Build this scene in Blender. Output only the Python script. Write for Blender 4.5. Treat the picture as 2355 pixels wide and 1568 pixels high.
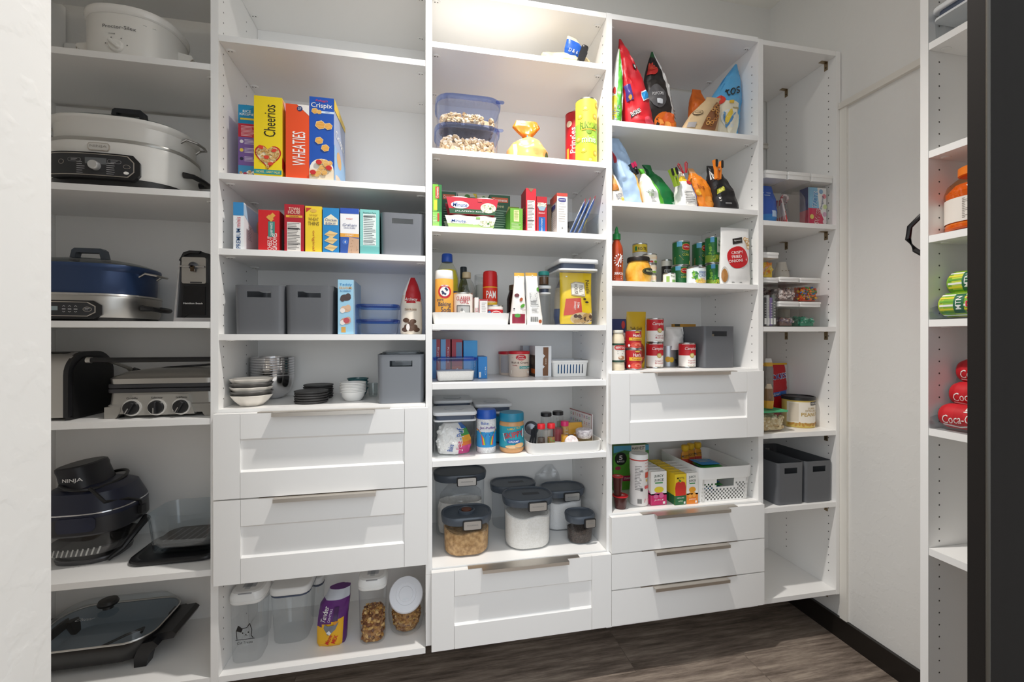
import bpy, math, random
from mathutils import Vector, Matrix, noise
from math import sin, cos, pi, radians
for o in list(bpy.data.objects): bpy.data.objects.remove(o)
SC = bpy.context.scene; COL = SC.collection
# ---------------- camera
F_PX, CAMY, CAMZ, YAW, VC = 999.7, -1.45, 1.21, 0.2019, 775.7
cd = bpy.data.cameras.new('camera'); cam = bpy.data.objects.new('camera', cd); COL.objects.link(cam)
cd.sensor_width = 36; cd.sensor_fit = 'HORIZONTAL'; cd.lens = 36*F_PX/2355; cd.shift_y = -(784-VC)/2355; cd.clip_start = .02
cam.location = (0, CAMY, CAMZ); cam.rotation_euler = (pi/2, 0, -YAW); SC.camera = cam
# ---------------- light
vs = SC.view_settings; vs.view_transform = 'Standard'; vs.look = 'None'; vs.gamma = 1; vs.exposure = -.19
SC.cycles.transparent_max_bounces = 32; SC.cycles.diffuse_bounces = 8
wd = bpy.data.worlds.new('world'); SC.world = wd; wd.use_nodes = True
bg = wd.node_tree.nodes['Background']; bg.inputs[0].default_value = (.885, .945, 1.0, 1); bg.inputs[1].default_value = 1.42
def lamp(name, kind, loc, power, color, size, rot=(0,0,0)):
    l = bpy.data.lights.new(name, kind); l.energy = power; l.color = color
    if kind == 'AREA': l.shape = 'DISK'; l.size = size
    else: l.shadow_soft_size = size
    o = bpy.data.objects.new(name, l); COL.objects.link(o); o.location = loc; o.rotation_euler = rot
    return o
lamp('ceiling_glow', 'AREA', (.33, -.41, 2.735), 4, (1, .965, .92), .11)
sp = lamp('ceiling_lamp', 'SPOT', (.33, -.41, 2.735), 150, (1, .955, .90), .035); sp.data.spot_size = radians(114); sp.data.spot_blend = 1
lamp('hall_daylight_fill', 'AREA', (.2, -3.3, 1.75), 9, (.84, .92, 1), 1.8, (radians(86), 0, radians(-3)))  # soft fill added behind the camera, standing in for cool outside daylight
# ---------------- image helpers: the pinhole of the camera above
SY, CYW = sin(YAW), cos(YAW)
def ray(u, v):
    a, b = (u-1177.5)/F_PX, (v-VC)/F_PX
    return CYW*a+SY, -SY*a+CYW, -b
def W(u, v, y):
    dx, dy, dz = ray(u, v); t = (y-CAMY)/dy
    return t*dx, CAMZ+t*dz
def XU(u, y): return W(u, VC, y)[0]
def rad(u0, u1, y):   # radius of an upright cylinder seen between two pixel columns
    a, b = (math.atan2(*ray(u, VC)[:2]) for u in (u0, u1)); return (y-CAMY)/cos((a+b)/2)*sin((b-a)/2)
def FL(u, v, z):
    dx, dy, dz = ray(u, v); t = (z-CAMZ)/dz
    return t*dx, CAMY+t*dy
# ---------------- materials
MATS = {}
def lin(h):
    c = [int(h[i:i+2], 16)/255 for i in (0, 2, 4)]
    return tuple(x/12.92 if x <= .04045 else ((x+.055)/1.055)**2.4 for x in c)+(1,)
def M(h, r=.45, me=0, **k):
    key = (h, r, me, tuple(k.items()))
    if key in MATS: return MATS[key]
    m = bpy.data.materials.new('surface_'+h); m.use_nodes = True; b = m.node_tree.nodes['Principled BSDF']
    b.inputs['Base Color'].default_value = lin(h); b.inputs['Roughness'].default_value = r; b.inputs['Metallic'].default_value = me
    for n, v in k.items(): b.inputs[n.replace('_', ' ')].default_value = v
    MATS[key] = m; return m
def nodes(name):
    m = bpy.data.materials.new(name); m.use_nodes = True; t = m.node_tree
    return m, t, t.nodes['Principled BSDF'], t.nodes.new, t.links.new
def GL(h='f4f8fa', ior=1.3, rough=.04):
    key = ('gl', h, ior, rough)
    if key in MATS: return MATS[key]
    m = bpy.data.materials.new('clear_plastic_'+h); m.use_nodes = True; t = m.node_tree; t.nodes.clear(); N = t.nodes.new; L = t.links.new
    out = N('ShaderNodeOutputMaterial'); mx = N('ShaderNodeMixShader'); tr = N('ShaderNodeBsdfTransparent'); gl = N('ShaderNodeBsdfGlossy'); fr = N('ShaderNodeLayerWeight'); pw = N('ShaderNodeMath'); pw.operation = 'POWER'; pw.inputs[1].default_value = 4; ma = N('ShaderNodeMath'); ma.operation = 'MULTIPLY_ADD'; ma.inputs[1].default_value = .65; ma.inputs[2].default_value = (ior-1)*.12
    fr.inputs[0].default_value = .5; L_ = lin(h)[:3]; ex = .3 if min(L_) > .6 else .62; tr.inputs[0].default_value = tuple(x**ex for x in L_)+(1,); gl.inputs['Roughness'].default_value = rough; 
    L(fr.outputs['Facing'], pw.inputs[0]); L(pw.outputs[0], ma.inputs[0]); L(ma.outputs[0], mx.inputs[0]); L(tr.outputs[0], mx.inputs[1]); L(gl.outputs[0], mx.inputs[2]); L(mx.outputs[0], out.inputs[0])
    MATS[key] = m; return m
def grainy(name, c1, c2, scale, bump=.3, rough=.8, dist=.002):
    if name in MATS: return MATS[name]
    m, t, b, N, L = nodes(name); tc = N('ShaderNodeTexCoord'); n = N('ShaderNodeTexNoise'); n.inputs['Scale'].default_value = scale; n.inputs['Detail'].default_value = 4
    r = N('ShaderNodeValToRGB'); r.color_ramp.elements[0].color = lin(c1); r.color_ramp.elements[1].color = lin(c2); r.color_ramp.elements[0].position = .35; r.color_ramp.elements[1].position = .65
    bp = N('ShaderNodeBump'); bp.inputs['Strength'].default_value = bump; bp.inputs['Distance'].default_value = dist
    L(tc.outputs['Object'], n.inputs['Vector']); L(n.outputs[0], r.inputs[0]); L(r.outputs[0], b.inputs['Base Color']); L(n.outputs[0], bp.inputs['Height']); L(bp.outputs[0], b.inputs['Normal'])
    b.inputs['Roughness'].default_value = rough; MATS[name] = m; return m
def wall_mat():
    m, t, b, N, L = nodes('textured_plaster'); b.inputs['Base Color'].default_value = lin('e3e2df'); b.inputs['Roughness'].default_value = .6
    tc = N('ShaderNodeTexCoord'); n = N('ShaderNodeTexNoise'); n.inputs['Scale'].default_value = 26; n.inputs['Detail'].default_value = 3
    n2 = N('ShaderNodeTexNoise'); n2.inputs['Scale'].default_value = 5; mu = N('ShaderNodeMath'); mu.operation = 'MULTIPLY'
    r = N('ShaderNodeValToRGB'); r.color_ramp.elements[0].position = .5; r.color_ramp.elements[1].position = .6
    bp = N('ShaderNodeBump'); bp.inputs['Strength'].default_value = .25; bp.inputs['Distance'].default_value = .002
    L(tc.outputs['Object'], n.inputs['Vector']); L(tc.outputs['Object'], n2.inputs['Vector']); L(n.outputs[0], r.inputs[0]); L(r.outputs[0], mu.inputs[0]); L(n2.outputs[0], mu.inputs[1])
    L(mu.outputs[0], bp.inputs['Height']); L(bp.outputs[0], b.inputs['Normal']); return m
def floor_mat():
    m, t, b, N, L = nodes('weathered_oak_planks'); tc = N('ShaderNodeTexCoord')
    br = N('ShaderNodeTexBrick'); br.offset = .37; br.inputs['Scale'].default_value = 1; br.inputs['Brick Width'].default_value = 1.2; br.inputs['Row Height'].default_value = .23
    br.inputs['Mortar Size'].default_value = .0012; br.inputs['Color1'].default_value = (.45,.45,.45,1); br.inputs['Color2'].default_value = (1,1,1,1); br.inputs['Mortar'].default_value = (.05,.05,.05,1)
    mp = N('ShaderNodeMapping'); mp.inputs['Scale'].default_value = (2.2, 22, 1)
    ad = N('ShaderNodeVectorMath'); ad.operation = 'ADD'
    n = N('ShaderNodeTexNoise'); n.inputs['Scale'].default_value = 1.6; n.inputs['Detail'].default_value = 12; n.inputs['Roughness'].default_value = .74
    r = N('ShaderNodeValToRGB'); e = r.color_ramp.elements; e[0].color = lin('52463b'); e[0].position = .32; e[1].color = lin('d2c2b0'); e[1].position = .72
    x = e.new(.5); x.color = lin('96877b')
    mx = N('ShaderNodeMix'); mx.data_type = 'RGBA'; mx.blend_type = 'MULTIPLY'; mx.inputs[0].default_value = .55
    L(tc.outputs['Object'], br.inputs['Vector']); L(tc.outputs['Object'], ad.inputs[0]); L(br.outputs['Color'], ad.inputs[1]); L(ad.outputs[0], mp.inputs['Vector']); L(mp.outputs[0], n.inputs['Vector'])
    L(n.outputs[0], r.inputs[0]); L(r.outputs[0], mx.inputs[6]); L(br.outputs['Color'], mx.inputs[7]); L(mx.outputs[2], b.inputs['Base Color'])
    bp = N('ShaderNodeBump'); bp.inputs['Strength'].default_value = .15; L(n.outputs[0], bp.inputs['Height']); L(bp.outputs[0], b.inputs['Normal'])
    b.inputs['Roughness'].default_value = .5; return m
def brushed(h, rough=.32):
    key = ('br', h, rough)
    if key in MATS: return MATS[key]
    m, t, b, N, L = nodes('brushed_metal_'+h); b.inputs['Base Color'].default_value = lin(h); b.inputs['Metallic'].default_value = 1
    tc = N('ShaderNodeTexCoord'); mp = N('ShaderNodeMapping'); mp.inputs['Scale'].default_value = (4, 4, 900); n = N('ShaderNodeTexNoise'); n.inputs['Scale'].default_value = 2
    ma = N('ShaderNodeMapRange'); ma.inputs[3].default_value = rough-.07; ma.inputs[4].default_value = rough+.1
    L(tc.outputs['Object'], mp.inputs[0]); L(mp.outputs[0], n.inputs[0]); L(n.outputs[0], ma.inputs[0]); L(ma.outputs[0], b.inputs['Roughness']); MATS[key] = m; return m
WHITE = M('f5f4f2', .32); PLAIN = M('f3f2ef', .4); BLACK = M('1a1a1c', .4); CHROME = M('d8d8da', .12, 1); STEEL = brushed('c9c7c3'); NICKEL = brushed('d2cbc2', .4); DARKH = M('2a2826', .6); CLEAR = GL()
# ---------------- text outlines
_cu = bpy.data.curves.new('t', 'FONT'); _cu.resolution_u = 2; _cu.align_x = 'CENTER'; _to = bpy.data.objects.new('t', _cu)
TX = {}
def tmesh(s, bold, shear):
    k = (s, bold, shear)
    if k not in TX:
        COL.objects.link(_to); _cu.body = s; _cu.offset = bold; _cu.shear = shear; _cu.size = 1
        dg = bpy.context.evaluated_depsgraph_get(); dg.update(); e = _to.evaluated_get(dg); me = e.to_mesh()
        TX[k] = ([(v.co.x, v.co.y) for v in me.vertices], [tuple(p.vertices) for p in me.polygons]); e.to_mesh_clear(); COL.objects.unlink(_to)
    return TX[k]
# ---------------- mesh builder
def rr(w, d, r, n=4, cx=0, cy=0):
    r = min(r, w/2-1e-5, d/2-1e-5); p = []
    for sx, sy, a0 in ((1, 1, 0), (-1, 1, pi/2), (-1, -1, pi), (1, -1, 1.5*pi)):
        for i in range(n+1):
            a = a0+pi/2*i/n; p.append((cx+sx*(w/2-r)+r*cos(a), cy+sy*(d/2-r)+r*sin(a)))
    return p
def el(rx, ry, n=32, p=2, cx=0, cy=0):
    q = []
    for i in range(n):
        a = 2*pi*i/n; c, s = cos(a), sin(a)
        q.append((cx+rx*math.copysign(abs(c)**(2/p), c), cy+ry*math.copysign(abs(s)**(2/p), s)))
    return q
class MB:
    def __init__(s): s.k = 0; s.v = []; s.f = []; s.m = []; s.s = []; s.mats = []
    def mi(s, m):
        if m not in s.mats: s.mats.append(m)
        return s.mats.index(m)
    def add(s, vs, fs, m, smooth=False, T=None):
        k = len(s.v); s.v += [tuple(T @ Vector(v)) for v in vs] if T else [tuple(v) for v in vs]
        fn = callable(m)
        for i, f in enumerate(fs):
            s.f.append(tuple(k+j for j in f)); s.m.append(s.mi(m(i) if fn else m)); s.s.append(smooth)
    def box(s, x0, x1, y0, y1, z0, z1, m, T=None):
        s.add([(x, y, z) for z in (z0, z1) for y in (y0, y1) for x in (x0, x1)], [(0,2,3,1),(4,5,7,6),(0,1,5,4),(2,6,7,3),(0,4,6,2),(1,3,7,5)], m, False, T)
    def loft(s, rings, m, c0=True, c1=True, smooth=True, T=None, capm=None):
        n = len(rings[0]); vs = [p for r in rings for p in r]; fs = []
        for j in range(len(rings)-1):
            for i in range(n): fs.append((j*n+i, j*n+(i+1) % n, (j+1)*n+(i+1) % n, (j+1)*n+i))
        mm = (lambda i: m(i % n, i//n)) if callable(m) else m
        s.add(vs, fs, mm, smooth, T)
        cm = capm or (m if not callable(m) else m(0, 0))
        if c0: s.add(rings[0], [tuple(range(n))[::-1]], cm, False, T)
        if c1: s.add(rings[-1], [tuple(range(n))], cm, False, T)
    def rz(s, prof, ringfn, m, **k):   # prof: list of (scale args, z)
        s.loft([[(x, y, z) for x, y in ringfn(*a)] for a, z in prof], m, **k)
    def pill(s, w, d, h, rc, re, m, z=0, n=4, cx=0, cy=0, T=None, flat=False):
        re = min(re, h/2-1e-5); P = []
        for i in range(4): a = pi/2*i/3; P.append((re*(1-sin(a)), z+re*(1-cos(a))))
        for i in range(4): a = pi/2*i/3; P.append((re*(1-cos(a)), z+h-re*(1-sin(a))))
        s.loft([[(x, y, zz) for x, y in rr(w-2*i, d-2*i, max(rc-i, .0004), n, cx, cy)] for i, zz in P], m, T=T)
    def lathe(s, prof, m, cx=0, cy=0, n=32, c0=True, c1=True, T=None, smooth=True):  # prof: (r,z[,mat])
        def mm(i, j): return prof[j+1][2] if len(prof[j+1]) > 2 else m
        s.loft([[(cx+p[0]*cos(2*pi*i/n), cy+p[0]*sin(2*pi*i/n), p[1]) for i in range(n)] for p in prof], mm, c0=c0, c1=c1, T=T, smooth=smooth, capm=m)
    def tube(s, pts, r, m, n=8, closed=False, T=None, flat=1):
        P = [Vector(p) for p in pts]; R = []; up = Vector((0, 0, 1))
        for i, p in enumerate(P):
            a = P[i-1] if (i or closed) else P[0]; b = P[(i+1) % len(P)] if (i+1 < len(P) or closed) else P[-1]
            t = (b-a).normalized(); q = up if abs(t.dot(up)) < .95 else Vector((0, 1, 0)); x = t.cross(q).normalized(); y = t.cross(x)
            rad = r[i] if isinstance(r, (list, tuple)) else r
            R.append([p+rad*(cos(2*pi*k/n)*x+flat*sin(2*pi*k/n)*y) for k in range(n)])
        if closed: R.append(R[0])
        s.loft(R, m, c0=not closed, c1=not closed, T=T)
    def prism(s, pts, fr, c0, c1, m, T=None, smooth=False):   # polygon in frame (a,b) extruded between offsets c0..c1
        n = len(pts); A = [fr(a, b, c0) for a, b in pts]; B = [fr(a, b, c1) for a, b in pts]
        s.add(A+B, [tuple(range(n))[::-1], tuple(range(n, 2*n))], m, False, T)
        s.add(A+B, [(i, (i+1) % n, n+(i+1) % n, n+i) for i in range(n)], m, smooth, T)
    def up(s, c): s.k += 1; return c+s.k*4e-6   # later prints lie on top of earlier ones
    def rect(s, fr, a0, a1, b0, b1, m, c=.0004, nx=1, ny=1):
        c = s.up(c)
        vs = [fr(a0+(a1-a0)*i/nx, b0+(b1-b0)*j/ny, c) for j in range(ny+1) for i in range(nx+1)]
        s.add(vs, [(j*(nx+1)+i, j*(nx+1)+i+1, (j+1)*(nx+1)+i+1, (j+1)*(nx+1)+i) for j in range(ny) for i in range(nx)], m)
    def ell(s, fr, a, b, ra, rb, m, c=.0005, n=20, p=2, rot=0):
        c = s.up(c); vs = [fr(a, b, c)]; cr, sr = cos(rot), sin(rot)
        for k in (.5, 1):
            for x, y in el(ra*k, rb*k, n, p): vs.append(fr(a+x*cr-y*sr, b+x*sr+y*cr, c))
        fs = [(0, 1+i, 1+(i+1) % n) for i in range(n)]+[(1+i, 1+n+i, 1+n+(i+1) % n, 1+(i+1) % n) for i in range(n)]
        s.add(vs, fs, m)
    def poly(s, fr, pts, m, c=.0005): c = s.up(c); s.add([fr(a, b, c) for a, b in pts], [tuple(range(len(pts)))], m)
    def bpoly(s, fr, pts, m, c=.0005):   # a print that follows a bulging surface
        c = s.up(c); n = len(pts)*4; E = [(p[0]+(q[0]-p[0])*i/4, p[1]+(q[1]-p[1])*i/4) for p, q in zip(pts, pts[1:]+pts[:1]) for i in range(4)]; ca, cb = sum(p[0] for p in pts)/len(pts), sum(p[1] for p in pts)/len(pts)
        vs = [fr(ca, cb, c)]+[fr(ca+(a-ca)*k, cb+(b-cb)*k, c) for k in (.25, .5, .75, 1) for a, b in E]
        s.add(vs, [(0, 1+i, 1+(i+1) % n) for i in range(n)]+[(1+j*n+i, 1+j*n+n+i, 1+j*n+n+(i+1) % n, 1+j*n+(i+1) % n) for j in range(3) for i in range(n)], m)
    def line(s, fr, pts, w, m, c=.0006):
        c = s.up(c)
        for (a, b), (d, e) in zip(pts, pts[1:]):
            L = math.hypot(d-a, e-b) or 1; x, y = -(e-b)/L*w/2, (d-a)/L*w/2
            s.add([fr(a+x, b+y, c), fr(a-x, b-y, c), fr(d-x, e-y, c), fr(d+x, e+y, c)], [(0, 1, 2, 3)], m)
    def txt(s, fr, t, a, b, h, m, c=.0008, w=None, rot=0, bold=.015, shear=0):
        vs, fs = tmesh(t, bold*.22, shear)
        if not vs: return
        c = s.up(c)
        x0, x1 = min(v[0] for v in vs), max(v[0] for v in vs); y0, y1 = min(v[1] for v in vs), max(v[1] for v in vs)
        k = h/max(y1-y0, 1e-6); kx = w/(x1-x0) if w else k; mx, my = (x0+x1)/2, (y0+y1)/2; cr, sr = cos(radians(rot)), sin(radians(rot)); o = []
        for x, y in vs:
            x = (x-mx)*kx; y = (y-my)*k; o.append(fr(a+x*cr-y*sr, b+x*sr+y*cr, c))
        s.add(o, fs, m)
    def lines(s, fr, a0, a1, b1, n, dz, m, h=.0012, c=.0006, seed=1):   # rows of small print, too fine to read
        R = random.Random(seed)
        for i in range(n): s.rect(fr, a0, a1-(a1-a0)*R.random()*.35, b1-i*dz-h, b1-i*dz, m, c)
    def blob(s, p, r, m, R, sq=(1, 1, 1)):
        T = Matrix.Translation(p) @ Matrix.Rotation(R.random()*6.3, 4, Vector((R.random()-.5, R.random()-.5, R.random()-.5)).normalized())
        vs = [(0,0,1)]+[(sin(t)*cos(a), sin(t)*sin(a), cos(t)) for t in (1.05, 2.1) for a in (0, 1.257, 2.513, 3.77, 5.027)]+[(0,0,-1)]
        fs = [(0,1+i,1+(i+1)%5) for i in range(5)]+[(1+i,6+i,6+(i+1)%5,1+(i+1)%5) for i in range(5)]+[(11,6+(i+1)%5,6+i) for i in range(5)]
        s.add([(x*r*sq[0], y*r*sq[1], z*r*sq[2]) for x, y, z in vs], fs, m, True, T)
    def build(s, name, parent=None, loc=(0,0,0), rz=0, rot=None):
        me = bpy.data.meshes.new(name); me.from_pydata(s.v, [], s.f)
        for m in s.mats: me.materials.append(m)
        me.polygons.foreach_set('material_index', s.m); me.polygons.foreach_set('use_smooth', s.s)
        me.validate(); me.update(); me.set_sharp_from_angle(angle=radians(38))
        o = bpy.data.objects.new(name, me); COL.objects.link(o); o.location = loc; o.rotation_euler = rot or (0, 0, rz)
        if parent: o.parent = parent
        return o
FRONT = lambda y: (lambda a, b, c: (a, y-c, b))
RIGHT = lambda x, yc=0: (lambda a, b, c: (x+c, yc+a, b))
LEFT = lambda x, yc=0: (lambda a, b, c: (x-c, yc-a, b))
TOP = lambda z: (lambda a, b, c: (a, b, z+c))
def CYL(r, cx=0, cy=0, ang=0): return lambda a, b, c: (cx+(r+c)*sin(ang+a/r), cy-(r+c)*cos(ang+a/r), b)   # label wrapped round a can, seen from the front
def tag(o, label=None, cat=None, group=None, kind=None):
    if label: o['label'] = label
    if cat: o['category'] = cat
    if group: o['group'] = group
    if kind: o['kind'] = kind
    return o
def thing(name, label, cat, loc, rz=0, group=None, rot=None):
    o = bpy.data.objects.new(name, None); o.empty_display_size = .02; COL.objects.link(o); o.location = loc; o.rotation_euler = rot or (0, 0, rz)
    return tag(o, label, cat, group)
def solo(name, mb, label, cat, loc, rz=0, group=None, rot=None, kind=None): return tag(mb.build(name, None, loc, rz, rot), label, cat, group, kind)
def dup(root, loc, rz=None, label=None, group=None):
    def cp(o, par):
        c = o.copy(); COL.objects.link(c)
        if par: c.parent = par
        for ch in list(o.children): cp(ch, c)
        return c
    r = cp(root, None); r.location = loc
    if rz is not None: r.rotation_euler = (0, 0, rz)
    if label: r['label'] = label
    if group: r['group'] = group
    return r
def struct(name, mb): return tag(mb.build(name), None, None, None, 'structure')
# ================= the room
XW, YB, ZC = 1.652, .365, 2.80
SZ = {'1A':2.026,'1B':1.645,'1C':1.257,'1D':.969,'1E':.517,'1F':.195,'2A':2.117,'2B':1.704,'2C':1.477,'2D':1.22,'2E':.994,'2F':.194,
 '3A':2.183,'3B':1.833,'3C':1.577,'3D':1.254,'3E':1.057,'3F':.802,'3G':.452,'4B':1.987,'4C':1.70,'4D':1.413,'4E':1.09,'4F':.582,
 '5A':2.36,'5B':1.663,'5C':1.252,'5D':.836,'5E':.548,'5F':.196}
WALL = wall_mat()
b = MB(); b.box(-2.4, 2.6, -3.6, .6, -.05, 0, floor_mat()); struct('floor', b)
b = MB(); b.box(-1.45, XW+.1, -.95, YB+.1, ZC, ZC+.05, M('eeece6', .7)); struct('ceiling', b)
b = MB(); b.box(-1.45, XW+.1, YB, YB+.1, 0, ZC, WALL); struct('wall_back', b)
b = MB(); b.box(XW, XW+.1, -.95, YB, 0, ZC, WALL); struct('wall_right', b)
b = MB(); b.box(-1.45, -1.35, -.95, YB, 0, ZC, WALL); struct('wall_left', b)
b = MB(); b.box(-1.45, -.45, -.95, -.81, 0, ZC, WALL); b.box(-.45, XW, -.95, -.81, 2.55, ZC, WALL); struct('wall_front', b)
b = MB(); b.box(XW+.1, XW+.2, -3.6, -.95, 0, ZC, WALL); struct('wall_hall_blocker', b)  # unseen hall wall, added to keep sky light off the left jamb
BB = M('1e1a17', .35)
b = MB(); b.box(XW-.014, XW, -.50, YB, 0, .083, BB); struct('baseboard_right', b)
b = MB(); b.box(-1.35, XW-.014, YB-.014, YB, 0, .083, BB); struct('baseboard_back', b)
# black sliding door that closes off the right of the opening
b = MB(); DK = M('24211f', .6, Specular_IOR_Level=.1); y0, y1 = -.877, -.854
b.box(.95, 1.64, y0, y1, .012, 2.5, DK); b.box(.95, .985, y0-.006, y0, .012, 2.5, DK)
door = struct('door_1', b)
b = MB(); b.pill(.006, .006, 2.48, .003, .002, M('4a463f', .3), z=.012, cx=.95, cy=y0-.006); b.build('edge_bead', door)
# ceiling light above the middle of the shelves
t = thing('ceiling_light', 'small round recessed ceiling light above the shelves', 'light', (.33, -.41, ZC))
b = MB(); b.lathe([(.085, -.012), (.085, -.001), (.06, -.001), (.06, -.012)], PLAIN, c0=False, c1=False); b.loft([[(x, y, -.012) for x, y in el(.085, .085)], [(x, y, -.012) for x, y in el(.06, .06)]], PLAIN, False, False); b.build('trim_ring', t)
# ---------------- shelving
TH = .0185; PT = .021
def holes(mb, fr, z0, z1, ys, skip=()):
    n = int((z1-z0)/.032)
    for y in ys:
        for i in range(n+1):
            mb.k = 0; mb.ell(fr, y, z0+i*.032, .0024, .0024, DARKH, .0003, 8)
def cams(shelf_parent, x0, x1, z, dep):
    for x, s in ((x0, 1), (x1, -1)):
        for y in (.045, dep-.075):
            q = MB(); T = Matrix.Translation((x+s*.0152, y, z-.0031))
            q.loft([[(px, py, zz) for px, py in el(.014*k, .009*k, 16)] for k, zz in ((.8, 0), (1, .001), (1, .003))], PLAIN, T=T)
            for dx in (-.005, .004): q.box(dx-.002, dx+.002, -.0015, .0015, -.0004, .0001, DARKH, T=T)
            q.build('shelf_connector', shelf_parent)
def drawer(unit, x0, x1, z0, z1, shaker, hx0, hx1):
    q = MB(); yf, yb = -.0215, -.002; g = .0012
    if shaker:
        sw = (x1-x0)*.118; rl, rh = shaker; r = .007
        q.box(x0, x1, yf+r, yb, z0, z1, WHITE)
        q.box(x0, x0+sw-g, yf, yf+r, z0, z1, WHITE); q.box(x1-sw+g, x1, yf, yf+r, z0, z1, WHITE)
        for a, c in ((z0, rl), (rh, z1)): q.box(x0+sw, x1-sw, yf, yf+r, a, c, WHITE)
        for s in (-1, 1): q.prism([(0, 0), (.006, 0), (0, .006)] if s > 0 else [(0, 0), (0, -.006), (.006, 0)], lambda a, bb, c, s=s: (c, yf+r-a, (rl if s > 0 else rh)+bb), x0+sw, x1-sw, WHITE)
    else: q.box(x0, x1, yf, yb, z0, z1, WHITE)
    d = q.build('drawer', unit)
    q = MB(); q.box(hx0-.045, hx1+.045, yf, -.001, z1+.0002, z1+.0022, NICKEL)
    q.box(hx0, hx1, yf-.02, yf, z1-.0003, z1+.0022, NICKEL); q.box(hx0, hx1, yf-.022, yf-.0195, z1-.009, z1+.0022, NICKEL)
    q.build('handle', d); return d
def unit(n, x0, x1, dep, shelves, ztop, zbot, label, lpanel=True, rpanel=False, back=(None, None)):
    t = thing('shelving_unit', label, 'shelving unit', ((x0+x1)/2, 0, 0), 0, 'white pantry shelving units'); cx = (x0+x1)/2
    def bld(q, nm): return q.build(nm, t, (-cx, 0, 0))
    for side, on in ((0, lpanel), (1, rpanel)):
        if not on: continue
        q = MB(); a = x0-PT if side == 0 else x1; q.box(a, a+PT, 0, YB-.006 if on else dep, zbot-TH, ztop, WHITE)
        fr = RIGHT(x0) if side == 0 else LEFT(x1)
        hy = (.034, dep-.105)
        holes(q, fr, zbot+.06, ztop-.06, hy if side == 0 else [-h for h in hy])
        if side == 0 and n > 1: holes(q, LEFT(a), zbot+.06, ztop-.06, [-h for h in (.034, .252)])
        bld(q, 'side_panel')
    if back[0]:
        q = MB(); q.box(x0+.0006, x1-.0006, dep, dep+.005, back[0], back[1], WHITE); bld(q, 'back_panel')
    for z in list(shelves)+[ztop, zbot]:
        q = MB(); q.box(x0+.0006, x1-.0006, .0015, dep-.0005, z-TH, z, WHITE); s = bld(q, 'shelf')
        if n != 5 and z > 1: cams(s, x0, x1, z-TH, dep)
        if n == 5:
            for y in (.045, dep-.105):
                k = MB(); BR = brushed('a08d70', .35)
                k.box(x1-.0012, x1-.0001, y-.008, y+.008, z-TH-.033, z-TH, BR); k.box(x1-.03, x1-.0001, y-.008, y+.008, z-TH-.0014, z-TH-.0002, BR)
                k.ell(LEFT(x1-.0012), -y, z-TH-.022, .003, .003, DARKH, .0004, 10); k.build('shelf_bracket', s)
    return t
S = lambda n, ks: [SZ[n+k] for k in ks]
TOPZ = 2.367
U1 = unit(1, -1.2287, -.6207, .315, S('1', 'ABCDE'), 2.367, .195, 'shelving unit of kitchen appliances, leftmost, half behind the white wall', back=(.18, 2.0))
U2 = unit(2, -.5997, .0084, .315, S('2', 'ABCDE'), TOPZ, .194, 'white shelving unit with two wide drawers, second from left, holding cereal boxes', back=(.18, 2.36))
U3 = unit(3, .0294, .6404, .358, S('3', 'ABCDEF'), TOPZ, .452, 'white shelving unit with one bottom drawer, in the middle, holding flour canisters', back=(.44, 2.36))
U4 = unit(4, .6614, 1.2658, .350, S('4', 'BCDE'), TOPZ, .582, 'white shelving unit with four drawers, holding chip bags and cans', back=(.57, 1.98))
U5 = unit(5, 1.2868, 1.627, .350, S('5', 'BCDE'), 2.36, .196, 'narrow white corner shelving unit holding candy boxes, against the right wall', rpanel=True, back=(.19, 1.0))
def mkdr(un, cx, u0, u1, vt, vb, pan, hu):
    y = -.0215; x0, _ = W(u0, 800, y); x1, _ = W(u1, 800, y)
    zt = (W(u0, vt[0], y)[1]+W(u1, vt[1], y)[1])/2; zb = (W(u0, vb[0], y)[1]+W(u1, vb[1], y)[1])/2
    sh = None
    if pan: sh = (W(pan[0], pan[2], y)[1]*.5+W(pan[1], pan[3], y)[1]*.5, W(pan[0], pan[4], y)[1]*.5+W(pan[1], pan[5], y)[1]*.5)
    d = drawer(un, x0, x1, zb, zt, sh, XU(hu[0], y-.02), XU(hu[1], y-.02)); d.location = (-un.location.x, 0, 0)
mkdr(U2, 0, 489.5, 983.5, (954, 937), (1149.5, 1118), (557, 926, 1087, 1065, 1009, 994), (624, 861))
mkdr(U2, 0, 490.5, 983, (1154.5, 1120), (1349, 1298), (557, 928, 1285, 1249, 1208, 1182), (627, 864))
mkdr(U3, 0, 992.5, 1406, (1321, 1272), (1502, 1439), (1047, 1357, 1441, 1397, 1371, 1333), (1110, 1309))
mkdr(U4, 0, 1404.5, 1756.5, (858.5, 853.5), (1021.5, 1003.5), (1455.6, 1717, 971.6, 960, 906.7, 901), (1512, 1680))
mkdr(U4, 0, 1407, 1758, (1191, 1159.5), (1273, 1236.5), None, (1511, 1681))
mkdr(U4, 0, 1407, 1758, (1276, 1239), (1356, 1314), None, (1510, 1680))
mkdr(U4, 0, 1407, 1758, (1359.5, 1317), (1439.5, 1390), None, (1508, 1679))
# carcase bottoms behind the drawers
for un, x0, x1, z0, z1, d in ((U2, -.5997, .0084, .46, .97, .31), (U3, .0294, .6404, .235, .43, .35), (U4, .6614, 1.2658, .21, .56, .345)):
    q = MB(); q.box(x0+.03, x1-.03, .0, d-.05, z0+.03, z1-.02, WHITE); q.build('drawer_box', un, (-un.location.x, 0, 0))
    if un is not U2:
        q = MB(); q.box(x0-PT, x0, 0, d, z0-.035, (SZ['3G'] if un is U3 else SZ['4F'])-TH-.0005, WHITE); q.box(x0+.0006, x1-.0006, .0015, d, z0-.035, z0-.035+TH, WHITE); q.build('base_panel', un, (-un.location.x, 0, 0))
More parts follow.
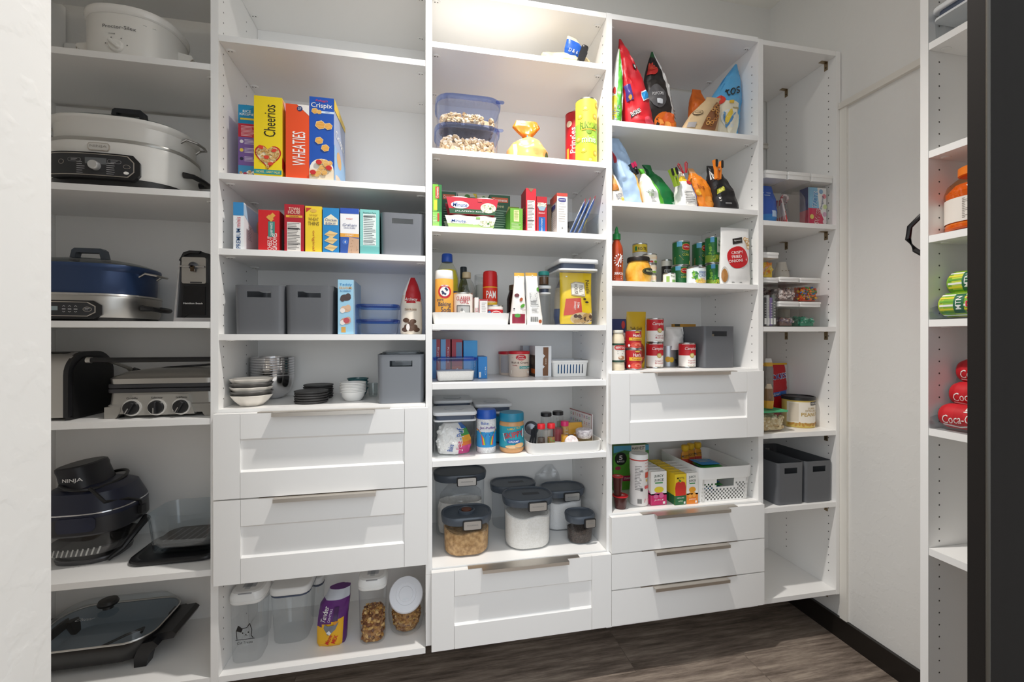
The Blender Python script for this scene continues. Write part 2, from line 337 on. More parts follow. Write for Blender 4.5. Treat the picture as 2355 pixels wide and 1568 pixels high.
# hanging rails on the walls and their cover caps
def rail(name, y0, x0, x1, z):
    q = MB(); q.box(x0, x1, y0-.012, y0, z-.012, z+.014, M('dedad2', .45)); q.box(x0, x1, y0-.016, y0-.012, z-.012, z-.006, M('dedad2', .45)); q.box(x0, x1, y0-.014, y0-.012, z+.004, z+.008, M('c4bfb4', .5)); struct(name, q)
rail('trim_1', YB, -1.2287, -.6207, 2.125)
rail('trim_2', YB, 1.2868, 1.627, 2.13)
q = MB(); zr = W(2117, 57, 0)[1]; q.box(XW-.014, XW, -.52, -.001, 2.125, 2.151, M('dedad2', .45)); q.box(XW-.018, XW-.014, -.52, -.001, 2.125, 2.133, M('dedad2', .45)); q.box(XW-.010, XW, -.03, -.001, .01, 2.125, M('e8e5de', .5)); struct('trim_3', q)
q = MB(); q.pill(.05, .07, .014, .008, .005, PLAIN, T=Matrix.Translation((1.565, .34, 2.15)) @ Matrix.Rotation(pi/2, 4, 'X')); tag(solo('rail_cover', q, 'white plastic cover cap on the wall rail behind the candy boxes unit', 'cover', (0, .016, 0)))
q = MB(); q.pill(.05, .075, .014, .008, .005, PLAIN, T=Matrix.Translation((-1.2, .34, 2.2)) @ Matrix.Rotation(pi/2, 4, 'X')); tag(solo('rail_cover', q, 'white plastic cover cap on the wall beside the white slow cooker', 'cover', (0, .016, 0)))
# unit on the right wall, facing left
XR, YR = 1.3157, -.54
t = UR = thing('shelving_unit', 'white shelving unit of drinks on the right wall, behind the black door', 'shelving unit', (XR, YR, 0), 0, 'white pantry shelving units')
q = MB(); q.box(0, XW-XR-.002, 0, .019, .1, 2.5, WHITE); holes(q, FRONT(0), .25, 2.3, (.037, .25)); q.build('side_panel', t)
q = MB(); q.box(0, XW-XR-.002, -.269, -.25, .1, 2.5, WHITE); q.build('side_panel', t)
RS = {}
for k, v in zip('ABCDEF', (99.5, 347.7, 542, 735, 984.6, 1260)):
    z = CAMZ+(VC-v)*1.1553/F_PX; RS[k] = z
    q = MB(); q.box(.001, XW-XR-.004, -.2495, -.0005, z-TH, z, WHITE); s = q.build('shelf', t)
    q = MB(); T = Matrix.Translation((.04, -.014, z-TH-.003)); q.loft([[(px, py, zz) for px, py in el(.014*k2, .009*k2, 16)] for k2, zz in ((.8, 0), (1, .001), (1, .003))], PLAIN, T=T); q.build('shelf_connector', s)
for k in SZ: SZ[k] += .0007   # things rest a hair above the boards
for k in RS: RS[k] += .0007
# ================= shared builders for what stands on the shelves
PAL = dict(r='c8161d', y='f4cf1b', b='1250b0', w='f4f2ee', k='1b1b1d', g='2f9a3a', o='ee4a1c', n='20305a', t='8fd0cc', gr='5b5d61')
def m(h): return M(PAL.get(h, h), .42)
WT = m('w'); KK = m('k'); RD = m('r')
def span(u0, u1, vt, y, z):
    x0, x1 = XU(u0, y), XU(u1, y); um = (u0+u1)/2
    return (x0+x1)/2, x1-x0, W(um, vt, y)[1]-z
def carton(label, z, u0, u1, vt, y, d, front, deco=None, side=None, top=None, nm='cereal_box', cat='box', group=None, rz=0, lid=0):
    cx, w, h = span(u0, u1, vt, y, z); q = MB(); fm = m(front); sm = m(side or front); tm = m(top or side or front)
    x, yy = w/2, d/2
    P = [(-x,-yy,0),(x,-yy,0),(x,yy,0),(-x,yy,0),(-x,-yy,h),(x,-yy,h),(x,yy,h),(-x,yy,h)]
    q.add(P, [(0,1,5,4)], fm); q.add(P, [(1,2,6,5),(3,0,4,7),(2,3,7,6)], sm); q.add(P, [(4,5,6,7),(0,3,2,1)], tm)
    if lid:   # flap left standing a little open
        q.add([(-x,yy*.9,h),(x,yy*.9,h),(x*.9,0,h+lid),(-x*.9,0,h+lid)], [(0,1,2,3)], M('b39a78', .6))
    if deco: deco(q, FRONT(-yy), RIGHT(x), LEFT(-x), w, h, d)
    return solo(nm, q, label, cat, (cx, y+yy, z), rz, group)
def canm(q, r, h, bands, rim='c9c9c6', deco=None, n=36):
    R = M(rim, .28, 1); pr = [(r*.93, 0), (r, .0015, R), (r, .004, R), (r*.985, .005, R)]
    z = .005; hh = h-.010
    for f, c in bands: pr.append((r*.985, z, m(c))); z = .005+hh*f; pr.append((r*.985, z, m(c)))
    pr += [(r*.985, h-.005, R), (r, h-.004, R), (r, h-.0008, R), (r*.95, h, R), (r*.94, h-.003, R)]
    q.lathe(pr, R, n=n)
    if deco: deco(q, CYL(r*.985), r, h)
def can(label, x, y, z, r, h, bands, deco=None, nm='food_can', cat='can', group=None, rz=0, rim='c9c9c6'):
    rz -= .5*math.atan2(x, y-CAMY); q = MB(); canm(q, r, h, bands, rim, deco); return solo(nm, q, label, cat, (x, y, z), rz, group)
def crect(q, F, a0, a1, b0, b1, mat, c=.0004): q.rect(F, a0, a1, b0, b1, mat, c, max(2, int(abs(a1-a0)/.006)), 1)
def bag(q, prof, matfn, wr=.003, seed=1, na=28, nu=36, sq=1.0):
    # prof: (height, x offset, y offset, half width, half thickness); returns a frame on the front of the bag
    def at(t):
        t = max(0, min(.99999, t))*(len(prof)-1); i = int(t); k = t-i; k = k*k*(3-2*k)*.5+k*.5
        return [prof[i][j]*(1-k)+prof[i+1][j]*k for j in range(5)]
    z0, z1 = prof[0][0], prof[-1][0]; sd = Vector((seed*3.7, seed*1.3, seed*7.1))
    def pt(th, t):
        z, xo, yo, hw, ht = at(t); x = hw*cos(th); s = sin(th); y = ht*math.copysign(abs(s)**.85, s)
        k = wr*min(1, ht/.02)*(1.2*noise.noise(Vector((x*13, s*1.5, z*11))+sd)+1.5*(.35-abs(noise.noise(Vector((x*20+z*9, s*3, z*24-x*8))+sd*2)))+.6*(.3-abs(noise.noise(Vector((x*50, s*3, z*42))+sd))))
        return Vector((xo+x, yo+y-k if s < 0 else yo+y+k, z))
    rings = [[pt(2*pi*i/na, j/nu) for i in range(na)] for j in range(nu+1)]
    def mf(i, j): th = 2*pi*(i+.5)/na; return matfn(cos(th), (j+.5)/nu, sin(th) < 0)
    q.loft(rings, mf)
    def fr(a, b, c):
        t = (b-z0)/(z1-z0) if z1 > z0 else 0
        lo, hi = 0.0, 1.0
        for _ in range(14):
            mid = (lo+hi)/2
            if at(mid)[0] < b: lo = mid
            else: hi = mid
        t = (lo+hi)/2; z, xo, yo, hw, ht = at(t); u = max(-.98, min(.98, a/max(hw, .001)))
        p = pt(2*pi-math.acos(u), t); return (p.x, p.y-c-.0006, p.z)
    return fr
GREY = M('606266', .45)
def shellbox(q, w, d, h, r, t, mat, taper=1.0, hole=None, both=True, lip=0, skip=None, cols=None, levels=None):
    # open-topped bin with real wall thickness; hole = (x0,x1,z0,z1) through front (and back)
    xs = cols or ([hole[0], hole[1]] if hole else []); zs = sorted(set([t]+(levels or ([hole[2], hole[3]] if hole else []))+[h]))
    def ring(z, inset):
        k = taper+(1-taper)*z/h; W2, D2 = w*k/2-inset, d*k/2-inset; rc = max(r-inset, .001); P = []
        def arc(cx, cy, a0): return [(cx+rc*cos(a0+pi/2*i/4), cy+rc*sin(a0+pi/2*i/4)) for i in range(5)]
        P += arc(W2-rc, D2-rc, 0); P += [(x, D2) for x in reversed(xs)]; P += arc(-W2+rc, D2-rc, pi/2); P += arc(-W2+rc, -D2+rc, pi); P += [(x, -D2) for x in xs]; P += arc(W2-rc, -D2+rc, 1.5*pi)
        return [(x, y, z) for x, y in P]
    nx = len(xs); n = 20+2*nx
    fi = lambda i: (i-(15+nx-1)) if 15+nx-1 <= i < 15+2*nx else None   # column number on the front wall
    bi = lambda i: ((nx-1)-(i-5)-1)+1 if 4 <= i < 5+nx else None
    if skip is None: skip = (lambda c, z0, z1: c == 1 and abs(z0-hole[2]) < 1e-6) if hole else (lambda c, z0, z1: False)
    def gone(i, j):
        c = fi(i)
        if c is None and both: c = bi(i)
        return c is not None and skip(c, zs2[j], zs2[j+1])
    zs2 = [0]+zs
    O = [ring(z, 0) for z in zs2]; I = [ring(max(z, t), t) for z in zs2]
    vs = [p for R in O for p in R]+[p for R in I for p in R]; off = len(zs2)*n; fs = []
    V = lambda k, j, i: k*off+j*n+i % n
    for j in range(len(zs2)-1):
        for i in range(n):
            if gone(i, j): continue
            fs.append((V(0,j,i), V(0,j,i+1), V(0,j+1,i+1), V(0,j+1,i)))
            if j: fs.append((V(1,j,i+1), V(1,j,i), V(1,j+1,i), V(1,j+1,i+1)))
            for di, e in ((-1, (i, i)), (1, (i+1, i+1))):
                if gone((i+di) % n, j): a = e[0]; fs.append((V(0,j,a), V(1,j,a), V(1,j+1,a), V(0,j+1,a)))
            for dj, jj in ((-1, j), (1, j+1)):
                if 0 <= j+dj < len(zs2)-1 and gone(i, j+dj): fs.append((V(0,jj,i), V(0,jj,i+1), V(1,jj,i+1), V(1,jj,i)))
    for i in range(n): fs.append((V(0,len(zs2)-1,i), V(0,len(zs2)-1,i+1), V(1,len(zs2)-1,i+1), V(1,len(zs2)-1,i)))
    q.add(vs, fs, mat, True)
    q.add(O[0], [tuple(range(n))[::-1]], mat); q.add(I[1], [tuple(range(n))], mat)
def greybin(label, z, u0, u1, vt, y, d, group='grey plastic storage bins', mat=None, rz=0):
    cx, w, h = span(u0, u1, vt, y, z); q = MB(); hw = w*.24
    shellbox(q, w, d, h, .016, .0022, mat or GREY, .97, (-hw, hw, h*.75, h*.87))
    return solo('storage_bin', q, label, 'storage bin', (cx, y+d/2, z), rz, group)
def pour(q, w, d, z0, z1, r, size, cols, R, n, sq=(1,1,.7), topn=None, core=None):
    # loose pieces: solid core plus pieces showing at the walls and on the top
    if core: q.loft([[(x, y, zz) for x, y in rr(w-size*2, d-size*2, r)] for zz in (z0+.001, z1-size*.8)], core)
    for i in range(n):
        s = R.random(); z = z0+size*.8+(z1-z0-size*1.6)*R.random(); e = size*.8
        if s < .45: p = ((R.random()-.5)*(w-2*e), -d/2+e, z)
        elif s < .62: p = (w/2-e, (R.random()-.5)*(d-2*e), z)
        elif s < .75: p = (-w/2+e, (R.random()-.5)*(d-2*e), z)
        else: p = ((R.random()-.5)*(w-3*e), (R.random()-.5)*(d-3*e), z1-size*.6+size*R.random()*.5)
        q.blob(p, size*(.7+.4*R.random()), R.choice(cols), R, sq)
def tub(t, w, d, h, rc, lidh, lidm, body=None, over=.003, taper=.93, tab=False, skirt=.012):
    # food tub: clear tapering body and a coloured snap lid
    q = MB(); q.loft([[(x*k, y*k, zz) for x, y in rr(w, d, rc)] for k, zz in ((taper*.93, 0), (taper, .004), (taper+(1-taper)*.6, h*.6), (1, h-lidh))], body or CLEAR, c1=False); q.build('body', t)
    q = MB(); q.loft([[(x, y, zz) for x, y in rr(w+2*k, d+2*k, rc+k)] for k, zz in ((over*.2, h-skirt), (over, h-skirt+.001), (over*1.6, h-.006), (over*1.3, h-.001), (-.004, h), (-.007, h-.004), (-.012, h-.004))], lidm, c0=False)
    if tab: q.pill(.03, .02, .003, .009, .001, lidm, z=h-.009, cx=w/2-.004, cy=-d/2+.012)
    q.build('lid', t)
# ---------------- second unit, upper shelves: boxes in a row
def d_treats(q, F, R, L, w, h, d):
    a = -w/2
    q.rect(F, a, -a, h*.75, h, m('1b86b4')); q.rect(F, a, -a, h*.57, h*.75, m('c3263c'), .0005); q.rect(F, a, -a, h*.19, h*.57, m('7a5a9e'), .0005); q.rect(F, a, -a, 0, h*.19, m('3f8fc0'), .0005)
    q.txt(F, 'RICE', a*.1, h*.915, h*.035, WT); q.txt(F, 'KRISPIES', 0, h*.875, h*.03, WT, w=w*.85); q.rect(F, a*.8, -a*.9, h*.80, h*.825, m('e9c93c'), .0007)
    q.lines(F, a*.7, -a*.9, h*.72, 8, h*.018, m('efc6cf'), .0016)
    for i in range(3): q.ell(F, a*.65, h*(.51-.115*i), w*.1, w*.1, m(('e8e2ea', 'f0d24c', '2c2c48')[i])); q.lines(F, a*.35, -a*.95, h*(.54-.115*i), 4, h*.018, m('e4d8ee'), .0016, seed=i)
    for i in range(22): q.ell(F, a+.006+random.random()*(w-.012), h*(.02+.11*random.random()), .005, .004, m(random.choice(['e9dcc8', 'c9a274', 'f2ece2', 'b9455c'])), .0006+.00003*i, 8)
def d_oats(q, F, R, L, w, h, d):
    a = w/2
    q.txt(F, 'Cheerios', a*.12, h*.70, w*.42, KK, rot=90, w=h*.40, bold=0)
    RDm = m('c22a1e'); heart = lambda k: [(k*.9*w/2*16*sin(t)**3/16, h*.26+k*w*.5*(13*cos(t)-5*cos(2*t)-2*cos(3*t)-cos(4*t))/16) for t in [2*pi*i/40 for i in range(40)]]
    q.poly(F, heart(1.05), RDm, .0005); q.poly(F, heart(.92), m('ecdcb4'), .0007)
    rnd = random.Random(4)
    for i in range(120):
        t = rnd.random()*2*pi; k = math.sqrt(rnd.random())*.86; x = k*.9*w/2*sin(t)**3; y = h*.26+k*w*.5*(13*cos(t)-5*cos(2*t)-2*cos(3*t)-cos(4*t))/16
        q.ell(F, x, y, .0042, .0036, m(rnd.choice(['d9ae68', 'c99a55', 'e6c585'])), .0009+i*.000004, 9); q.ell(F, x, y, .0015, .0013, m('8d6a3a'), .0010+i*.000004, 6)
    for x, y in ((-.5, .36), (.45, .33), (-.1, .24), (.2, .16)): q.ell(F, x*a, h*y, .008, .0055, m('d8432f'), .0016, 12, rot=x)
    q.rect(F, -a*.98, a*.98, h*.03, h*.085, m('1d8f96'), .0006); q.txt(F, '2 BOXES - GREAT VALUE', 0, h*.057, h*.027, m('f2e06a'), w=w*.86)
    q.poly(R, [(-d/2+.004, h*.98), (-d/2+.045, h*.98), (-d/2+.045, h*.80)], m('f1b9bc')); q.poly(R, [(-d/2, h*.26), (-d/2+.07, h*.14), (-d/2+.07, h*.02), (-d/2, h*.12)], m('c22a1e'))
def d_flakes(q, F, R, L, w, h, d):
    a = w/2
    q.txt(F, 'WHEATIES', a*.12, h*.405, w*.55, WT, rot=90, w=h*.46, bold=.02)
    q.poly(F, [(-a*.05, h), (a, h), (a, h*.86)], m('efe9e4')); q.ell(F, a*.2, h*.945, w*.12, w*.12, m('24356b'), .0007); q.txt(F, '27', a*.2, h*.945, w*.1, WT, .0009)
def d_squares(q, F, R, L, w, h, d):
    a = w/2; rnd = random.Random(2)
    q.txt(F, "Kellogg's", 0, h*.955, h*.03, m('e13a34'), w=w*.5, shear=.3); q.txt(F, 'Crispix', 0, h*.893, h*.075, WT, w=w*.86, bold=.02)
    q.rect(F, -a*.1, a, h*.81, h*.835, m('cfe0f4')); q.txt(F, 'CRISPY', a*.5, h*.822, h*.012, m('3a63a8'))
    def hexa(x, y, r, c): 
        pts = [(x+r*cos(pi/3*i+.3), y+r*.9*sin(pi/3*i+.3)) for i in range(6)]; q.poly(F, [(px*1.0, py) for px, py in pts], m('f0dcae'), c); q.poly(F, [(x+(px-x)*.9, y+(py-y)*.9) for px, py in pts], m('dd9a3c'), c+.0001)
        for k in (-.5, -.2, .1, .4): q.line(F, [(x-r*.7, y+k*r), (x+r*.6, y+(k+.25)*r)], .0012, m('f0c87a'), c+.0002)
    for i, (x, y, r) in enumerate(((-.55, .83, .2), (-.2, .82, .15), (-.1, .665, .3), (.55, .655, .24), (-.2, .475, .24), (.3, .39, .24))): hexa(x*a, h*y, r*a*1.5, .0006+i*.0003)
    q.ell(F, 0, 0+h*.13, a*.98, h*.13, m('efe8dc'), .0005)
    q.rect(F, -a, a, 0, h*.13, m('ead9bd'), .00055)
    for i in range(22): hexa((rnd.random()*1.7-.85)*a*.85, h*(.06+.16*rnd.random()), a*.26, .0007+i*.0002)
    for x, y in ((-.2, .21), (.6, .15), (-.68, .085)): q.ell(F, x*a, h*y, a*.25, a*.2, m('c8282a'), .0055, 14)
    q.poly(R, [(-d/2, h), (d/2, h), (d/2, h*.93), (-d/2, h*.87)], m('e9c437'), .0005); q.txt(R, 'Crispix', 0, h*.62, h*.12, WT, w=d*.75, bold=.015)
    q.rect(R, -d/2, d/2, 0, h*.45, m('8fb6dc'), .0005); q.ell(R, -d*.1, h*.36, d*.2, h*.1, m('d8a765'), .0008); q.ell(R, 0, h*.08, d*.42, h*.07, m('d9c4ae'), .0008)
z = SZ['2B']
carton('blue and purple rice treats box, leftmost of the cereal boxes', z, 548, 592, 242, .055, .17, '7a5a9e', d_treats, nm='cereal_box', group='cereal boxes')
carton('yellow oat cereal box with a red heart of cereal', z, 584, 648.5, 222, .012, .2, 'f3d51e', d_oats, 'f5dc3a', group='cereal boxes', lid=.006)
carton('orange wheat flakes box with tall white letters', z, 657, 711, 240, .012, .2, 'e9501f', d_flakes, 'd9431a', group='cereal boxes', lid=.006)
carton('blue cereal box with golden hexagon pieces, rightmost of the cereal boxes', z, 711.5, 768, 224, .012, .2, '1450ae', d_squares, 'a3aeca', group='cereal boxes')
def d_premium(q, F, R, L, w, h, d):
    q.rect(F, -w/2, w/2, h*.72, h, m('3a8fcb')); q.txt(F, 'PREMIUM', 0, h*.23, w*.42, m('1d4f86'), rot=90, w=h*.42, bold=.02); q.txt(F, 'minis', 0, h*.58, w*.42, m('c8404e'), rot=90, w=h*.22)
    q.poly(R, [(-d/2, h*.97), (d/2, h*.97), (d/2, h*.6), (0, h*.5), (-d/2, h*.75)], m('b9d6ee')); q.ell(R, d*.2, h*.66, .015, .02, m('e8b683')); q.poly(R, [(d*.1, 0), (d*.5, 0), (d*.5, h*.1)], m('cf4a44')); q.lines(R, -d*.3, -d*.12, h*.55, 9, .005, m('8b98a6'))
def d_grooves(q, F, R, L, w, h, d):
    q.txt(F, 'CHEEZ-IT', .05*w, h*.18, w*.2, WT, rot=90, w=h*.34, bold=.02); q.txt(F, 'GROOVES', .3*w, h*.22, w*.22, WT, rot=90, w=h*.42, bold=.02)
    q.rect(F, -w*.02, w*.3, h*.34, h*.72, m('3f8a80'), .0006); q.txt(F, 'SHARP WHITE', w*.14, h*.53, w*.12, WT, rot=90, w=h*.32)
    for i, (x, y) in enumerate(((.02, .82), (.12, .78), (.2, .87))): q.poly(F, [(w*(x-.14), h*y), (w*x, h*(y-.07)), (w*(x+.14), h*y), (w*x, h*(y+.07))], m('e0a84a'), .0007+i*.0002)
    q.txt(R, 'Grooves', -d*.1, h*.4, d*.2, m('f0e8e0'), rot=80, w=h*.5); q.rect(R, -d*.35, -d*.2, h*.05, h*.6, m('8a8a86'))
def d_town(q, F, R, L, w, h, d):
    q.txt(F, 'TOWN', 0, h*.90, h*.07, m('f0dcc4'), w=w*.55); q.txt(F, 'HOUSE', 0, h*.83, h*.07, m('f0dcc4'), w=w*.62); q.rect(F, -w*.42, w*.42, h*.72, h*.77, m('e0a93a')); q.txt(F, 'ORIGINAL', 0, h*.745, h*.03, m('8a1a22'))
    q.rect(F, -w*.36, w*.34, 0, h*.62, m('e6e1da')); q.lines(F, -w*.33, w*.3, h*.6, 18, h*.032, m('5a5555'), .0016); q.rect(F, -w*.33, w*.31, h*.47, h*.49, KK, .0007); q.rect(F, -w*.33, w*.31, h*.15, h*.16, KK, .0007)
def d_thins(q, F, R, L, w, h, d):
    q.poly(F, [(-w*.45, h*.96), (-w*.45, h*.86), (-w*.1, h*.96)], m('c23a2a')); q.txt(F, 'WHEAT', 0, h*.715, h*.07, m('7a5a24'), w=w*.62); q.txt(F, 'THINS', 0, h*.62, h*.08, m('5c4420'), w=w*.66); q.txt(F, 'THE WHEAT', 0, h*.8, h*.04, m('a37a2a'), w=w*.5); q.ell(F, 0, h*.9, w*.2, h*.04, m('e0b24a'))
    q.txt(F, 'original', 0, h*.25, w*.2, m('b9641e'), rot=-90, w=h*.44, bold=.02)
def d_biskit(q, F, R, L, w, h, d):
    q.poly(F, [(-w*.42, h*.62), (w*.42, h*.62), (w*.42, h*.75), (0, h*.86), (-w*.42, h*.75)], m('f0e6c8'), .0005); q.txt(F, 'Chicken', 0, h*.73, h*.06, m('1c4b8c'), .001, w=w*.7); q.txt(F, 'BISKIT', 0, h*.65, h*.05, m('1c4b8c'), .001, w=w*.62)
    for i, y in enumerate((.40, .26, .1)): q.poly(F, [(-w*.4, h*y), (w*.1, h*(y-.07)), (w*.42, h*(y+.04)), (-w*.08, h*(y+.09))], m('e8c98c'), .0006+i*.0002); q.line(F, [(-w*.3, h*(y+.01)), (w*.3, h*(y+.01))], .0014, m('c49a58'), .0016)
def d_graham(q, F, R, L, w, h, d):
    q.rect(F, -w/2, w/2, h*.88, h, m('2552b4')); q.txt(F, 'meijer', 0, h*.765, h*.04, m('c8302e'), w=w*.36); q.txt(F, 'Graham', 0, h*.63, h*.06, m('2b3f7a'), w=w*.74, shear=.2, bold=0); q.txt(F, 'CRACKERS', 0, h*.565, h*.03, m('2b3f7a'), w=w*.62)
    q.rect(F, -w/2, w/2, h*.36, h*.44, m('e6a53c')); q.txt(F, 'HONEY', 0, h*.4, h*.035, WT); q.rect(F, -w/2, w/2, 0, h*.36, m('2a55a8')); q.poly(F, [(-w*.1, 0), (w/2, 0), (w/2, h*.33), (-w*.02, h*.36)], m('c9a487'), .0006); q.ell(F, -w*.24, h*.25, w*.15, w*.15, m('3f6fc4'), .0007); q.txt(F, '4', -w*.24, h*.25, w*.14, WT, .001)
    for i in range(14): q.ell(F, w*(.05+.4*random.random()), h*.32*random.random(), .001, .001, m('8d6a4e'), .0008, 6)
def d_facts(q, F, R, L, w, h, d):
    q.txt(F, 'Nutrition Facts', 0, h*.925, h*.035, KK, w=w*.68); q.rect(F, -w*.34, w*.34, h*.2, h*.90, m('e4efec')); q.lines(F, -w*.31, w*.32, h*.87, 17, h*.04, m('4a5a5c'), .0016); q.rect(F, -w*.32, w*.32, h*.835, h*.848, KK, .0008); q.rect(F, -w*.32, w*.32, h*.28, h*.287, KK, .0008); q.rect(F, -w/2, w/2, 0, h*.17, m('6fbcb8')); q.txt(F, 'Calories', -w*.15, h*.79, h*.028, KK, .0009)
z = SZ['2C']; G = 'cracker boxes in a row'
carton('white and blue saltine minis box, leftmost of the cracker boxes', z, 536.5, 560.5, 465, .012, .17, 'f0f3f5', d_premium, 'eceff2', group=G, nm='cracker_box')
carton('bright red cheese cracker box with a teal panel', z, 594, 641.5, 483, .012, .17, 'd01f26', d_grooves, 'c02830', group=G, nm='cracker_box')
carton('dark red cracker box with a white facts panel', z, 654, 699, 470, .012, .17, 'b0182a', d_town, '8f1624', group=G, nm='cracker_box')
carton('yellow wheat cracker box with sideways orange lettering', z, 702, 740, 474, .012, .17, 'f0cf2e', d_thins, 'e0b424', group=G, nm='cracker_box')
carton('bright blue cracker box with three stacked crackers pictured', z, 742, 780, 478, .012, .17, '1e86c6', d_biskit, '1a5f96', group=G, nm='cracker_box')
carton('white graham cracker box with blue top and orange band', z, 782.5, 825.5, 479, .012, .17, 'f2f1f2', d_graham, 'c0c4cc', group=G, nm='cracker_box')
carton('pale teal box with a nutrition facts panel facing out', z, 828, 872, 482, .012, .17, '86cfc9', d_facts, '6fb9b4', group=G, nm='cracker_box')
greybin('grey storage bin right of the teal cracker box', z, 874.5, 976, 490, .014, .25, mat=M('74777d', .45))
# ---------------- second unit, middle shelves
z = SZ['2D']
greybin('grey storage bin in front of the left panel, left of its twin', z, 537, 653, 655.5, .014, .25)
greybin('grey storage bin left of the blue cookie box', z, 655, 766, 656, .014, .25)
def d_teddy(q, F, R, L, w, h, d):
    q.txt(F, 'Teddy', 0, h*.905, h*.055, m('2f86c0'), w=w*.8, bold=.03); q.txt(F, 'GRAHAMS', 0, h*.85, h*.045, m('e0a43a'), w=w*.84, bold=.03); q.txt(F, 'BLUEBERRY', 0, h*.79, h*.03, m('2a6fa6'), w=w*.7)
    for y, c in ((.67, '4a3836'), (.46, 'd9b495'), (.24, 'c9a090')):
        q.ell(F, 0, h*y, w*.34, h*.06, m(c), .0006); q.ell(F, -w*.2, h*(y-.03), w*.16, h*.045, m('efe6e0' if y < .6 else c), .0008); q.ell(F, w*.16, h*(y+.03), w*.17, h*.05, m(c), .0009)
    q.ell(F, w*.05, h*.25, w*.2, h*.05, m('c24a54'), .001); q.rect(F, -w*.28, 0, h*.03, h*.13, m('d8a44c'))
carton('pale blue bear cookie box between grey bins and food tubs', z, 777, 813, 643, .012, .17, '9fcfe8', d_teddy, 'a9c6d6', nm='cookie_box')
BLID = GL('4f86dd', 1.5); FT = GL('dfe9f2')
cx, w, h = span(820, 914, 733.5, .03, z); tb = thing('food_tub', 'empty clear food tub with blue lid, lower of two', 'food tub', (cx, .03+.07, z), 0, 'clear food tubs with blue lids')
tub(tb, w, .14, h, .025, .010, BLID, FT); h2 = span(820, 914, 703.5, .03, z)[2]-h
dup(tb, (cx, .03+.07, z+h+.0005), 0, 'empty clear food tub with blue lid, upper of two')
# cookie bag
cx, w, h = span(918, 971, 635, .05, z); q = MB(); hw = w/2
def f(a, b, fr): return m('b3161f') if (b > .43+.06*abs(a) and a > -.62) else m('e7dccb') if b < .56 or a > -.62 else m('f0ece6')
fr = bag(q, [(0, 0, 0, hw*.95, .035), (.02, 0, 0, hw, .04), (h*.5, -.0, 0, hw*.97, .036), (h*.72, .002, 0, hw*.8, .03), (h*.88, .004, 0, hw*.5, .018), (h, .004, 0, hw*.22, .004)], f, .004, 3)
q.txt(fr, 'Archway', 0, h*.60, .014, WT, .001, w=w*.55, shear=.2); q.rect(fr, -hw*.55, hw*.5, h*.41, h*.45, m('d8c9b2'), .0008, 8, 2); q.txt(fr, 'Dark Molasses', 0, h*.43, .007, m('7a4a3a'), .0014, w=w*.5)
for x, y in ((-.2, .24), (.1, .22), (0, .18), (-.15, .13), (.15, .13), (.0, .09), (-.25, .08), (.25, .08)): q.ell(fr, x*w, h*y, .011, .008, m('5a4030'), .0012+.0004*(1-y), 12)
q.ell(fr, -.12*w, h*.12, .006, .012, m('efe8e4'), .004, 12)
solo('cookie_bag', q, 'red and cream cookie bag standing right of the food tubs', 'bag', (cx, .05+.04, z))
# ---------------- dishes on the shelf above the upper drawer
z = SZ['2E']
def rippled(r, h, n=48, k=.035, lob=8): return lambda s, rr_=r: [((rr_*s*(1+k*cos(lob*2*pi*i/n)))*cos(2*pi*i/n), (rr_*s*(1+k*cos(lob*2*pi*i/n)))*sin(2*pi*i/n)) for i in range(n)]
X0, Yf = FL(583, 934, z); r = rad(531, 636, .09)*.95; cxy = (max(XU(583, .09), -.5997+r*1.035+.004), r*1.035+.008)
fn = rippled(r, 0); DW = M('ece6dd', .25); DG = M('5f5d5b', .35)
def dish(mat):
    q = MB(); P = [((.42,), 0), ((.52,), .001), ((.78,), .016), ((.93,), .028), ((1.0,), .034), ((.985,), .035), ((.90,), .028), ((.72,), .016), ((.4,), .006), ((.02,), .0055)]
    q.loft([[(x, y, zz) for x, y in fn(*a)] for a, zz in P], mat); return q
cols = [DW, DG, DW, DG, DW]
htop = W(583, 872, cxy[1]-r*.7)[1]-z; st = (htop-.035)/4
for i, (lab, mm) in enumerate((('white scalloped dish at the bottom of the dish stack', DW), ('grey scalloped dish, second from the bottom of the stack', DG), ('white scalloped dish in the middle of the dish stack', DW), ('grey scalloped dish just under the topmost white one', DG), ('white scalloped dish on top of the dish stack', DW))):
    solo('scalloped_dish', dish(mm), lab, 'dish', (cxy[0], cxy[1], z+i*st), .1*i, 'stack of scalloped dishes')
# steel bowls: the lowest one shows its whole belly, the rest only their rims
y = .235; rB = rad(576, 678, y); cx = XU(627, y)
q = MB(); q.lathe([(.35*rB, 0), (.55*rB, .006), (.80*rB, .025), (.94*rB, .05), (rB, .082), (rB*1.03, .084), (rB*1.03, .0845), (rB*.995, .0842), (.935*rB, .0505), (.795*rB, .0257), (.545*rB, .0066), (.001, .0008)], CHROME, n=40)
hh = W(627, 822, y-rB)[1]-z; n = 8; step = (hh-.085)/(n-1); ORD = ['at the bottom', 'second from the bottom', 'third from the bottom', 'fourth from the bottom', 'fifth from the bottom', 'third from the top', 'second from the top', 'on top']
sb = solo('steel_bowl', q, 'shiny steel bowl at the bottom of the bowl stack', 'bowl', (cx, y, z), 0, 'stack of steel bowls')
for i in range(1, n): dup(sb, (cx, y, z+i*step), 0, 'shiny steel bowl %s of the bowl stack' % ORD[i])
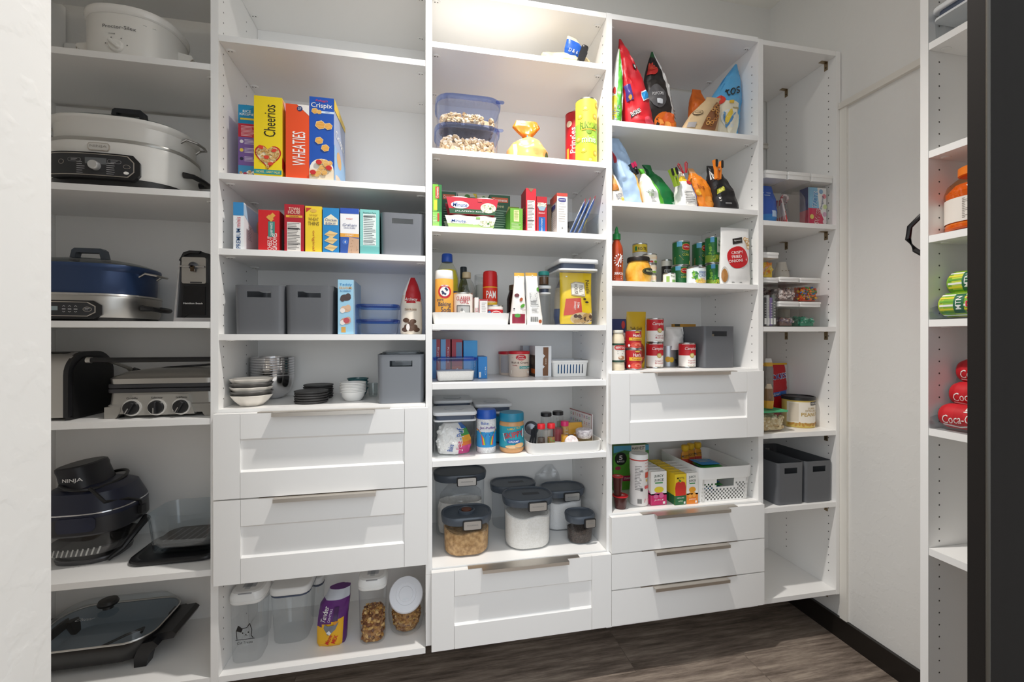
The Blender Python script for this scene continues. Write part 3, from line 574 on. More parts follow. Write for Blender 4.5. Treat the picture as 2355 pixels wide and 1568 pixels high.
# dark coasters
def stack(u0, u1, vt, vb, n, nm, cat, lab, grp, mk, yy=None):
    if yy is None: X0, Y0 = FL((u0+u1)/2, vb, z)
    else: Y0 = yy
    r = rad(u0, u1, Y0+.05); cx = XU((u0+u1)/2, Y0+r); H = W((u0+u1)/2, vt, Y0+r)[1]-z; st = H/n; o = None
    for i in range(n):
        w = 'at the bottom' if i == 0 else 'on top' if i == n-1 else '%s from the bottom' % ('', 'second', 'third', 'fourth', 'fifth', 'sixth')[i]
        L = lab.replace('#', w)
        if o is None: o = solo(nm, mk(r, st), L, cat, (cx, Y0+r, z), 0, grp)
        else: dup(o, (cx+.001*(i % 2), Y0+r, z+i*st), .3*i, L)
def mkplate(r, st):
    q = MB(); q.lathe([(r*.8, 0), (r*.93, .0005), (r*.96, st*.45), (r, st*.5), (r, st*.9), (r*.97, st*.98), (r*.9, st*.9), (r*.01, st*.85)], M('3b3a3a', .5), n=36); return q
stack(676, 756, 897, 930, 5, 'dark_plate', 'small plate', 'small dark grey plate # of the front dark stack', 'front stack of dark plates', mkplate)
stack(697, 767, 883, 930, 6, 'dark_plate', 'small plate', 'small dark grey plate # of the rear dark stack', 'rear stack of dark plates', mkplate, yy=.16)
def mkram(col):
    def g(r, st):
        q = MB(); H = .032; q.lathe([(r*.55, 0), (r*.66, .003), (r*.84, .014), (r*.91, H-.0042), (r*.99, H-.0038), (r*1.01, H-.001), (r*.99, H), (r*.94, H), (r*.855, .016), (r*.68, .0045), (.001, .0045)], M(col, .2), n=36); return q
    return g
X0, Y0 = FL(812, 924, z); Y0 = max(Y0, .02); r = rad(781, 842.5, Y0+.04); cx = XU(812, Y0+r); H = W(812, 878, Y0+r)[1]-z; st = (H-.032)/6
q = mkram('f0efec')(r, 0); rm = solo('white_bowl', q, 'small white bowl at the bottom of the white stack', 'small bowl', (cx, Y0+r, z), 0, 'stack of small white bowls')
for i in range(1, 7): dup(rm, (cx, Y0+r, z+i*st), 0, 'small white bowl %s of the white stack' % (['', 'second from the bottom', 'third from the bottom', 'fourth from the bottom', 'third from the top', 'second from the top', 'on top'][i]))
y = .225; r = rad(798, 848, y); cx = XU(823, y); tops = W(823, 869, y)[1]-z
for i, c in enumerate(('3f6f74', '8a9da0', '4a8288', '3f6f74')):
    q = mkram(c)(r, 0); solo('teal_bowl', q, 'small %s bowl %s of the stack behind the white bowls' % ('grey' if i == 1 else 'teal', ('at the bottom', 'second from the bottom', 'second from the top', 'on top')[i]), 'small bowl', (cx, y, z+i*(tops-.032)/3), 0, 'stack of small bowls behind the white ones')
q = MB(); r = .017; q.lathe([(r*.7, 0), (r*.8, .002), (r*.95, .02), (r, .05), (r*.93, .05), (r*.85, .006), (.001, .006)], GL('e6eeee', 1.4), n=28)
solo('drinking_glass', q, 'small clear glass between the teal bowls and grey bin', 'glass', (XU(858, .2), .2, z))
greybin('frosted grey storage bin right of the white bowls', z, 867.5, 976, 815, .016, .26, mat=M('7b7f85', .4))
q = MB(); w = .105; shellbox(q, .122, .20, span(867.5, 976, 810, .016, z)[2]-.003, .014, .0015, GL('e8eef2', 1.25), 1, None); solo('bin_liner', q, 'clear plastic liner standing in the frosted grey bin', 'bin liner', (XU(921, .016), .016+.13, z+.003))
# ================= third unit
def pouch(label, z, u0, u1, vt, y, th, front, deco=None, name='food_pouch', cat='pouch', group=None, rz=0, top=None, lean=0, wr=.003, seed=1, wt=1.0, xo=0, matfn=None, rot=None):
    cx, w, h = span(u0, u1, vt, y, z); hw = w/2; q = MB(); fm = m(front); tm = m(top or front)
    fr = bag(q, [(0, 0, 0, hw*.96, th), (h*.12, 0, 0, hw, th*1.05), (h*.45, xo*.4, lean*.4, hw*(.5+.5*wt), th*.85), (h*.8, xo*.8, lean*.8, hw*wt, th*.4), (h*.93, xo*.95, lean*.93, hw*wt, .003), (h, xo, lean, hw*wt, .0015)], matfn or (lambda a, b, f: tm if b > .82 else fm), wr, seed)
    if deco: deco(q, fr, w, h)
    return solo(name, q, label, cat, (cx, y+th, z), rz, group, rot)
z = SZ['3A']
# bread bag lying on the top shelf
x0, x1 = XU(1250, .03), XU(1370, .03); L = x1-x0; H = W(1300, 116, .05)[1]-z
TAN = grainy('flour_tortillas', 'c9b080', 'e0cca2', 40, .2)
q = MB(); fr = bag(q, [(0, 0, 0, L*.48, .045), (H*.3, 0, 0, L*.5, .055), (H*.7, 0, 0, L*.49, .048), (H, .0, 0, L*.46, .02)], lambda a, b, f: TAN, .006, 5)
t = thing('bread_bag', 'tan bread bag lying on the highest shelf, closed with a black clip', 'bag', ((x0+x1)/2, .085, z)); q.build('bag', t)
q = MB(); fr2 = bag(q, [(0, 0, 0, .03, .006), (.022, .0, 0, .036, .012), (.045, -.006, 0, .03, .010), (.062, -.02, 0, .018, .005)], lambda a, b, f: m('1f58b4') if b < .8 else m('d8c8a8'), .004, 6)
for i in range(3): q.txt(fr2, 'D&6'[i], -.016+i*.013, .018, .010, WT, .001)
q.build('neck', t, (.012, -.042, .0335), rot=(.2, .25, 0))
t = thing('bag_clip', 'black plastic clip on the tan bread bag', 'clip', (XU(1335, .01), .010, z+.0055))
q = MB(); T = Matrix.Rotation(.25, 4, 'Y'); q.prism([(-.012, 0), (.012, 0), (.017, .03), (.011, .05), (-.006, .05), (-.012, .03)], FRONT(0), -.004, .006, BLACK, T=T); q.build('jaw', t)
q = MB(); T = Matrix.Rotation(.25, 4, 'Y') @ Matrix.Translation((.006, .012, .046)) ; q.pill(.026, .022, .020, .009, .006, BLACK, T=T); q.build('grip', t)
# tubs of snack mix
z = SZ['3B']; LB = GL('a9bdf2', 1.45)
cx, w, h = span(999, 1148, 284, .015, z); cx += .006; h2 = span(997, 1150, 225, .015, z)[2]
tb = thing('food_tub', 'clear tub of cereal snack mix with blue lid, lower of two', 'food tub', (cx, .015+.085, z), 0, 'tubs of cereal snack mix')
tub(tb, w, .17, h, .05, .012, LB, GL('f3f1f4'), .003, .95, True, .018); dup(tb, (cx+.003, .015+.085, z+h+.0006), 0, 'clear tub of cereal snack mix with blue lid, upper of two')
def perim(W_, D_, R):
    a = R.random()*2*pi; c, s_ = cos(a), sin(a); k = 1/max(abs(c)**5+abs(s_)**5, 1e-9)**.2; return W_/2*c*k, D_/2*s_*k
def mix(label, zz, top, seed):
    q = MB(); R = random.Random(seed); C = [m(c) for c in ('d8c2a2', 'c9ae88', 'e6d6bd', 'b4946c', 'cfb592')]
    q.loft([[(x, y, a) for x, y in rr(w*.78*k, .17*.74*k, .04)] for a, k in ((.006, 1), (top*.7, 1.02), (top, .7))], C[0])
    for i in range(330):
        s = R.random(); a = R.random()*2*pi; k = 1 if s < .7 else math.sqrt(R.random())
        px, py = perim(w*.80*k, .17*.76*k, R); p = (px, py, .010+(top-.012)*R.random() if s < .7 else top+R.random()*.006-.12*(1-k)*0)
        T = Matrix.Translation(p) @ Matrix.Rotation(R.random()*6, 4, Vector((R.random()-.5, R.random()-.5, R.random()-.4)).normalized())
        if R.random() < .55: q.pill(.017, .016, .007, .003, .003, R.choice(C), z=-.0035, n=1, T=T)
        else: q.lathe([(.0035, -.006), (.0075, -.005), (.0075, .005), (.0035, .006), (.0035, -.006)], R.choice(C), n=9, c0=False, c1=False, T=T)
    solo('snack_mix', q, label, 'snack mix', (cx, .1, zz), kind='stuff')
mix('heap of brown cereal snack mix inside the lower blue-lidded tub', z+.0004, h*.55, 3); mix('heap of brown cereal snack mix inside the upper blue-lidded tub', z+h+.001, h*.38, 8)
# orange tied bag
cx, w, h = span(1171, 1269, 262, .04, z); hw = w/2; OB = M('f2b36c', .3); OT = M('e9912f', .28, Transmission_Weight=.15)
q = MB(); fr = bag(q, [(0, 0, 0, hw*.9, .045), (.015, 0, 0, hw, .05), (h*.30, 0, 0, hw*.98, .05), (h*.47, 0, 0, hw*.7, .042), (h*.58, .002, 0, hw*.28, .02), (h*.625, .003, 0, hw*.16, .012), (h*.68, .0, 0, hw*.3, .016), (h*.85, -.004, 0, hw*.66, .012), (h, -.002, 0, hw*.5, .004)], lambda a, b, f: OT if b > .62 else OB, .011, 9, 40, 44)
q.rect(fr, -hw*.75, -hw*.6, h*.02, h*.4, m('f7e3cf'), .001, 2, 8); q.ell(fr, hw*.86, h*.16, hw*.09, h*.12, m('3c4a2a'), .001)
t = thing('orange_bag', 'orange plastic bag tied at the neck, between snack tubs and canister', 'bag', (cx, .04+.055, z)); q.build('bag', t)
q = MB(); q.pill(.016, .03, .011, .003, .002, m('4aa3d8'), z=0); q.build('clip_tag', t, (.003, 0, h*.605))
def d_red(q, F, r, h):
    q.txt(F, 'Pringles', -.3*r, h*.52, .026, WT, .001, rot=90, w=h*.42, bold=.03); q.ell(F, -.8*r, h*.8, .012, .012, m('f0e0c4'), .001); crect(q, F, -1.1*r, -.8*r, h*.05, h*.4, m('e7a23a'), .0008)
    q.txt(F, 'P', .5*r, h*.47, .03, WT, .001)
x0 = XU(1309, .1); r = .037
can('red chip canister behind the yellow and green one', x0+r, .14, z, r, span(1300, 1310, 264, .14, z)[2], [(1, 'c01a24')], d_red, 'chip_canister', 'canister', rim='b83a3e')
def d_rings(q, F, r, h):
    vs = r*1.5
    for j in range(12):
        a0 = -vs+j*vs/6; q.poly(F, [(a0, h*.02), (a0+.012, h*.02), (a0+.012, h*.55), (a0, h*.46)], m('a8cf3a'), .0005) if 0 else None
    for i, (a, b) in enumerate(((-.25, .83), (.7, .72), (-.75, .72), (-.4, .2), (.75, .16), (.2, .05), (-.9, .38), (1.0, .9))):
        q.ell(F, a*r, b*h, .012, .010, m('d9b23e'), .0007+i*.0001, 16); q.ell(F, a*r, b*h, .006, .005, m('f0e27a'), .0012+i*.0001, 12)
    q.txt(F, 'FUNYUNS', .15*r, h*.575, .026, m('2f5d2a'), .0016, w=r*1.75, bold=.05); q.txt(F, 'FUNYUNS', .15*r, h*.577, .022, m('cfe04a'), .0020, w=r*1.6, bold=.0); q.txt(F, 'minis', .1*r, h*.36, .022, WT, .0016, w=r*1.3, bold=.05); q.ell(F, .1*r, h*.49, .010, .012, m('7ea23a'), .001); crect(q, F, -.6*r, .8*r, h*.50, h*.52, m('e0a030'), .0012)
x0, x1 = XU(1327.5, .04), XU(1375, .04); r = (x1-x0)/2
can('yellow and green ring snack canister against the right panel', (x0+x1)/2, .015+r, z, r, W(1350, 236, .015+r)[1]-z, [(.05, 'c3d63a'), (.3, 'dfe03f'), (.62, 'a5cf45'), (1, 'f1e24a')], d_rings, 'chip_canister', 'canister', rim='e6e6da')
# ---------------- boxes shelf
z = SZ['3C']
def d_cream(q, F, R, L, w, h, d):
    q.poly(F, [(-w/2, h), (w*.1, h), (-w*.05, 0), (-w/2, 0)], m('7cbf3e')); q.rect(F, -w*.2, w*.2, h*.48, h*.92, m('c8452e'), .0007); q.txt(F, 'Creamette', 0, h*.7, w*.26, WT, rot=90, w=h*.38); q.rect(F, -w*.36, 0, h*.05, h*.42, m('e8d43c'), .0008)
def d_cream2(q, F, R, L, w, h, d):
    q.rect(F, w*.22, w/2, 0, h, m('3f9a44')); q.rect(F, w*.02, w*.22, h*.35, h*.9, m('c8452e'), .0007); q.lines(F, -w*.45, 0, h*.7, 5, h*.1, m('e6f2d8'))
cx, w, h1 = span(992, 1015, 486.5, .012, z)
a = carton('light green pasta box, lower of two beside the left panel', z, 995, 1016, 486.5, .012, .16, '8fcf62', d_cream2, '4f9a4a', nm='pasta_box')
carton('green pasta box with orange tag, upper of two beside the left panel', z+h1+.0006, 995, 1016, 424, .012, .16, '2f7a3c', d_cream, '1f5a30', nm='pasta_box')
def d_dark(txt):
    def g(q, F, R, L, w, h, d):
        q.rect(F, -w*.4, w*.4, h*.82, h*.94, m('c8572e')); q.txt(F, 'Creamette', 0, h*.88, h*.07, WT, w=w*.7); q.txt(F, txt, 0, h*.72, h*.05, m('d9d9a8'), w=w*.4); q.lines(F, -w*.35, w*.4, h*.62, 11, h*.055, m('9fc0a4'), .0018)
    return g
carton('dark green pasta box behind the rice cups, near the left panel', z, 1015, 1049, 441, .12, .07, '1d4a2e', d_dark('RICE'), '17382a', nm='pasta_box')
carton('dark green pasta box right of the rice cups', z, 1126, 1173, 449, .10, .07, '1f5232', d_dark('PENNE'), '17402a', nm='pasta_box')
def d_peek(c):
    def g(q, F, R, L, w, h, d): q.rect(F, -w/2, w/2, h*.92, h, m('d8d6c4')); q.ell(F, 0, h*.93, w*.15, h*.05, m('4f8a3a'), .0007); q.poly(F, [(w*.3, h), (w/2, h), (w/2, h*.88)], m(c), .0008)
    return g
carton('grey-green box with yellow corner, behind the rice cups', z, 1053, 1096, 444.5, .2, .08, '5e7a5c', d_peek('e6c83a'), nm='food_box')
carton('pale green box peeking out behind the rice cups', z, 1097, 1128, 449, .2, .08, '9fb09a', d_peek('cfe0c8'), nm='food_box')
def ricecup(label, z, u0, u1, vt, y, sleeve, band, name, up):
    cx, w, h = span(u0, u1, vt, y, z); t = thing('rice_cups', label, 'rice cups', (cx, y+.035, z), 0, 'packs of rice cups')
    for s in (-1, 1):
        q = MB(); T = Matrix.Translation((s*w*.245, 0, 0)); q.lathe([(.028, .0), (.03, .002), (.036, h*.88), (.039, h*.9), (.039, h*.96), (.036, h*.97), (.03, h*.975)], m('f1ede8'), T=T); q.build('cup', t)
    q = MB(); k = w/2; yy = -.0385
    q.add([(-k*.86, yy, h*.03), (k*.86, yy, h*.03), (k, yy, h*.9), (-k, yy, h*.9), (-k, yy+.02, h), (k*.97, yy+.02, h), (-k*.86, -yy, h*.03), (k*.86, -yy, h*.03), (k, -yy, h*.9), (-k, -yy, h*.9)], [(0,1,2,3), (3,2,5,4), (6,9,8,7), (0,6,7,1)], m(sleeve))
    F = FRONT(yy)
    if up: q.poly(F, [(-k*.86, h*.03), (k*.86, h*.03), (k*.9, h*.3), (-k*.9, h*.3)], m('2a5a38'))
    else: q.poly(F, [(-k*.9, h*.3), (k*.2, h*.3), (k*.9, h*.55), (k*.9, h*.1), (-k*.86, h*.03)], m('a9c97a'))
    q.ell(F, -k*.48, h*.5, k*.34, h*.2, WT, .0007); q.txt(F, 'Minute', -k*.48, h*.5, h*.22, m('2b57a6'), .001, w=k*.55, bold=.03, shear=.15)
    q.txt(F, name, -k*.12, h*.17, h*.11, WT, .001, w=k*1.1, bold=.02) if up else q.txt(F, name, k*.18, h*.3, h*.12, m('f4f8ee'), .001, w=k*.55)
    q.ell(F, k*.6, h*.4, k*.3, h*.27, m('e9e2cf'), .0012)
    rnd = random.Random(3)
    for i in range(40): a, r = rnd.random()*6.3, math.sqrt(rnd.random()); q.ell(F, k*.6+r*cos(a)*k*.26, h*.4+r*sin(a)*h*.24, .002, .0012, m(rnd.choice(['d9cf9c', 'f4efe0', '8fa860'])), .0015, 6, rot=a)
    q.rect(F, k*.2, k*.36, h*.72, h*.86, m('d8434a' if up else '8fbf6a'), .001); q.ell(F, k*.68, h*.4, .004, .003, m('4f8a3a'), .002)
    q.build('sleeve', t); return h
h1 = ricecup('cream pack of two rice cups, lower of two', z, 1023, 1141, 495, .014, 'ece6d8', 'x', 'organic', False)
ricecup('red pack of two jalapeño rice cups, upper of two', z+h1+.0008, 1026, 1146, 452, .014, 'c8283c', 'x', 'JALAPEÑO RICE', True)
def d_small(q, F, R, L, w, h, d): q.rect(F, -w*.22, w*.22, h*.4, h*.92, m('e2e7a2')); q.lines(F, -w*.4, w*.4, h*.34, 6, h*.05, m('d8e8b4')); q.lines(F, -w*.18, w*.2, h*.88, 8, h*.05, m('7a8a3a'))
carton('short bright green box with open dark flap', z, 1173.5, 1202, 479, .012, .09, '6fae38', d_small, '5a9a34', nm='food_box', lid=.018)
def d_rtall(q, F, R, L, w, h, d):
    q.rect(F, -w*.36, w*.36, h*.02, h*.72, m('e7e2dc')); q.lines(F, -w*.33, w*.3, h*.7, 19, h*.034, m('6a6260'), .0014); q.rect(F, -w*.34, w*.32, h*.52, h*.535, KK, .0007); q.rect(F, -w*.34, w*.32, h*.24, h*.25, KK, .0007); q.poly(F, [(-w*.3, h), (0, h*.91), (w*.3, h)], m('8a6a52'))
    q.lines(L, -.06, .02, h*.6, 10, h*.05, m('e9d9d0'))
carton('tall red box with a white facts panel and notched top', z, 1209.5, 1233, 433, .012, .075, 'cc2030', d_rtall, 'b01c2a', nm='food_box')
def d_bowl(q, F, R, L, w, h, d):
    q.ell(F, 0, h*.74, w*.43, h*.09, m('d8d2c0')); q.poly(F, [(-w*.4, h*.72), (w*.4, h*.72), (w*.22, h*.6), (-w*.22, h*.6)], m('9ab3c4'), .0007); rnd = random.Random(1)
    for i in range(40): q.ell(F, (rnd.random()-.5)*w*.75, h*(.72+.1*rnd.random()), .0022, .0018, m(rnd.choice(['f4efdf', 'cdbf9f', 'e4dcc8'])), .001, 6)
    q.txt(F, 'BREAKFAST', 0, h*.53, h*.03, WT, w=w*.6); q.rect(F, -w*.3, w*.32, 0, h*.42, m('1f63ae'), .0007); q.txt(F, 'Extra Creamy', 0, h*.2, w*.17, WT, .001, rot=90, w=h*.36)
carton('red cereal box with a bowl pictured, right of the facts panel box', z, 1234, 1258, 452, .014, .075, 'b51f2a', d_bowl, '8f1a24', nm='food_box', lid=.004)
carton('dark brown box squeezed between the red and white boxes', z, 1259.5, 1268, 470, .06, .06, '4a3a26', nm='food_box')
def d_white(q, F, R, L, w, h, d):
    q.rect(F, -w/2, w/2, h*.92, h, m('c84a3e')); q.ell(F, 0, h*.83, w*.38, h*.05, m('4a4a8c'), .0006, p=3); q.txt(F, 'CARNATION', 0, h*.83, h*.03, WT, .001, w=w*.6); q.txt(F, 'INSTANT', 0, h*.73, h*.025, m('4a4a6c'), w=w*.5); q.txt(F, '+', 0, h*.12, h*.05, KK); q.lines(F, -w*.35, w*.4, h*.66, 7, h*.06, m('9a8f88')); 
    q.rect(L, -d/2, d/2, h*.8, h, m('d2533f')); q.ell(L, 0, h*.7, d*.3, h*.06, m('4a4a8c'), .0006, p=3); q.lines(L, -d*.4, d*.4, h*.6, 10, h*.05, m('a8a098'))
carton('white drink mix box with red top and purple oval', z, 1281, 1305, 444, .012, .085, 'f1eeea', d_white, 'e5e1dc', 'c84a3e', nm='food_box')
# clear bin with blue packets
cx, w, h = span(1307, 1379, 490, .013, z); q = MB(); BW = w
shellbox(q, w, .16, h, .006, .0018, GL('e9eef2', 1.35), 1); solo('clear_bin', q, 'clear plastic bin holding blue packets, on the box shelf', 'bin', (cx, .013+.08, z))
for i, (dx, lab) in enumerate(((-.016, 'leftmost'), (0, 'middle'), (.017, 'rightmost'))):
    q = MB(); hh = W(1370, 455+i*-4+10, .05)[1]-z
    fr = bag(q, [(0, 0, 0, .045, .003), (.04, 0, 0, .046, .0045), (hh*.8, 0, 0, .046, .004), (hh*1.02, 0, 0, .045, .0015)], lambda a, b, f: m('c23a3a') if b > .88 else m('3a6fc0') if (a < .2) == f else m('d8dde6'), .003, 20+i, 20, 24)
    q.lines(fr, -.03, .03, hh*.7, 5, .012, m('e8eef6'), .003, .001); q.ell(fr, 0, hh*.35, .03, .02, m('d8c24a'), .0012)
    solo('snack_packet', q, 'blue foil packet leaning in the clear bin, %s of three' % lab, 'packet', (cx-.016+dx*.95, .075, z+.010), 0, 'blue packets in the clear bin', (radians(25), 0, radians(72)))
q = MB(); q.lathe([(.03, 0), (.034, .003), (.034, .075), (.028, .082), (.028, .084), (.031, .084, m('3a2a22')), (.031, .1, m('3a2a22')), (.001, .1, m('3a2a22'))], GL('d8c8b8', 1.4)); solo('glass_jar', q, 'glass jar with dark lid behind the clear packet bin', 'jar', (XU(1320, .24), .24, z))
# ---------------- baking shelf with the white turntable tray
z = SZ['3D']
x0, x1 = .0315, XU(1174, .02); TW = x1-x0; tx = (x0+x1)/2
q = MB(); hT = W(1100, 719, .02)[1]-z; shellbox(q, TW, .26, hT, .03, .003, PLAIN, .97)
solo('storage_tray', q, 'white low tray of baking supplies under the red capped spray can', 'tray', (tx, .145, z)); zt = z+.0036
def at(u, y): return XU(u, y)
def bottle(t, prof, cap, bodym, capm, n=36):
    q = MB(); q.lathe(prof, bodym, n=n, c1=False); q.build('bottle', t)
    q = MB(); q.lathe(cap, capm, n=24); q.build('cap', t)
y = .16; H = W(1018, 584, y)[1]-zt; r = rad(992, 1049, y)*.94
t = thing('oil_bottle', 'tall bottle of yellow cooking oil with blue cap at the tray back', 'bottle', (max(at(1020, y), x0+r+.013), y, zt))
OIL = GL('e6d83e', 1.4)
bottle(t, [(r*.9, 0), (r, .004), (r, H*.5), (r*.96, H*.54), (r, H*.58), (r, H*.66), (r*.8, H*.78), (r*.45, H*.88), (r*.4, H*.9)], [(r*.46, H*.88), (r*.48, H*.885), (r*.46, H*.985), (r*.4, H), (.001, H)], GL('eef2d8', 1.4), M('1f4fb0', .35))
q = MB(); q.lathe([(r*.86, .004), (r*.95, .006), (r*.95, H*.50), (r*.92, H*.54), (r*.95, H*.58), (r*.95, H*.65), (r*.75, H*.77), (r*.001, H*.77)], M('d9cb34', .12)); q.build('oil', t)
q = MB(); q.lathe([(r*1.005, H*.22), (r*1.005, H*.46)], m('2b3f7a'), c0=False, c1=False); q.txt(CYL(r*1.006), 'CRISCO', -r*.5, H*.34, .02, m('e9e2d8'), .001, w=.07); q.build('label', t)
y0 = .03; r = rad(1000, 1043, y0); y = y0+r; H = W(1021, 623, y)[1]-zt
t = thing('baking_soda', 'orange baking soda shaker with white cap in the tray', 'shaker', (max(at(1021.5, y0), x0+r+.009), y, zt)); q = MB()
q.lathe([(r*.95, 0), (r, .003), (r, H*.82), (r*.97, H*.84)], m('eeb04a')); F = CYL(r)
crect(q, F, -r*1.5, r*1.5, H*.02, H*.13, m('e98a2e'), .0005); crect(q, F, -r*1.5, r*1.5, H*.13, H*.16, m('d8542e'), .0006)
q.ell(F, 0, H*.59, r*.74, r*.74, m('c8252e'), .0006); q.ell(F, 0, H*.59, r*.52, r*.52, WT, .0012); q.txt(F, 'ARM & HAMMER', 0, H*.7, .006, WT, .0016, w=r*.8); 
q.line(F, [(-r*.25, H*.54), (r*.2, H*.64)], .004, m('20305a'), .0018); q.line(F, [(r*.05, H*.66), (r*.3, H*.61)], .007, m('20305a'), .0018); q.line(F, [(-r*.3, H*.6), (-r*.05, H*.55), (r*.15, H*.54)], .006, m('20305a'), .0018)
q.txt(F, 'pure', -r*.5, H*.425, .009, m('20305a'), .001); q.txt(F, 'Baking', 0, H*.345, .020, m('20305a'), .001, w=r*1.4, bold=.02); q.txt(F, 'Soda', r*.15, H*.25, .018, m('20305a'), .001, w=r*1.1, bold=.02); q.build('body', t)
q = MB(); q.lathe([(r*.98, H*.835), (r*.99, H*.84), (r*.98, H*.985), (r*.93, H), (.001, H)], PLAIN); q.build('cap', t)
y = .235; H = W(1068, 614, y)[1]-zt; r = .028
t = thing('vinegar_bottle', 'dark bottle with black cap behind the clear syrup bottle', 'bottle', (at(1066, y), y, zt))
bottle(t, [(r*.9, 0), (r, .004), (r, H*.5), (r*.55, H*.72), (r*.38, H*.8), (r*.38, H*.82)], [(r*.46, H*.8), (r*.46, H*.985), (r*.4, H), (.001, H)], GL('6a7a4a', 1.45), M('2c3338', .4))
y = .142; H = W(1073, 626, y)[1]-zt; r = .034
t = thing('syrup_bottle', 'clear bottle of light syrup with tan cap', 'bottle', (at(1073, y), y, zt))
bottle(t, [(r*.9, 0), (r, .004), (r, H*.6), (r*.97, H*.66), (r*.7, H*.8), (r*.42, H*.87), (r*.38, H*.9)], [(r*.46, H*.885), (r*.47, H*.89), (r*.46, H*.985), (r*.4, H), (.001, H)], GL('e4e6e0', 1.5), M('b9a888', .5))
q = MB(); q.lathe([(r*1.006, H*.12), (r*1.006, H*.5)], m('e9e2da'), c0=False, c1=False); q.rect(CYL(r*1.007), r*.6, r*1.3, H*.3, H*.5, m('c23a3a'), .0006, 6); q.build('label', t)
def d_girl(q, F, r, h):
    q.txt(F, 'CLABBER', 0, h*.80, .014, m('b8323a'), .001, w=r*1.5, bold=.04); q.txt(F, 'GIRL', .1*r, h*.69, .012, m('b8323a'), .001, w=r*.9, bold=.04)
    crect(q, F, -r*.72, r*.72, h*.06, h*.58, m('5a5a5c'), .0007); crect(q, F, -r*.62, r*.62, h*.1, h*.55, m('b9bab8'), .0009); q.ell(F, -.1*r, h*.28, r*.3, h*.14, m('efefec'), .0014); q.ell(F, -.15*r, h*.43, r*.12, h*.05, m('8a8a88'), .0016); q.ell(F, .3*r, h*.2, r*.25, h*.08, m('7a7a7a'), .0016)
y0 = .028; r = rad(1044, 1090, y0)
can('white baking powder can with red lettering in the tray', at(1067, y0), y0+r, zt, r, W(1067, 674, y0+r)[1]-zt, [(1, 'efe9e2')], d_girl, 'baking_powder', 'can', rim='e6e2da')
def d_ten(q, F, R, L, w, h, d): q.txt(F, 'JELLO', 0, h*.5, h*.2, m('b8323a'), w=w*.8)
carton('small white box with red lettering beside the baking powder', zt, 1092, 1100.5, 684, .035, .05, 'ece6e2', d_ten, nm='food_box')
def d_facts2(q, F, R, L, w, h, d): q.rect(F, -w*.48, -w*.42, 0, h, m('a8323a')); q.rect(F, -w*.42, w*.48, h*.94, h, m('a8323a')); q.lines(F, -w*.2, w*.4, h*.85, 11, h*.07, m('8a8886'))
carton('small white box with facts panel in front of the spray can', zt, 1102, 1121, 688, .022, .03, 'ece9e6', d_facts2, nm='food_box')
y = .075; r = rad(1113, 1148, .05); H = W(1130, 620, y)[1]-zt
t = thing('cooking_spray', 'yellow cooking spray can with red cap in the tray', 'spray can', (at(1131, y), y+.04, zt)); q = MB(); q.lathe([(r*.95, 0), (r, .003), (r, H*.68), (r*.96, H*.70), (r*.9, H*.71)], m('edc22e')); F = CYL(r)
crect(q, F, -r*1.5, r*1.5, H*.42, H*.68, m('d8331e'), .0005); q.poly(F, [(-r, H*.36), (r, H*.36), (r, H*.44), (-r, H*.42)], m('e8662a'), .0007); q.txt(F, 'PAM', 0, H*.55, H*.14, WT, .001, w=r*1.35, bold=.05); q.txt(F, 'ORIGINAL', 0, H*.41, H*.03, WT, .0016, w=r*1.3); q.lines(F, -r*.7, r*.7, H*.3, 3, H*.05, m('a85a1e')); q.build('can', t)
q = MB(); q.lathe([(r*1.0, H*.70), (r*1.01, H*.705), (r*.98, H*.93), (r*.9, H*.985), (r*.7, H), (.001, H)], M('c8181c', .3)); q.build('cap', t)
def d_milk(q, F, r, h): crect(q, F, -r*1.4, r*1.4, h*.1, h*.75, m('c8282e'), .0006); q.ell(F, r*.1, h*.42, r*.75, h*.25, m('efe6e2'), .0010); q.ell(F, r*.1, h*.42, r*.68, h*.21, m('c8282e'), .0014); q.txt(F, 'Carnation', r*.1, h*.42, h*.16, WT, .0018, w=r*1.2); q.ell(F, -r*.8, h*.55, r*.25, r*.3, m('3f8fc8'), .0016)
y0 = .016; r = rad(1122.5, 1161, y0); r = min(r, .028)
can('small red and white milk can at the right end of the tray', min(at(1142, y0), x1-r-.016), y0+r+.006, zt+.0004, r, W(1142, 702, y0+r)[1]-zt, [(1, 'f0ece6')], d_milk)
y = .21; r = .046; H = W(1120, 634, y)[1]-zt
t = thing('drink_canister', 'white canister with green logo behind the spray can', 'canister', (at(1118, y), y, zt)); q = MB(); q.lathe([(r, 0), (r, H*.97), (r*.98, H), (r*.9, H), (r*.9, H*.9)], GL('eef0f0', 1.4), c1=False); q.ell(CYL(r), -.1*r, H*.42, r*.42, r*.5, m('2f9a4c'), .001); q.txt(CYL(r), '50%', -.1*r, H*.42, .014, WT, .002); q.build('body', t)
q = MB(); q.lathe([(r*.86, .002), (r*.86, H*.8)], m('dfe4e4')); q.build('powder', t)
y = .16; r = .037; H = W(1190, 656, y)[1]-z
t = thing('molasses_jar', 'dark jar with metal lid behind the two pouches', 'jar', (at(1188, y), y, z)); q = MB(); q.lathe([(r*.9, 0), (r, .005), (r, H*.65), (r*.78, H*.85), (r*.72, H*.88)], M('2a1416', .12)); crect(q, CYL(r), -r*1.2, r*.9, H*.05, H*.32, m('8f8f96'), .001); q.build('body', t)
q = MB(); q.lathe([(r*.78, H*.87), (r*.8, H*.875), (r*.79, H*.99), (r*.74, H), (.001, H)], M('7a6a58', .3, .7)); q.build('lid', t)
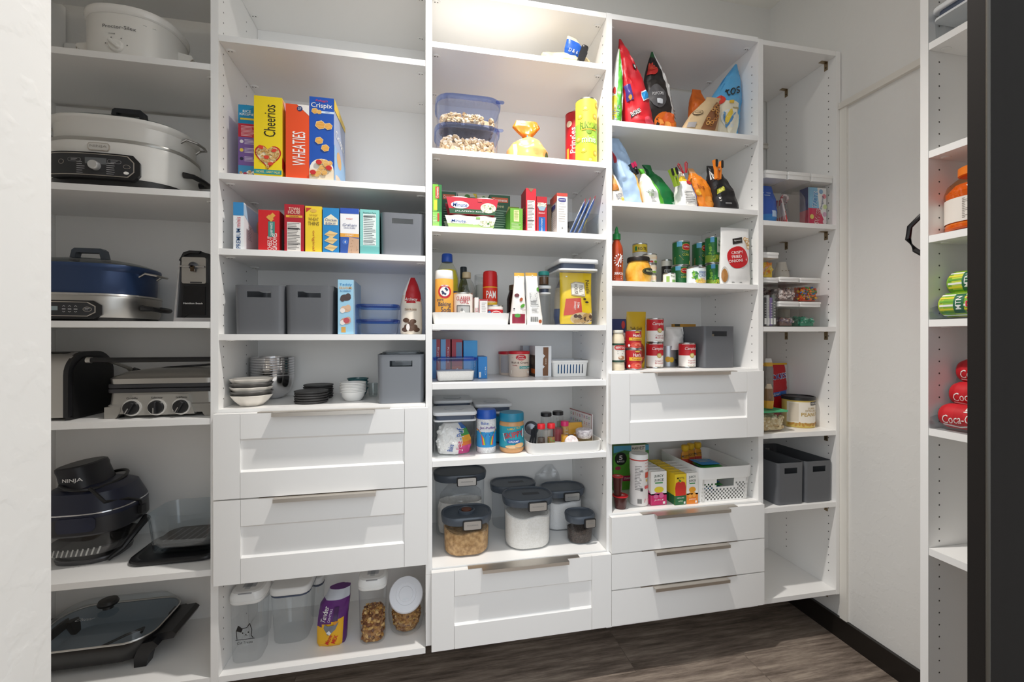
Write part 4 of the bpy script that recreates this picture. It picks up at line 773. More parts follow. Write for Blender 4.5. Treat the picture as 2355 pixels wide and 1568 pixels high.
def d_nuts(q, fr, w, h):
    q.rect(fr, -w*.40, w*.36, h*.02, h*.2, m('8f2038'), .0008, 6, 4); q.ell(fr, -w*.1, h*.17, w*.18, h*.035, m('4f9a3a'), .0012); q.ell(fr, w*.2, h*.36, w*.16, h*.03, m('5aa23a'), .0012, rot=.6); q.ell(fr, -w*.15, h*.56, w*.14, h*.035, m('6a3038'), .0012); q.ell(fr, w*.1, h*.48, w*.12, h*.03, m('a8542e'), .0012, rot=1); q.ell(fr, -.3*w, h*.3, w*.05, h*.012, m('2a1a2a'), .0012); q.txt(fr, 'quick', w*.3, h*.28, h*.03, m('8f2038'), .0014, w=w*.25); q.ell(fr, -w*.05, h*.94, w*.06, h*.008, m('efe2c0'), .001)
def d_back(q, fr, w, h):
    q.rect(fr, -w*.25, w*.3, h*.36, h*.62, m('d9d9d6'), .0008, 6, 6); q.lines(fr, -w*.22, w*.26, h*.6, 9, h*.026, m('4a4a4a'), .0014, .0012); q.lines(fr, -w*.2, w*.25, h*.32, 4, h*.026, m('6a6a6a'), .0014, .0012)
    for i in range(8): q.rect(fr, -w*.3+i*w*.06, -w*.27+i*w*.06, h*.05, h*.15, KK, .001)
    q.ell(fr, w*.35, h*.68, w*.12, h*.04, m('5aa23a'), .0012, rot=.5); q.ell(fr, w*.3, h*.06, w*.12, h*.035, m('a8542e'), .0012); q.ell(fr, w*.05, h*.95, w*.05, h*.008, m('efe2c0'), .001)
pouch('white fruit and nut pouch with gold top, left of two', z, 1174.5, 1213, 626, .02, .016, 'efebe6', d_nuts, top='d8a93a', wt=.62, xo=.004, seed=4, group='fruit and nut pouches')
pouch('white fruit and nut pouch with its back facing out, right of two', z, 1213.5, 1250, 626, .02, .016, 'efeeea', d_back, top='c99a34', wt=.75, xo=-.012, seed=7, group='fruit and nut pouches')
WLID = M('e6e8ea', .3); NAVY = M('4a5468', .35)
def popbox(label, x, y, z, w, d, h, lidh=.03, group=None, body=None):
    t = thing('pop_container', label, 'container', (x, y, z), 0, group)
    q = MB(); q.loft([[(a, b, zz) for a, b in rr(w-2*i, d-2*i, .016-i*.5)] for i, zz in ((.006, 0), (.002, .002), (.001, .006), (0, h-lidh))], body or GL('f2f6f8', 1.28), c1=False); q.build('body', t)
    q = MB(); q.loft([[(a, b, zz) for a, b in rr(w-2*i, d-2*i, .016)] for i, zz in ((.006, h-lidh*.85), (.006, h-lidh*.35))], NAVY); q.build('seal', t)
    q = MB(); q.pill(w+.006, d+.006, lidh*.38, .018, .004, WLID, z=h-lidh*.36); q.lathe([(min(w, d)*.24, h+.0021), (min(w, d)*.24, h+.003), (.001, h+.003)], M('d8dbde', .3)); q.loft([[(a, b, zz) for a, b in rr(w+.001, d+.001, .016)] for zz in (h-lidh*.98, h-lidh*.82)], WLID); q.build('lid', t)
    return t
y = .10; sxx = min(at(1250, y), XU(1288, .02)-.03); popbox('small clear container under the teal lidded jar', sxx, y, z, .042, .07, W(1252, 656, y-.04)[1]-z)
hh = W(1252, 656, y-.04)[1]-z+.004
q = MB(); r = .019; hj = W(1252, 625, y)[1]-z-hh; t = thing('spice_jar', 'small jar with teal lid standing on a clear container', 'jar', (sxx+.001, y, z+hh)); q.lathe([(r*.9, 0), (r, .003), (r, hj*.75)], GL('e0e4e0', 1.4), c1=False); q.build('jar', t); q = MB(); q.lathe([(r*.9, .003), (r*.9, hj*.6)], m('6a4a30')); q.build('spice', t); q = MB(); q.lathe([(r*1.05, hj*.72), (r*1.08, hj*.74), (r*1.08, hj*.97), (r, hj), (.001, hj)], M('2f9a92', .35)); q.build('lid', t)
# tall container with chip bags
x0, x1 = at(1288, .02), at(1377, .02); w = x1-x0; d = .2; h = W(1330, 596, .02)[1]-z; bx = (x0+x1)/2
popbox('large clear container of yellow baking chip bag, right of the pouches', bx, .02+d/2, z, w, d, h, .04)
ww = w*.43
def d_chips(q, fr, w, h):
    q.txt(fr, 'Nestle', w*.33, h*.72, w*.13, m('4a3a24'), .0014, rot=-90, w=h*.27, bold=.02); q.bpoly(fr, [(-w*.2, h*.55), (w*.22, h*.52), (w*.22, h*.80), (-w*.06, h*.82), (-w*.2, h*.78)], m('b9a68c'), .001); q.bpoly(fr, [(-w*.18, h*.57), (w*.2, h*.54), (w*.2, h*.78), (-w*.05, h*.80), (-w*.18, h*.77)], m('ece6d8'), .0014)
    q.txt(fr, 'TOLL', w*.1, h*.68, w*.10, m('5a4630'), .002, rot=-90, w=h*.14, bold=.02); q.txt(fr, 'HOUSE', -w*.05, h*.67, w*.10, m('5a4630'), .002, rot=-90, w=h*.2, bold=.02)
    q.bpoly(fr, [(-w*.42, h*.16), (w*.12, h*.2), (w*.08, h*.5), (-w*.36, h*.48)], m('d24a34'), .001); q.txt(fr, 'SEMI', w*.0, h*.36, w*.06, WT, .0014, rot=-95, w=h*.12); q.txt(fr, 'SWEET', -w*.1, h*.35, w*.06, WT, .0014, rot=-95, w=h*.16)
    rnd = random.Random(2)
    q.ell(fr, w*.12, h*.1, w*.36, h*.12, m('d9c096'), .0012)
    for i in range(26): q.ell(fr, w*(.12+.6*(rnd.random()-.5)), h*(.02+.17*rnd.random()), .008, .007, m(rnd.choice(['e6d2ac', 'cdb083', 'b8945e', '4a3022'])), .0016+i*.00006, 10)
    q.ell(fr, w*.28, h*.42, w*.06, h*.02, m('3a2a22'), .0012); q.ell(fr, w*.2, h*.48, w*.05, h*.018, m('3a2a22'), .0012); q.ell(fr, -w*.3, h*.92, w*.03, h*.012, WT, .001)
hb = h*.80; q = MB()
fr = bag(q, [(0, 0, 0, ww*.94, .02), (.02, 0, 0, ww*.96, .03), (hb*.5, 0, 0, ww*.95, .026), (hb*.85, 0, 0, ww*.97, .012), (hb, 0, 0, ww*.98, .002)], lambda a, b, f: m('ecc91e'), .003, 11)
d_chips(q, fr, 2*ww, hb); solo('chip_bag', q, 'yellow chocolate chip bag standing sideways inside the large clear container', 'bag', (bx, .02+.042, z+.004))
q = MB(); fr = bag(q, [(0, 0, 0, ww*.8, .02), (.03, 0, 0, ww*.9, .028), (hb*.7, 0, 0, ww*.8, .024), (hb*.95, 0, 0, ww*.5, .006)], lambda a, b, f: m('5a6a9a') if b < .45 else m('d8cdb8') if b < .75 else m('8a8894'), .005, 12); solo('chip_bag', q, 'blue and tan bag behind the yellow one in the large container', 'bag', (bx, .15, z+.004))
# ---------------- sugar shelf
z = SZ['3E']
X0, Y0 = FL(1043, 877, z); Y0 = max(.012, Y0); x0, x1 = at(997, Y0), at(1090, Y0); w = (at(1097, Y0)-at(992.5, Y0))*.97; h = W(1045, 822, Y0)[1]-z; d = .088; sx = max((x0+x1)/2, .034+w/2+.002)
t = thing('food_tub', 'clear tub of white sugar with blue lid, on the sugar shelf', 'food tub', (sx, Y0+d/2, z)); tub(t, w-.006, d, h, .012, .01, BLID, GL('eef0f2'), .003, .92)
q = MB(); q.loft([[(a, b, zz) for a, b in rr((w-.012)*k, (d-.007)*k, .01)] for k, zz in ((.85, .002), (.88, .005), (.93, h*.42), (.7, h*.44))], grainy('white_sugar', 'efebe4', 'f8f5f0', 300, .2)); solo('sugar', q, 'white sugar filling the lower half of the clear tub', 'sugar', (sx, Y0+d/2, z), kind='stuff')
def d_pudd(t1):
    def g(q, F, R, L, w, h, d): q.rect(F, w*.02, w/2, 0, h, m('b23440')); q.txt(F, t1, w*.25, h*.6, w*.22, m('f0d8d8'), rot=-90, w=h*.4)
    return g
for i, (u0, u1, lab) in enumerate(((994, 1012.5, 'leftmost'), (1013.5, 1036, 'middle'), (1039, 1063.5, 'rightmost'))):
    carton('red and light blue mix box behind the sugar tub, %s of three' % lab, z, u0, u1, 780, .185, .12, '7ab3dc' if i < 2 else 'b8323e', d_pudd(('Butter', 'Recipe', 'Golden')[i]) if i < 2 else lambda q, F, R, L, w, h, d: (q.rect(F, -w*.1, w*.45, h*.5, h*.92, m('6a8aa8')), q.rect(F, -w/2, w*.45, 0, h*.3, m('d8542e')), q.txt(F, 'Milk', 0, h*.2, w*.2, WT, .001, rot=90)), 'a82c38', group='cake mix boxes behind the sugar', nm='mix_box')
def d_blue(txt):
    def g(q, F, R, L, w, h, d): q.txt(F, txt, w*.3, h*.35, w*.12, m('cfe6f6'), rot=90, w=h*.4); q.rect(F, -w*.42, -w*.2, h*.05, h*.3, WT) if txt == 'CB' else None
    return g
carton('tall bright blue mix box right of the red ones', z, 1066, 1098, 783, .185, .12, '3aa0dc', d_blue('Sugar'), '2a86c4', nm='mix_box')
carton('short bright blue box right of the sugar tub', z, 1100, 1120.5, 820, .15, .10, '1f86d0', d_blue('CB'), '1a70b0', nm='mix_box')
def d_frost(q, F, r, h):
    q.ell(F, 0, h*.76, r*.5, h*.11, m('c8202c'), .0006); q.poly(F, [(-r*.95, h*.75), (-r*.2, h*.80), (-r*.2, h*.72)], m('c8202c'), .0008); q.txt(F, 'Betty', 0, h*.8, h*.06, WT, .0012, w=r*.5); q.txt(F, 'Crocker', 0, h*.72, h*.07, WT, .0012, w=r*.7)
    q.txt(F, 'Rich & Creamy', -.05*r, h*.55, h*.10, m('4a2c24'), .0008, w=r*1.75); q.txt(F, 'frosting', -.6*r, h*.45, h*.06, m('a8323a'), .0008); crect(q, F, -r*.15, r*1.2, h*.32, h*.42, m('3fa09c'), .0008); q.txt(F, 'Cream Cheese', r*.5, h*.37, h*.06, WT, .0014, w=r*1.1)
    q.poly(F, [(-r, h*.12), (r*.9, h*.12), (r*.9, h*.24), (r*.2, h*.22), (-r*.3, h*.3), (-r, h*.26)], m('f4eee6'), .0012)
def frost(label, u0, u1, vt, y0, deco):
    r = rad(u0, u1, y0); y = y0+r; H = W((u0+u1)/2, vt, y)[1]-z; t = thing('frosting_tub', label, 'tub', (at((u0+u1)/2, y), y, z), 0, 'frosting tubs')
    q = MB(); q.lathe([(r*.9, 0), (r*.93, .003), (r*.98, H*.9)], m('e5d3c2')); q.lathe([(r*.935, H*.02), (r*.945, H*.09)], m('c8202c'), c0=False, c1=False) if 0 else None
    if deco: deco(q, lambda a, b, c: CYL(r*(.93+.05*b/H))(a, b, c+.0006), r*.95, H)
    else: q.rect(CYL(r*.96), -r, r, H*.1, H*.85, m('b9b4b4'), .0012, 10); q.lines(CYL(r*.965), -r*.9, r*.5, H*.8, 8, H*.08, m('7a5a5a'), c=.0016)
    q.build('tub', t); q = MB(); q.lathe([(r*.99, H*.885), (r*1.02, H*.89), (r*1.02, H*.985), (r*.99, H), (r*.9, H), (r*.88, H*.985), (.001, H*.985)], M('c8202c', .35)); q.build('lid', t)
X0, Y0 = FL(1193, 866, z)
frost('cream frosting tub with red lid, front of two', 1167.5, 1219, 807, .175, d_frost); frost('frosting tub with red lid turned backwards, rear of two', 1146, 1193, 808, .262, None)
def d_choc(q, F, R, L, w, h, d):
    q.poly(F, [(-w*.02, h*.03), (w*.3, h*.03), (w*.32, h*.96), (0, h*.96), (0, h*.74), (w*.12, h*.68), (0, h*.6), (-w*.02, h*.38), (w*.1, h*.33), (-w*.03, h*.26)], m('7a4f30')); q.txt(F, '70% DARK', w*.16, h*.5, w*.07, m('e8dccc'), rot=90, w=h*.2)
    q.rect(L, -d/2, d/2, 0, h*.7, m('4a3a34')); q.rect(L, -d*.2, d/2, h*.1, h*.25, m('d8732e'), .0006); q.ell(L, 0, h*.5, d*.3, h*.12, m('7a6a5c'), .0006)
X0, Y0 = FL(1248, 867, z)
carton('white box with a brown stripe between frosting and white basket', z, 1230.5, 1268, 795.5, .175, .09, 'e9ebee', d_choc, 'cfd2d6', nm='chocolate_box')
carton('plain grey box behind the brown striped box', z, 1203, 1231, 795, .29, .05, 'b3bcc6', nm='food_box')
# white slotted basket
X0, Y0 = FL(1316, 866, z); Y0 = max(.03, Y0); x0, x1 = at(1282, Y0), at(1363, Y0); w = x1-x0; h = W(1316, 829, Y0)[1]-z; sl = []
for i in range(9): c = -w*.34+i*w*.085; sl += [c-w*.017, c+w*.017]
q = MB(); shellbox(q, w, .16, h, .008, .002, PLAIN, .93, levels=[h*.2, h*.76], cols=sl, skip=lambda c, a, b: c % 2 == 1 and abs(a-h*.2) < 1e-6)
for a, b2, mm in ((h*.88, .004, PLAIN),): q.loft([[(x, y, zz) for x, y in rr(w*k+.004, .16*k+.004, .009)] for k, zz in ((.985, h*.86), (1.0, h*.87), (1.0, h), (.97, h+.001))], PLAIN, False, False)
solo('slotted_basket', q, 'small white slotted basket at the right end of the sugar shelf', 'basket', (min((x0+x1)/2, .64-w/2-.006), Y0+.083, z))
q = MB(); q.pill(w*.78, .12, h*.62, .012, .01, m('2f7fc0'), z=0); R = random.Random(5)
for i in range(7): q.rect(FRONT(-.0602), -w*.3+i*w*.09, -w*.26+i*w*.09, .006, .02, m(R.choice(['e6f0f6', 'c8403e', '8fd0dc', '1a4f96'])))
solo('sweetener_pack', q, 'bright blue packet pack inside the small white slotted basket', 'packet', (min((x0+x1)/2, .64-w/2-.006), Y0+.083, z+.003))
# ---------------- marshmallow shelf
z = SZ['3F']
def pb(label, u0, u1, vt, vb, d, lidh, y=None, back=0):
    X0, Y0 = FL((u0+u1)/2, vb, z); Y0 = max(.012, Y0) if y is None else y; x0, x1 = at(u0, Y0), at(u1, Y0); h = W((u0+u1)/2, vt, Y0)[1]-z
    x = (x0+x1)/2; x = max(x, .0294+(x1-x0)/2+.005); popbox(label, x, Y0+d/2, z, x1-x0, d, h, lidh, 'square clear containers with push lids'); return x, Y0, x1-x0, h
x, y, w, h = pb('square clear container of marshmallow bag, frontmost of the push lid containers', 998, 1096, 948, 1052, .15, .032)
hb = h-.045; ww = w*.43; q = MB(); R = random.Random(7); MW = m('f4f2ef')
fr = bag(q, [(0, 0, 0, ww*.9, .045), (.03, 0, 0, ww, .055), (hb*.45, 0, 0, ww*.97, .052), (hb*.75, -.004, 0, ww*.8, .04), (hb*.95, -.006, 0, ww*.5, .015)], lambda a, b, f: MW if a < .15+.5*b or not f else (m('d8458a') if b < .25 else m('ee7a2e') if b < .42 else m('f0a82e') if b < .6 else m('3f9a4a') if b < .8 else m('2f6fc0')), .010, 14)
for i, (ch, a, bb) in enumerate((('Jet', .25, .30), ('-Puf', .32, .66))): q.txt(fr, ch, a*ww, hb*bb, .030, m('f4f2f0'), .004, rot=80, w=hb*.36, bold=.06); q.txt(fr, ch, a*ww, hb*bb, .022, m('c8306a') if i == 0 else m('3f6fc0'), .0052, rot=80, w=hb*.32, bold=0)
q.txt(fr, 'Bake', -.25*ww, hb*.24, .018, m('2b57a6'), .003, rot=80, w=hb*.25, bold=.03)
for i in range(60):
    a = (R.random()*1.5-.95)*ww; b = hb*(.05+.8*R.random())
    if a < .1*ww: p = fr(a, b, -.003); q.blob(p, .0075, MW, R, (1, .8, 1))
solo('marshmallow_bag', q, 'bag of white marshmallows with rainbow lettering inside the square container', 'bag', (x, y+.075, z+.0028))
pb('square clear container directly behind the marshmallow container', 999, 1086, 921, 0, .15, .032, y=y+.17)
t3 = pb('square clear container with white lid behind the blue sprinkle jar', 1094, 1178, 929, 0, .13, .036, y=.17)
q = MB(); q.pill(t3[2]*.7, .09, .10, .02, .02, m('2f9fc0')); solo('snack_bag', q, 'teal bag inside the container behind the blue sprinkle jar', 'bag', (t3[0], .17+.065, z+.0028))
def jarat(u0, u1, vt, vb):
    X0, Y0 = FL((u0+u1)/2, vb, z); Y0 = max(.01, Y0); r = rad(u0, u1, Y0+.03); y = Y0+r; return at((u0+u1)/2, y), y, r, W((u0+u1)/2, vt, y)[1]-z
x, y, r, H = jarat(1096, 1141, 940, 1043); t = thing('marshmallow_bits_jar', 'jar of marshmallow bits with blue cap and rainbow label', 'jar', (x, y, z)); q = MB()
q.lathe([(r*.92, 0), (r*.98, .006), (r*.95, H*.05), (r, H*.14), (r, H*.72), (r*.97, H*.80)], grainy('marshmallow_bits', 'dcdcdc', 'f8f8f8', 260, .6)); q.build('body', t); q = MB(); F = CYL(r*1.004)
for i, (a, b, c) in enumerate(((.14, .5, '2f9ad8'), (.5, .58, 'e4e6ea'))): crect(q, F, -r*1.5, r*1.5, H*a, H*b, m(c), .0004)
for s in (-1, 1):
    for k, c in enumerate(('d8307a', 'e8842e', 'e8cf3a', '3fae5a', '3f8fd0')): pts = [(s*r*(1.25-.14*k)+0*s, H*(.56-.0*k)-.0)] ; q.line(F, [(s*(r*1.4-.003*k), H*.56-.0016*k), (s*(r*.95-.003*k), H*.53-.003*k), (s*(r*.62-.003*k), H*.42-.003*k), (s*(r*.5-.003*k), H*.2)], .003, m(c), .0012+.0002*k)
q.poly(F, [(-r*.2, H*.45), (r*.2, H*.45), (r*.5, H*.15), (-r*.5, H*.15)], m('2a5fb8'), .0008); q.txt(F, 'Jet-Puffed', 0, H*.585, .011, m('6a3fa0'), .002, w=r*1.6, bold=.03); q.txt(F, 'bits', 0, H*.52, .009, WT, .002); q.txt(F, 'Bake', -r*.3, H*.70, .010, m('2a5fb8'), .001); q.lines(F, -r*.5, r*.5, H*.44, 2, .006, WT); q.build('label', t)
q = MB(); q.lathe([(r*1.0, H*.79), (r*1.04, H*.8), (r*1.02, H*.94), (r*.9, H), (.001, H)], M('1f57b8', .3)); q.build('cap', t)
x, y, r, H = jarat(1148, 1205, 947, 1043); t = thing('peanut_butter_jar', 'jar of peanut butter with teal lid and teal label', 'jar', (x, y, z)); q = MB()
q.lathe([(r*.88, 0), (r*.98, .006), (r, H*.08), (r, H*.72), (r*.94, H*.79), (r*.9, H*.8)], M('cf9c68', .15)); q.build('jar', t); q = MB(); F = CYL(r*1.006); q.lathe([(r*1.005, H*.14), (r*1.005, H*.68)], m('2aa0b4'), c0=False, c1=False)
q.poly(F, [(-r*.95, H*.5), (r*.9, H*.61), (r*.95, H*.45), (r*.9, H*.38), (-r*.75, H*.3)], WT, .001); q.txt(F, 'SKIPPY', r*.0, H*.475, .020, m('cf2430'), .0018, rot=9, w=r*1.6, bold=.05); q.txt(F, 'FAMILY SIZE', 0, H*.63, .007, m('f0c83a'), .001, rot=8, w=r*1.1); q.rect(F, -r*.55, r*.5, H*.26, H*.34, m('2a5fb0'), .0016, 8); q.txt(F, 'CREAMY', 0, H*.3, .007, WT, .0022); q.ell(F, r*.5, H*.2, r*.45, .008, m('e0b684'), .0014); q.ell(F, -r*.1, H*.17, r*.6, .006, m('e8c294'), .0012); crect(q, F, -r*1.4, r*1.4, H*.135, H*.155, m('1f7f94'), .001); q.build('label', t)
q = MB(); q.lathe([(r*.96, H*.79), (r*1.0, H*.8), (r*1.0, H*.97), (r*.96, H), (.001, H)], M('1f86a6', .35)); q.build('lid', t)
# tray of sprinkles
X0, Y0 = FL(1300, 1046, z); Y0 = max(.006, Y0); x0, x1 = at(1214, Y0+.02), at(1386, Y0+.02); w = min(x1-x0, .634-x0); tx = x0+w/2; hT = W(1300, 1017, Y0)[1]-z; q = MB(); shellbox(q, w, .27, hT, .035, .003, PLAIN, .97); solo('storage_tray', q, 'white low tray of sprinkles and spice jars, right of the peanut butter', 'tray', (tx, Y0+.135, z)); zt = z+.0036
def spice(label, u0, u1, vt, y, cap, fill, vcap, lab='ece9e4', group='small sprinkle jars in the tray', clear=True, deco=None):
    r = rad(u0, u1, y); x = at((u0+u1)/2, y); H = W((u0+u1)/2, vt, y)[1]-zt; hc = (vcap-vt)/(1040-vt)*H; t = thing('spice_jar', label, 'jar', (x, y, zt), 0, group)
    q = MB(); q.lathe([(r*.9, 0), (r*.95, .003), (r*.95, H-hc*1.35), (r*.75, H-hc*1.02)], GL('eef0ee', 1.35), c1=False); q.build('jar', t)
    q = MB(); q.lathe([(r*.86, .004), (r*.88, H*.5), (.001, H*.5)], fill); q.build('filling', t)
    q = MB(); q.lathe([(r*.96, H*.02), (r*.96, H*.16)], m(lab), c0=False, c1=False); q.build('label', t)
    q = MB(); q.lathe([(r*.92, H-hc), (r*.97, H-hc*.95), (r*.97, H-hc*.12), (r*.88, H), (.001, H)], cap); q.build('cap', t)
RC = M('d2202a', .3); BC = M('1c1c1e', .3)
spice('sprinkle jar with red cap holding dark sprinkles', 1235, 1254, 974, Y0+.03, RC, grainy('dark_sprinkles', '3a2a24', '6a5a50', 300, .5), 986)
spice('sprinkle jar with red cap holding green and red sprinkles', 1258, 1277, 973, Y0+.03, RC, grainy('green_red_sprinkles', '4f9a3a', 'c85a4a', 200, .5), 985)
spice('sprinkle jar with pink cap holding orange sugar', 1289, 1308, 968, Y0+.05, M('d8286a', .3), grainy('orange_sugar', 'd8951e', 'f0b83a', 400, .3), 980)
spice('spice jar with black lid and clear shoulders, left of two', 1243, 1269, 948, Y0+.10, BC, m('e0dcd8'), 958, group='black lidded spice jars')
spice('spice jar with black lid and pink shoulders, right of two', 1270, 1296, 945, Y0+.10, BC, m('b0505a'), 955, group='black lidded spice jars')
x = at(1218, Y0+.13); q = MB(); SP = M('8e9096', .3, .8)
for i in range(3): q.tube([(-.02+.008*i, -.03-.01*i, .012), (-.004+.008*i, -.0, .03+.004*i), (.006+.006*i, .03, .05+.006*i)], .004, M('3a3c40', .4), flat=.4)
q.lathe([(.004, .0), (.022, .006), (.028, .018), (.027, .018), (.02, .008), (.001, .004)], SP, T=Matrix.Translation((0, .035, .05)) @ Matrix.Rotation(1.1, 4, 'X')); solo('measuring_spoons', q, 'grey measuring spoons lying at the left end of the sprinkle tray', 'spoons', (x+.012, Y0+.13, zt+.001))
q = MB(); q.lathe([(.021, 0), (.024, .002), (.025, .013), (.022, .016), (.001, .016)], grainy('cupcake_liners', 'd8c8c8', 'f4f0f0', 90, .5), T=Matrix.Rotation(1.2, 4, 'X')); solo('candle_tin', q, 'round pale lidded tub leaning at the front of the sprinkle tray', 'tub', (at(1313, Y0+.03), Y0+.032, zt+.025))
q = MB(); q.lathe([(.032, 0), (.036, .004), (.037, .036), (.035, .038)], GL('efe6cf', 1.35), c1=False); q.lathe([(.031, .003), (.033, .022), (.001, .022)], m('d9cfa4')); q.lathe([(.024, .034), (.03, .046), (.031, .062), (.026, .066), (.001, .066)], grainy('crumpled_foil', 'b9b0b8', 'f4f0f2', 120, .9, .3)); solo('sprinkle_cup', q, 'clear tub topped with crumpled foil at the right of the sprinkle tray', 'tub', (at(1344, Y0+.06), Y0+.065, zt))
q = MB(); fr = bag(q, [(0, 0, 0, .04, .012), (.02, 0, 0, .045, .016), (.055, 0, 0, .043, .012), (.075, 0, 0, .04, .002)], lambda a, b, f: m('e0a83a') if b > .45 else m('2a3a8a') if a < 0 else m('d8902e'), .005, 33, 20, 24); q.lines(fr, -.03, .03, .05, 3, .012, m('f0e0c8'), .003, .001); solo('candy_bag', q, 'yellow and navy candy bag in the sprinkle tray', 'bag', (at(1316, Y0+.14), Y0+.145, zt))
q = MB(); q.lathe([(.026, 0), (.028, .003), (.028, .08), (.026, .081)], GL('f0f0f0', 1.4), c1=False); q.lathe([(.0262, .003), (.0262, .065), (.001, .065)], grainy('rainbow_sprinkles', 'b86a9a', '8fc06a', 220, .5)); solo('sprinkle_tub', q, 'clear tub of rainbow sprinkles at the back of the sprinkle tray', 'tub', (at(1298, Y0+.20), Y0+.215, zt))
q = MB(); L, Hc = .17, .115; R = random.Random(4); q.box(-L/2, L/2, -.0015, .0015, 0, Hc, m('e9e6e6')); F = FRONT(-.0015)
q.rect(F, -L/2, L/2, Hc-.004, Hc, m('a86a6a'), .0003); q.rect(F, L/2-.004, L/2, 0, Hc, m('a86a6a'), .0003)
for j in range(4):
    for i in range(9): q.txt(F, R.choice('ABEGRSTNO'), -L*.42+i*L*.1, Hc*(.85-.2*j), .011, m(R.choice(['c85a6a', '4a6ac0', '5aa06a', 'd8a040', '7a5aa0', 'c8403e'])), .0006)
solo('letter_sticker_card', q, 'card of coloured letter stickers standing at the right end of the sprinkle tray', 'card', (.606, Y0+.16, zt), radians(-80))
# ---------------- canisters of flour and sugar
z = SZ['3G']; DL = M('4a525c', .35); DL2 = GL('5f6a78', 1.5); TG = GL('eef2f6', 1.3)
def canister(label, u0, u1, vt, vb, asp, fill=None, fillh=0, latch=.1, y=None, knob=False, open_=False, fname='flour'):
    X0, Y0 = FL((u0+u1)/2, vb, z); Y0 = max(.012, Y0) if y is None else y; w = at(u1, Y0+.02)-at(u0, Y0+.02); d = w*asp; x = at((u0+u1)/2, Y0+d/2); H = W((u0+u1)/2, vt, Y0+d*.6)[1]-z; rc = min(w, d)*.45
    x = max(x, .0294+w/2+.004); t = thing('canister', label, 'canister', (x, Y0+d/2, z), 0, 'clear canisters with slate lids'); lh = .024
    q = MB(); q.loft([[(a, b, zz) for a, b in rr((w-.008)*k, (d-.008)*k, rc*k, 8)] for k, zz in ((.90, 0), (.95, .004), (.97, .02), (1, H-lh))], TG, c1=False); q.build('body', t)
    q = MB(); q.loft([[(a, b, zz) for a, b in rr(w+2*i, d+2*i, rc+i, 8)] for i, zz in ((-.002, H-lh-.004), (0, H-lh-.003), (.002, H-.014), (.003, H-.006), (.001, H-.001), (-.004, H), (-.007, H-.004), (-.012, H-.0045))], DL, c0=False); 
    if open_: q.rect(TOP(H-.0044), -w*.1, w*.25, -d*.05, d*.12, m('2a2e34'), .0003)
    q.build('lid', t)
    q = MB(); lw = w*.17; F = FRONT(-d/2-.003); q.prism(rr(lw*2+.008, lh*1.4, .006, 4, latch*w, H-lh*.95), F, 0, .004, BLACK); q.prism(rr(lw*2, lh*1.15, .004, 4, latch*w, H-lh*.95), F, .004, .0075, STEEL); q.txt(F, 'PROGRESSIVE', latch*w, H-lh*.92, .004, m('8a8a88'), .008, w=lw*1.3); q.build('latch', t)
    if knob: q = MB(); q.lathe([(.03, H-.006), (.03, H+.004), (.026, H+.006), (.024, H+.001), (.001, H+.001)], DL); q.lathe([(.014, H+.0012), (.018, H+.0018), (.018, H+.006), (.001, H+.007)], m('6a4030')); q.build('softener_disc', t)
    if fill:
        q = MB(); P = [(.87, .004), (.905, .008), (.93, .02), (.952, fillh*(H-lh)), (.90, fillh*(H-lh)+.003)]
        q.loft([[(a, b, zz+(0 if i < 3 else .004*sin(a*60)+.003*cos(b*70))) for a, b in rr((w-.008)*k, (d-.008)*k, rc*k, 8)] for i, (k, zz) in enumerate(P)], fill); solo(fname, q, 'mass of %s inside the %s' % (fname.replace('_', ' '), label.split(' holding')[0]), fname.replace('_', ' '), (x, Y0+d/2, z+.0006), kind='stuff')
    return x, Y0, w, d, H
FLR = grainy('fine_flour', 'ece7df', 'f6f2ec', 200, .15); BS = grainy('brown_sugar', 'a87f50', 'd9b07c', 70, .9, .9, .006); SG = grainy('sugar_grains', 'ece9e6', 'f6f4f2', 400, .2); BK = grainy('dark_granules', '2a221e', '5a4c44', 260, .9, .7, .004)
tallc = canister('tall clear canister holding a plastic bag, at the left', 997.5, 1118, 1078, 1239, .7, None, latch=.1)
q = MB(); w, d, H = tallc[2:]; bag(q, [(0, 0, 0, w*.40, d*.3), (.03, 0, 0, w*.43, d*.35), (H*.4, 0, 0, w*.43, d*.34), (H*.62, .005, 0, w*.40, d*.3), (H*.78, .004, 0, w*.2, d*.12)], lambda a, b, f: FLR if b < .62 else GL('f0f2f4', 1.5), .008, 51); solo('bag_of_flour', q, 'crumpled white plastic bag inside the tall clear canister', 'bag', (tallc[0], tallc[1]+d/2, z+.0052))
canister('clear canister holding brown sugar, in front with a round disc in its lid', 1015, 1130, 1170, 1284, .78, BS, .70, .08, knob=True, fname='brown_sugar')
canister('empty clear canister behind the middle flour canister', 1128, 1230, 1104, 1230, .7, None, y=.222, latch=.3, open_=True)
canister('clear canister holding white flour, in front in the middle', 1156, 1269.5, 1130, 1269, .78, FLR, .72, .11, open_=True, fname='flour')
sugc = canister('clear canister holding white sugar, at the back right', 1243, 1340, 1114, 1225, .7, SG, .80, .12, y=.17, fname='sugar')
canister('small clear canister holding dark granules, at the front right', 1301.5, 1364, 1174, 1255, .9, BK, .62, .2, fname='chocolate_granules')
q = MB(); bag(q, [(0, 0, 0, .07, .012), (.1, 0, 0, .075, .015), (.18, .0, 0, .05, .01), (.215, .01, 0, .015, .004)], lambda a, b, f: GL('f2f4f6', 1.7, .15), .012, 61, 24, 24); solo('plastic_bag', q, 'crumpled clear plastic bag behind the white sugar canister', 'bag', (at(1258, .335), .337, z))
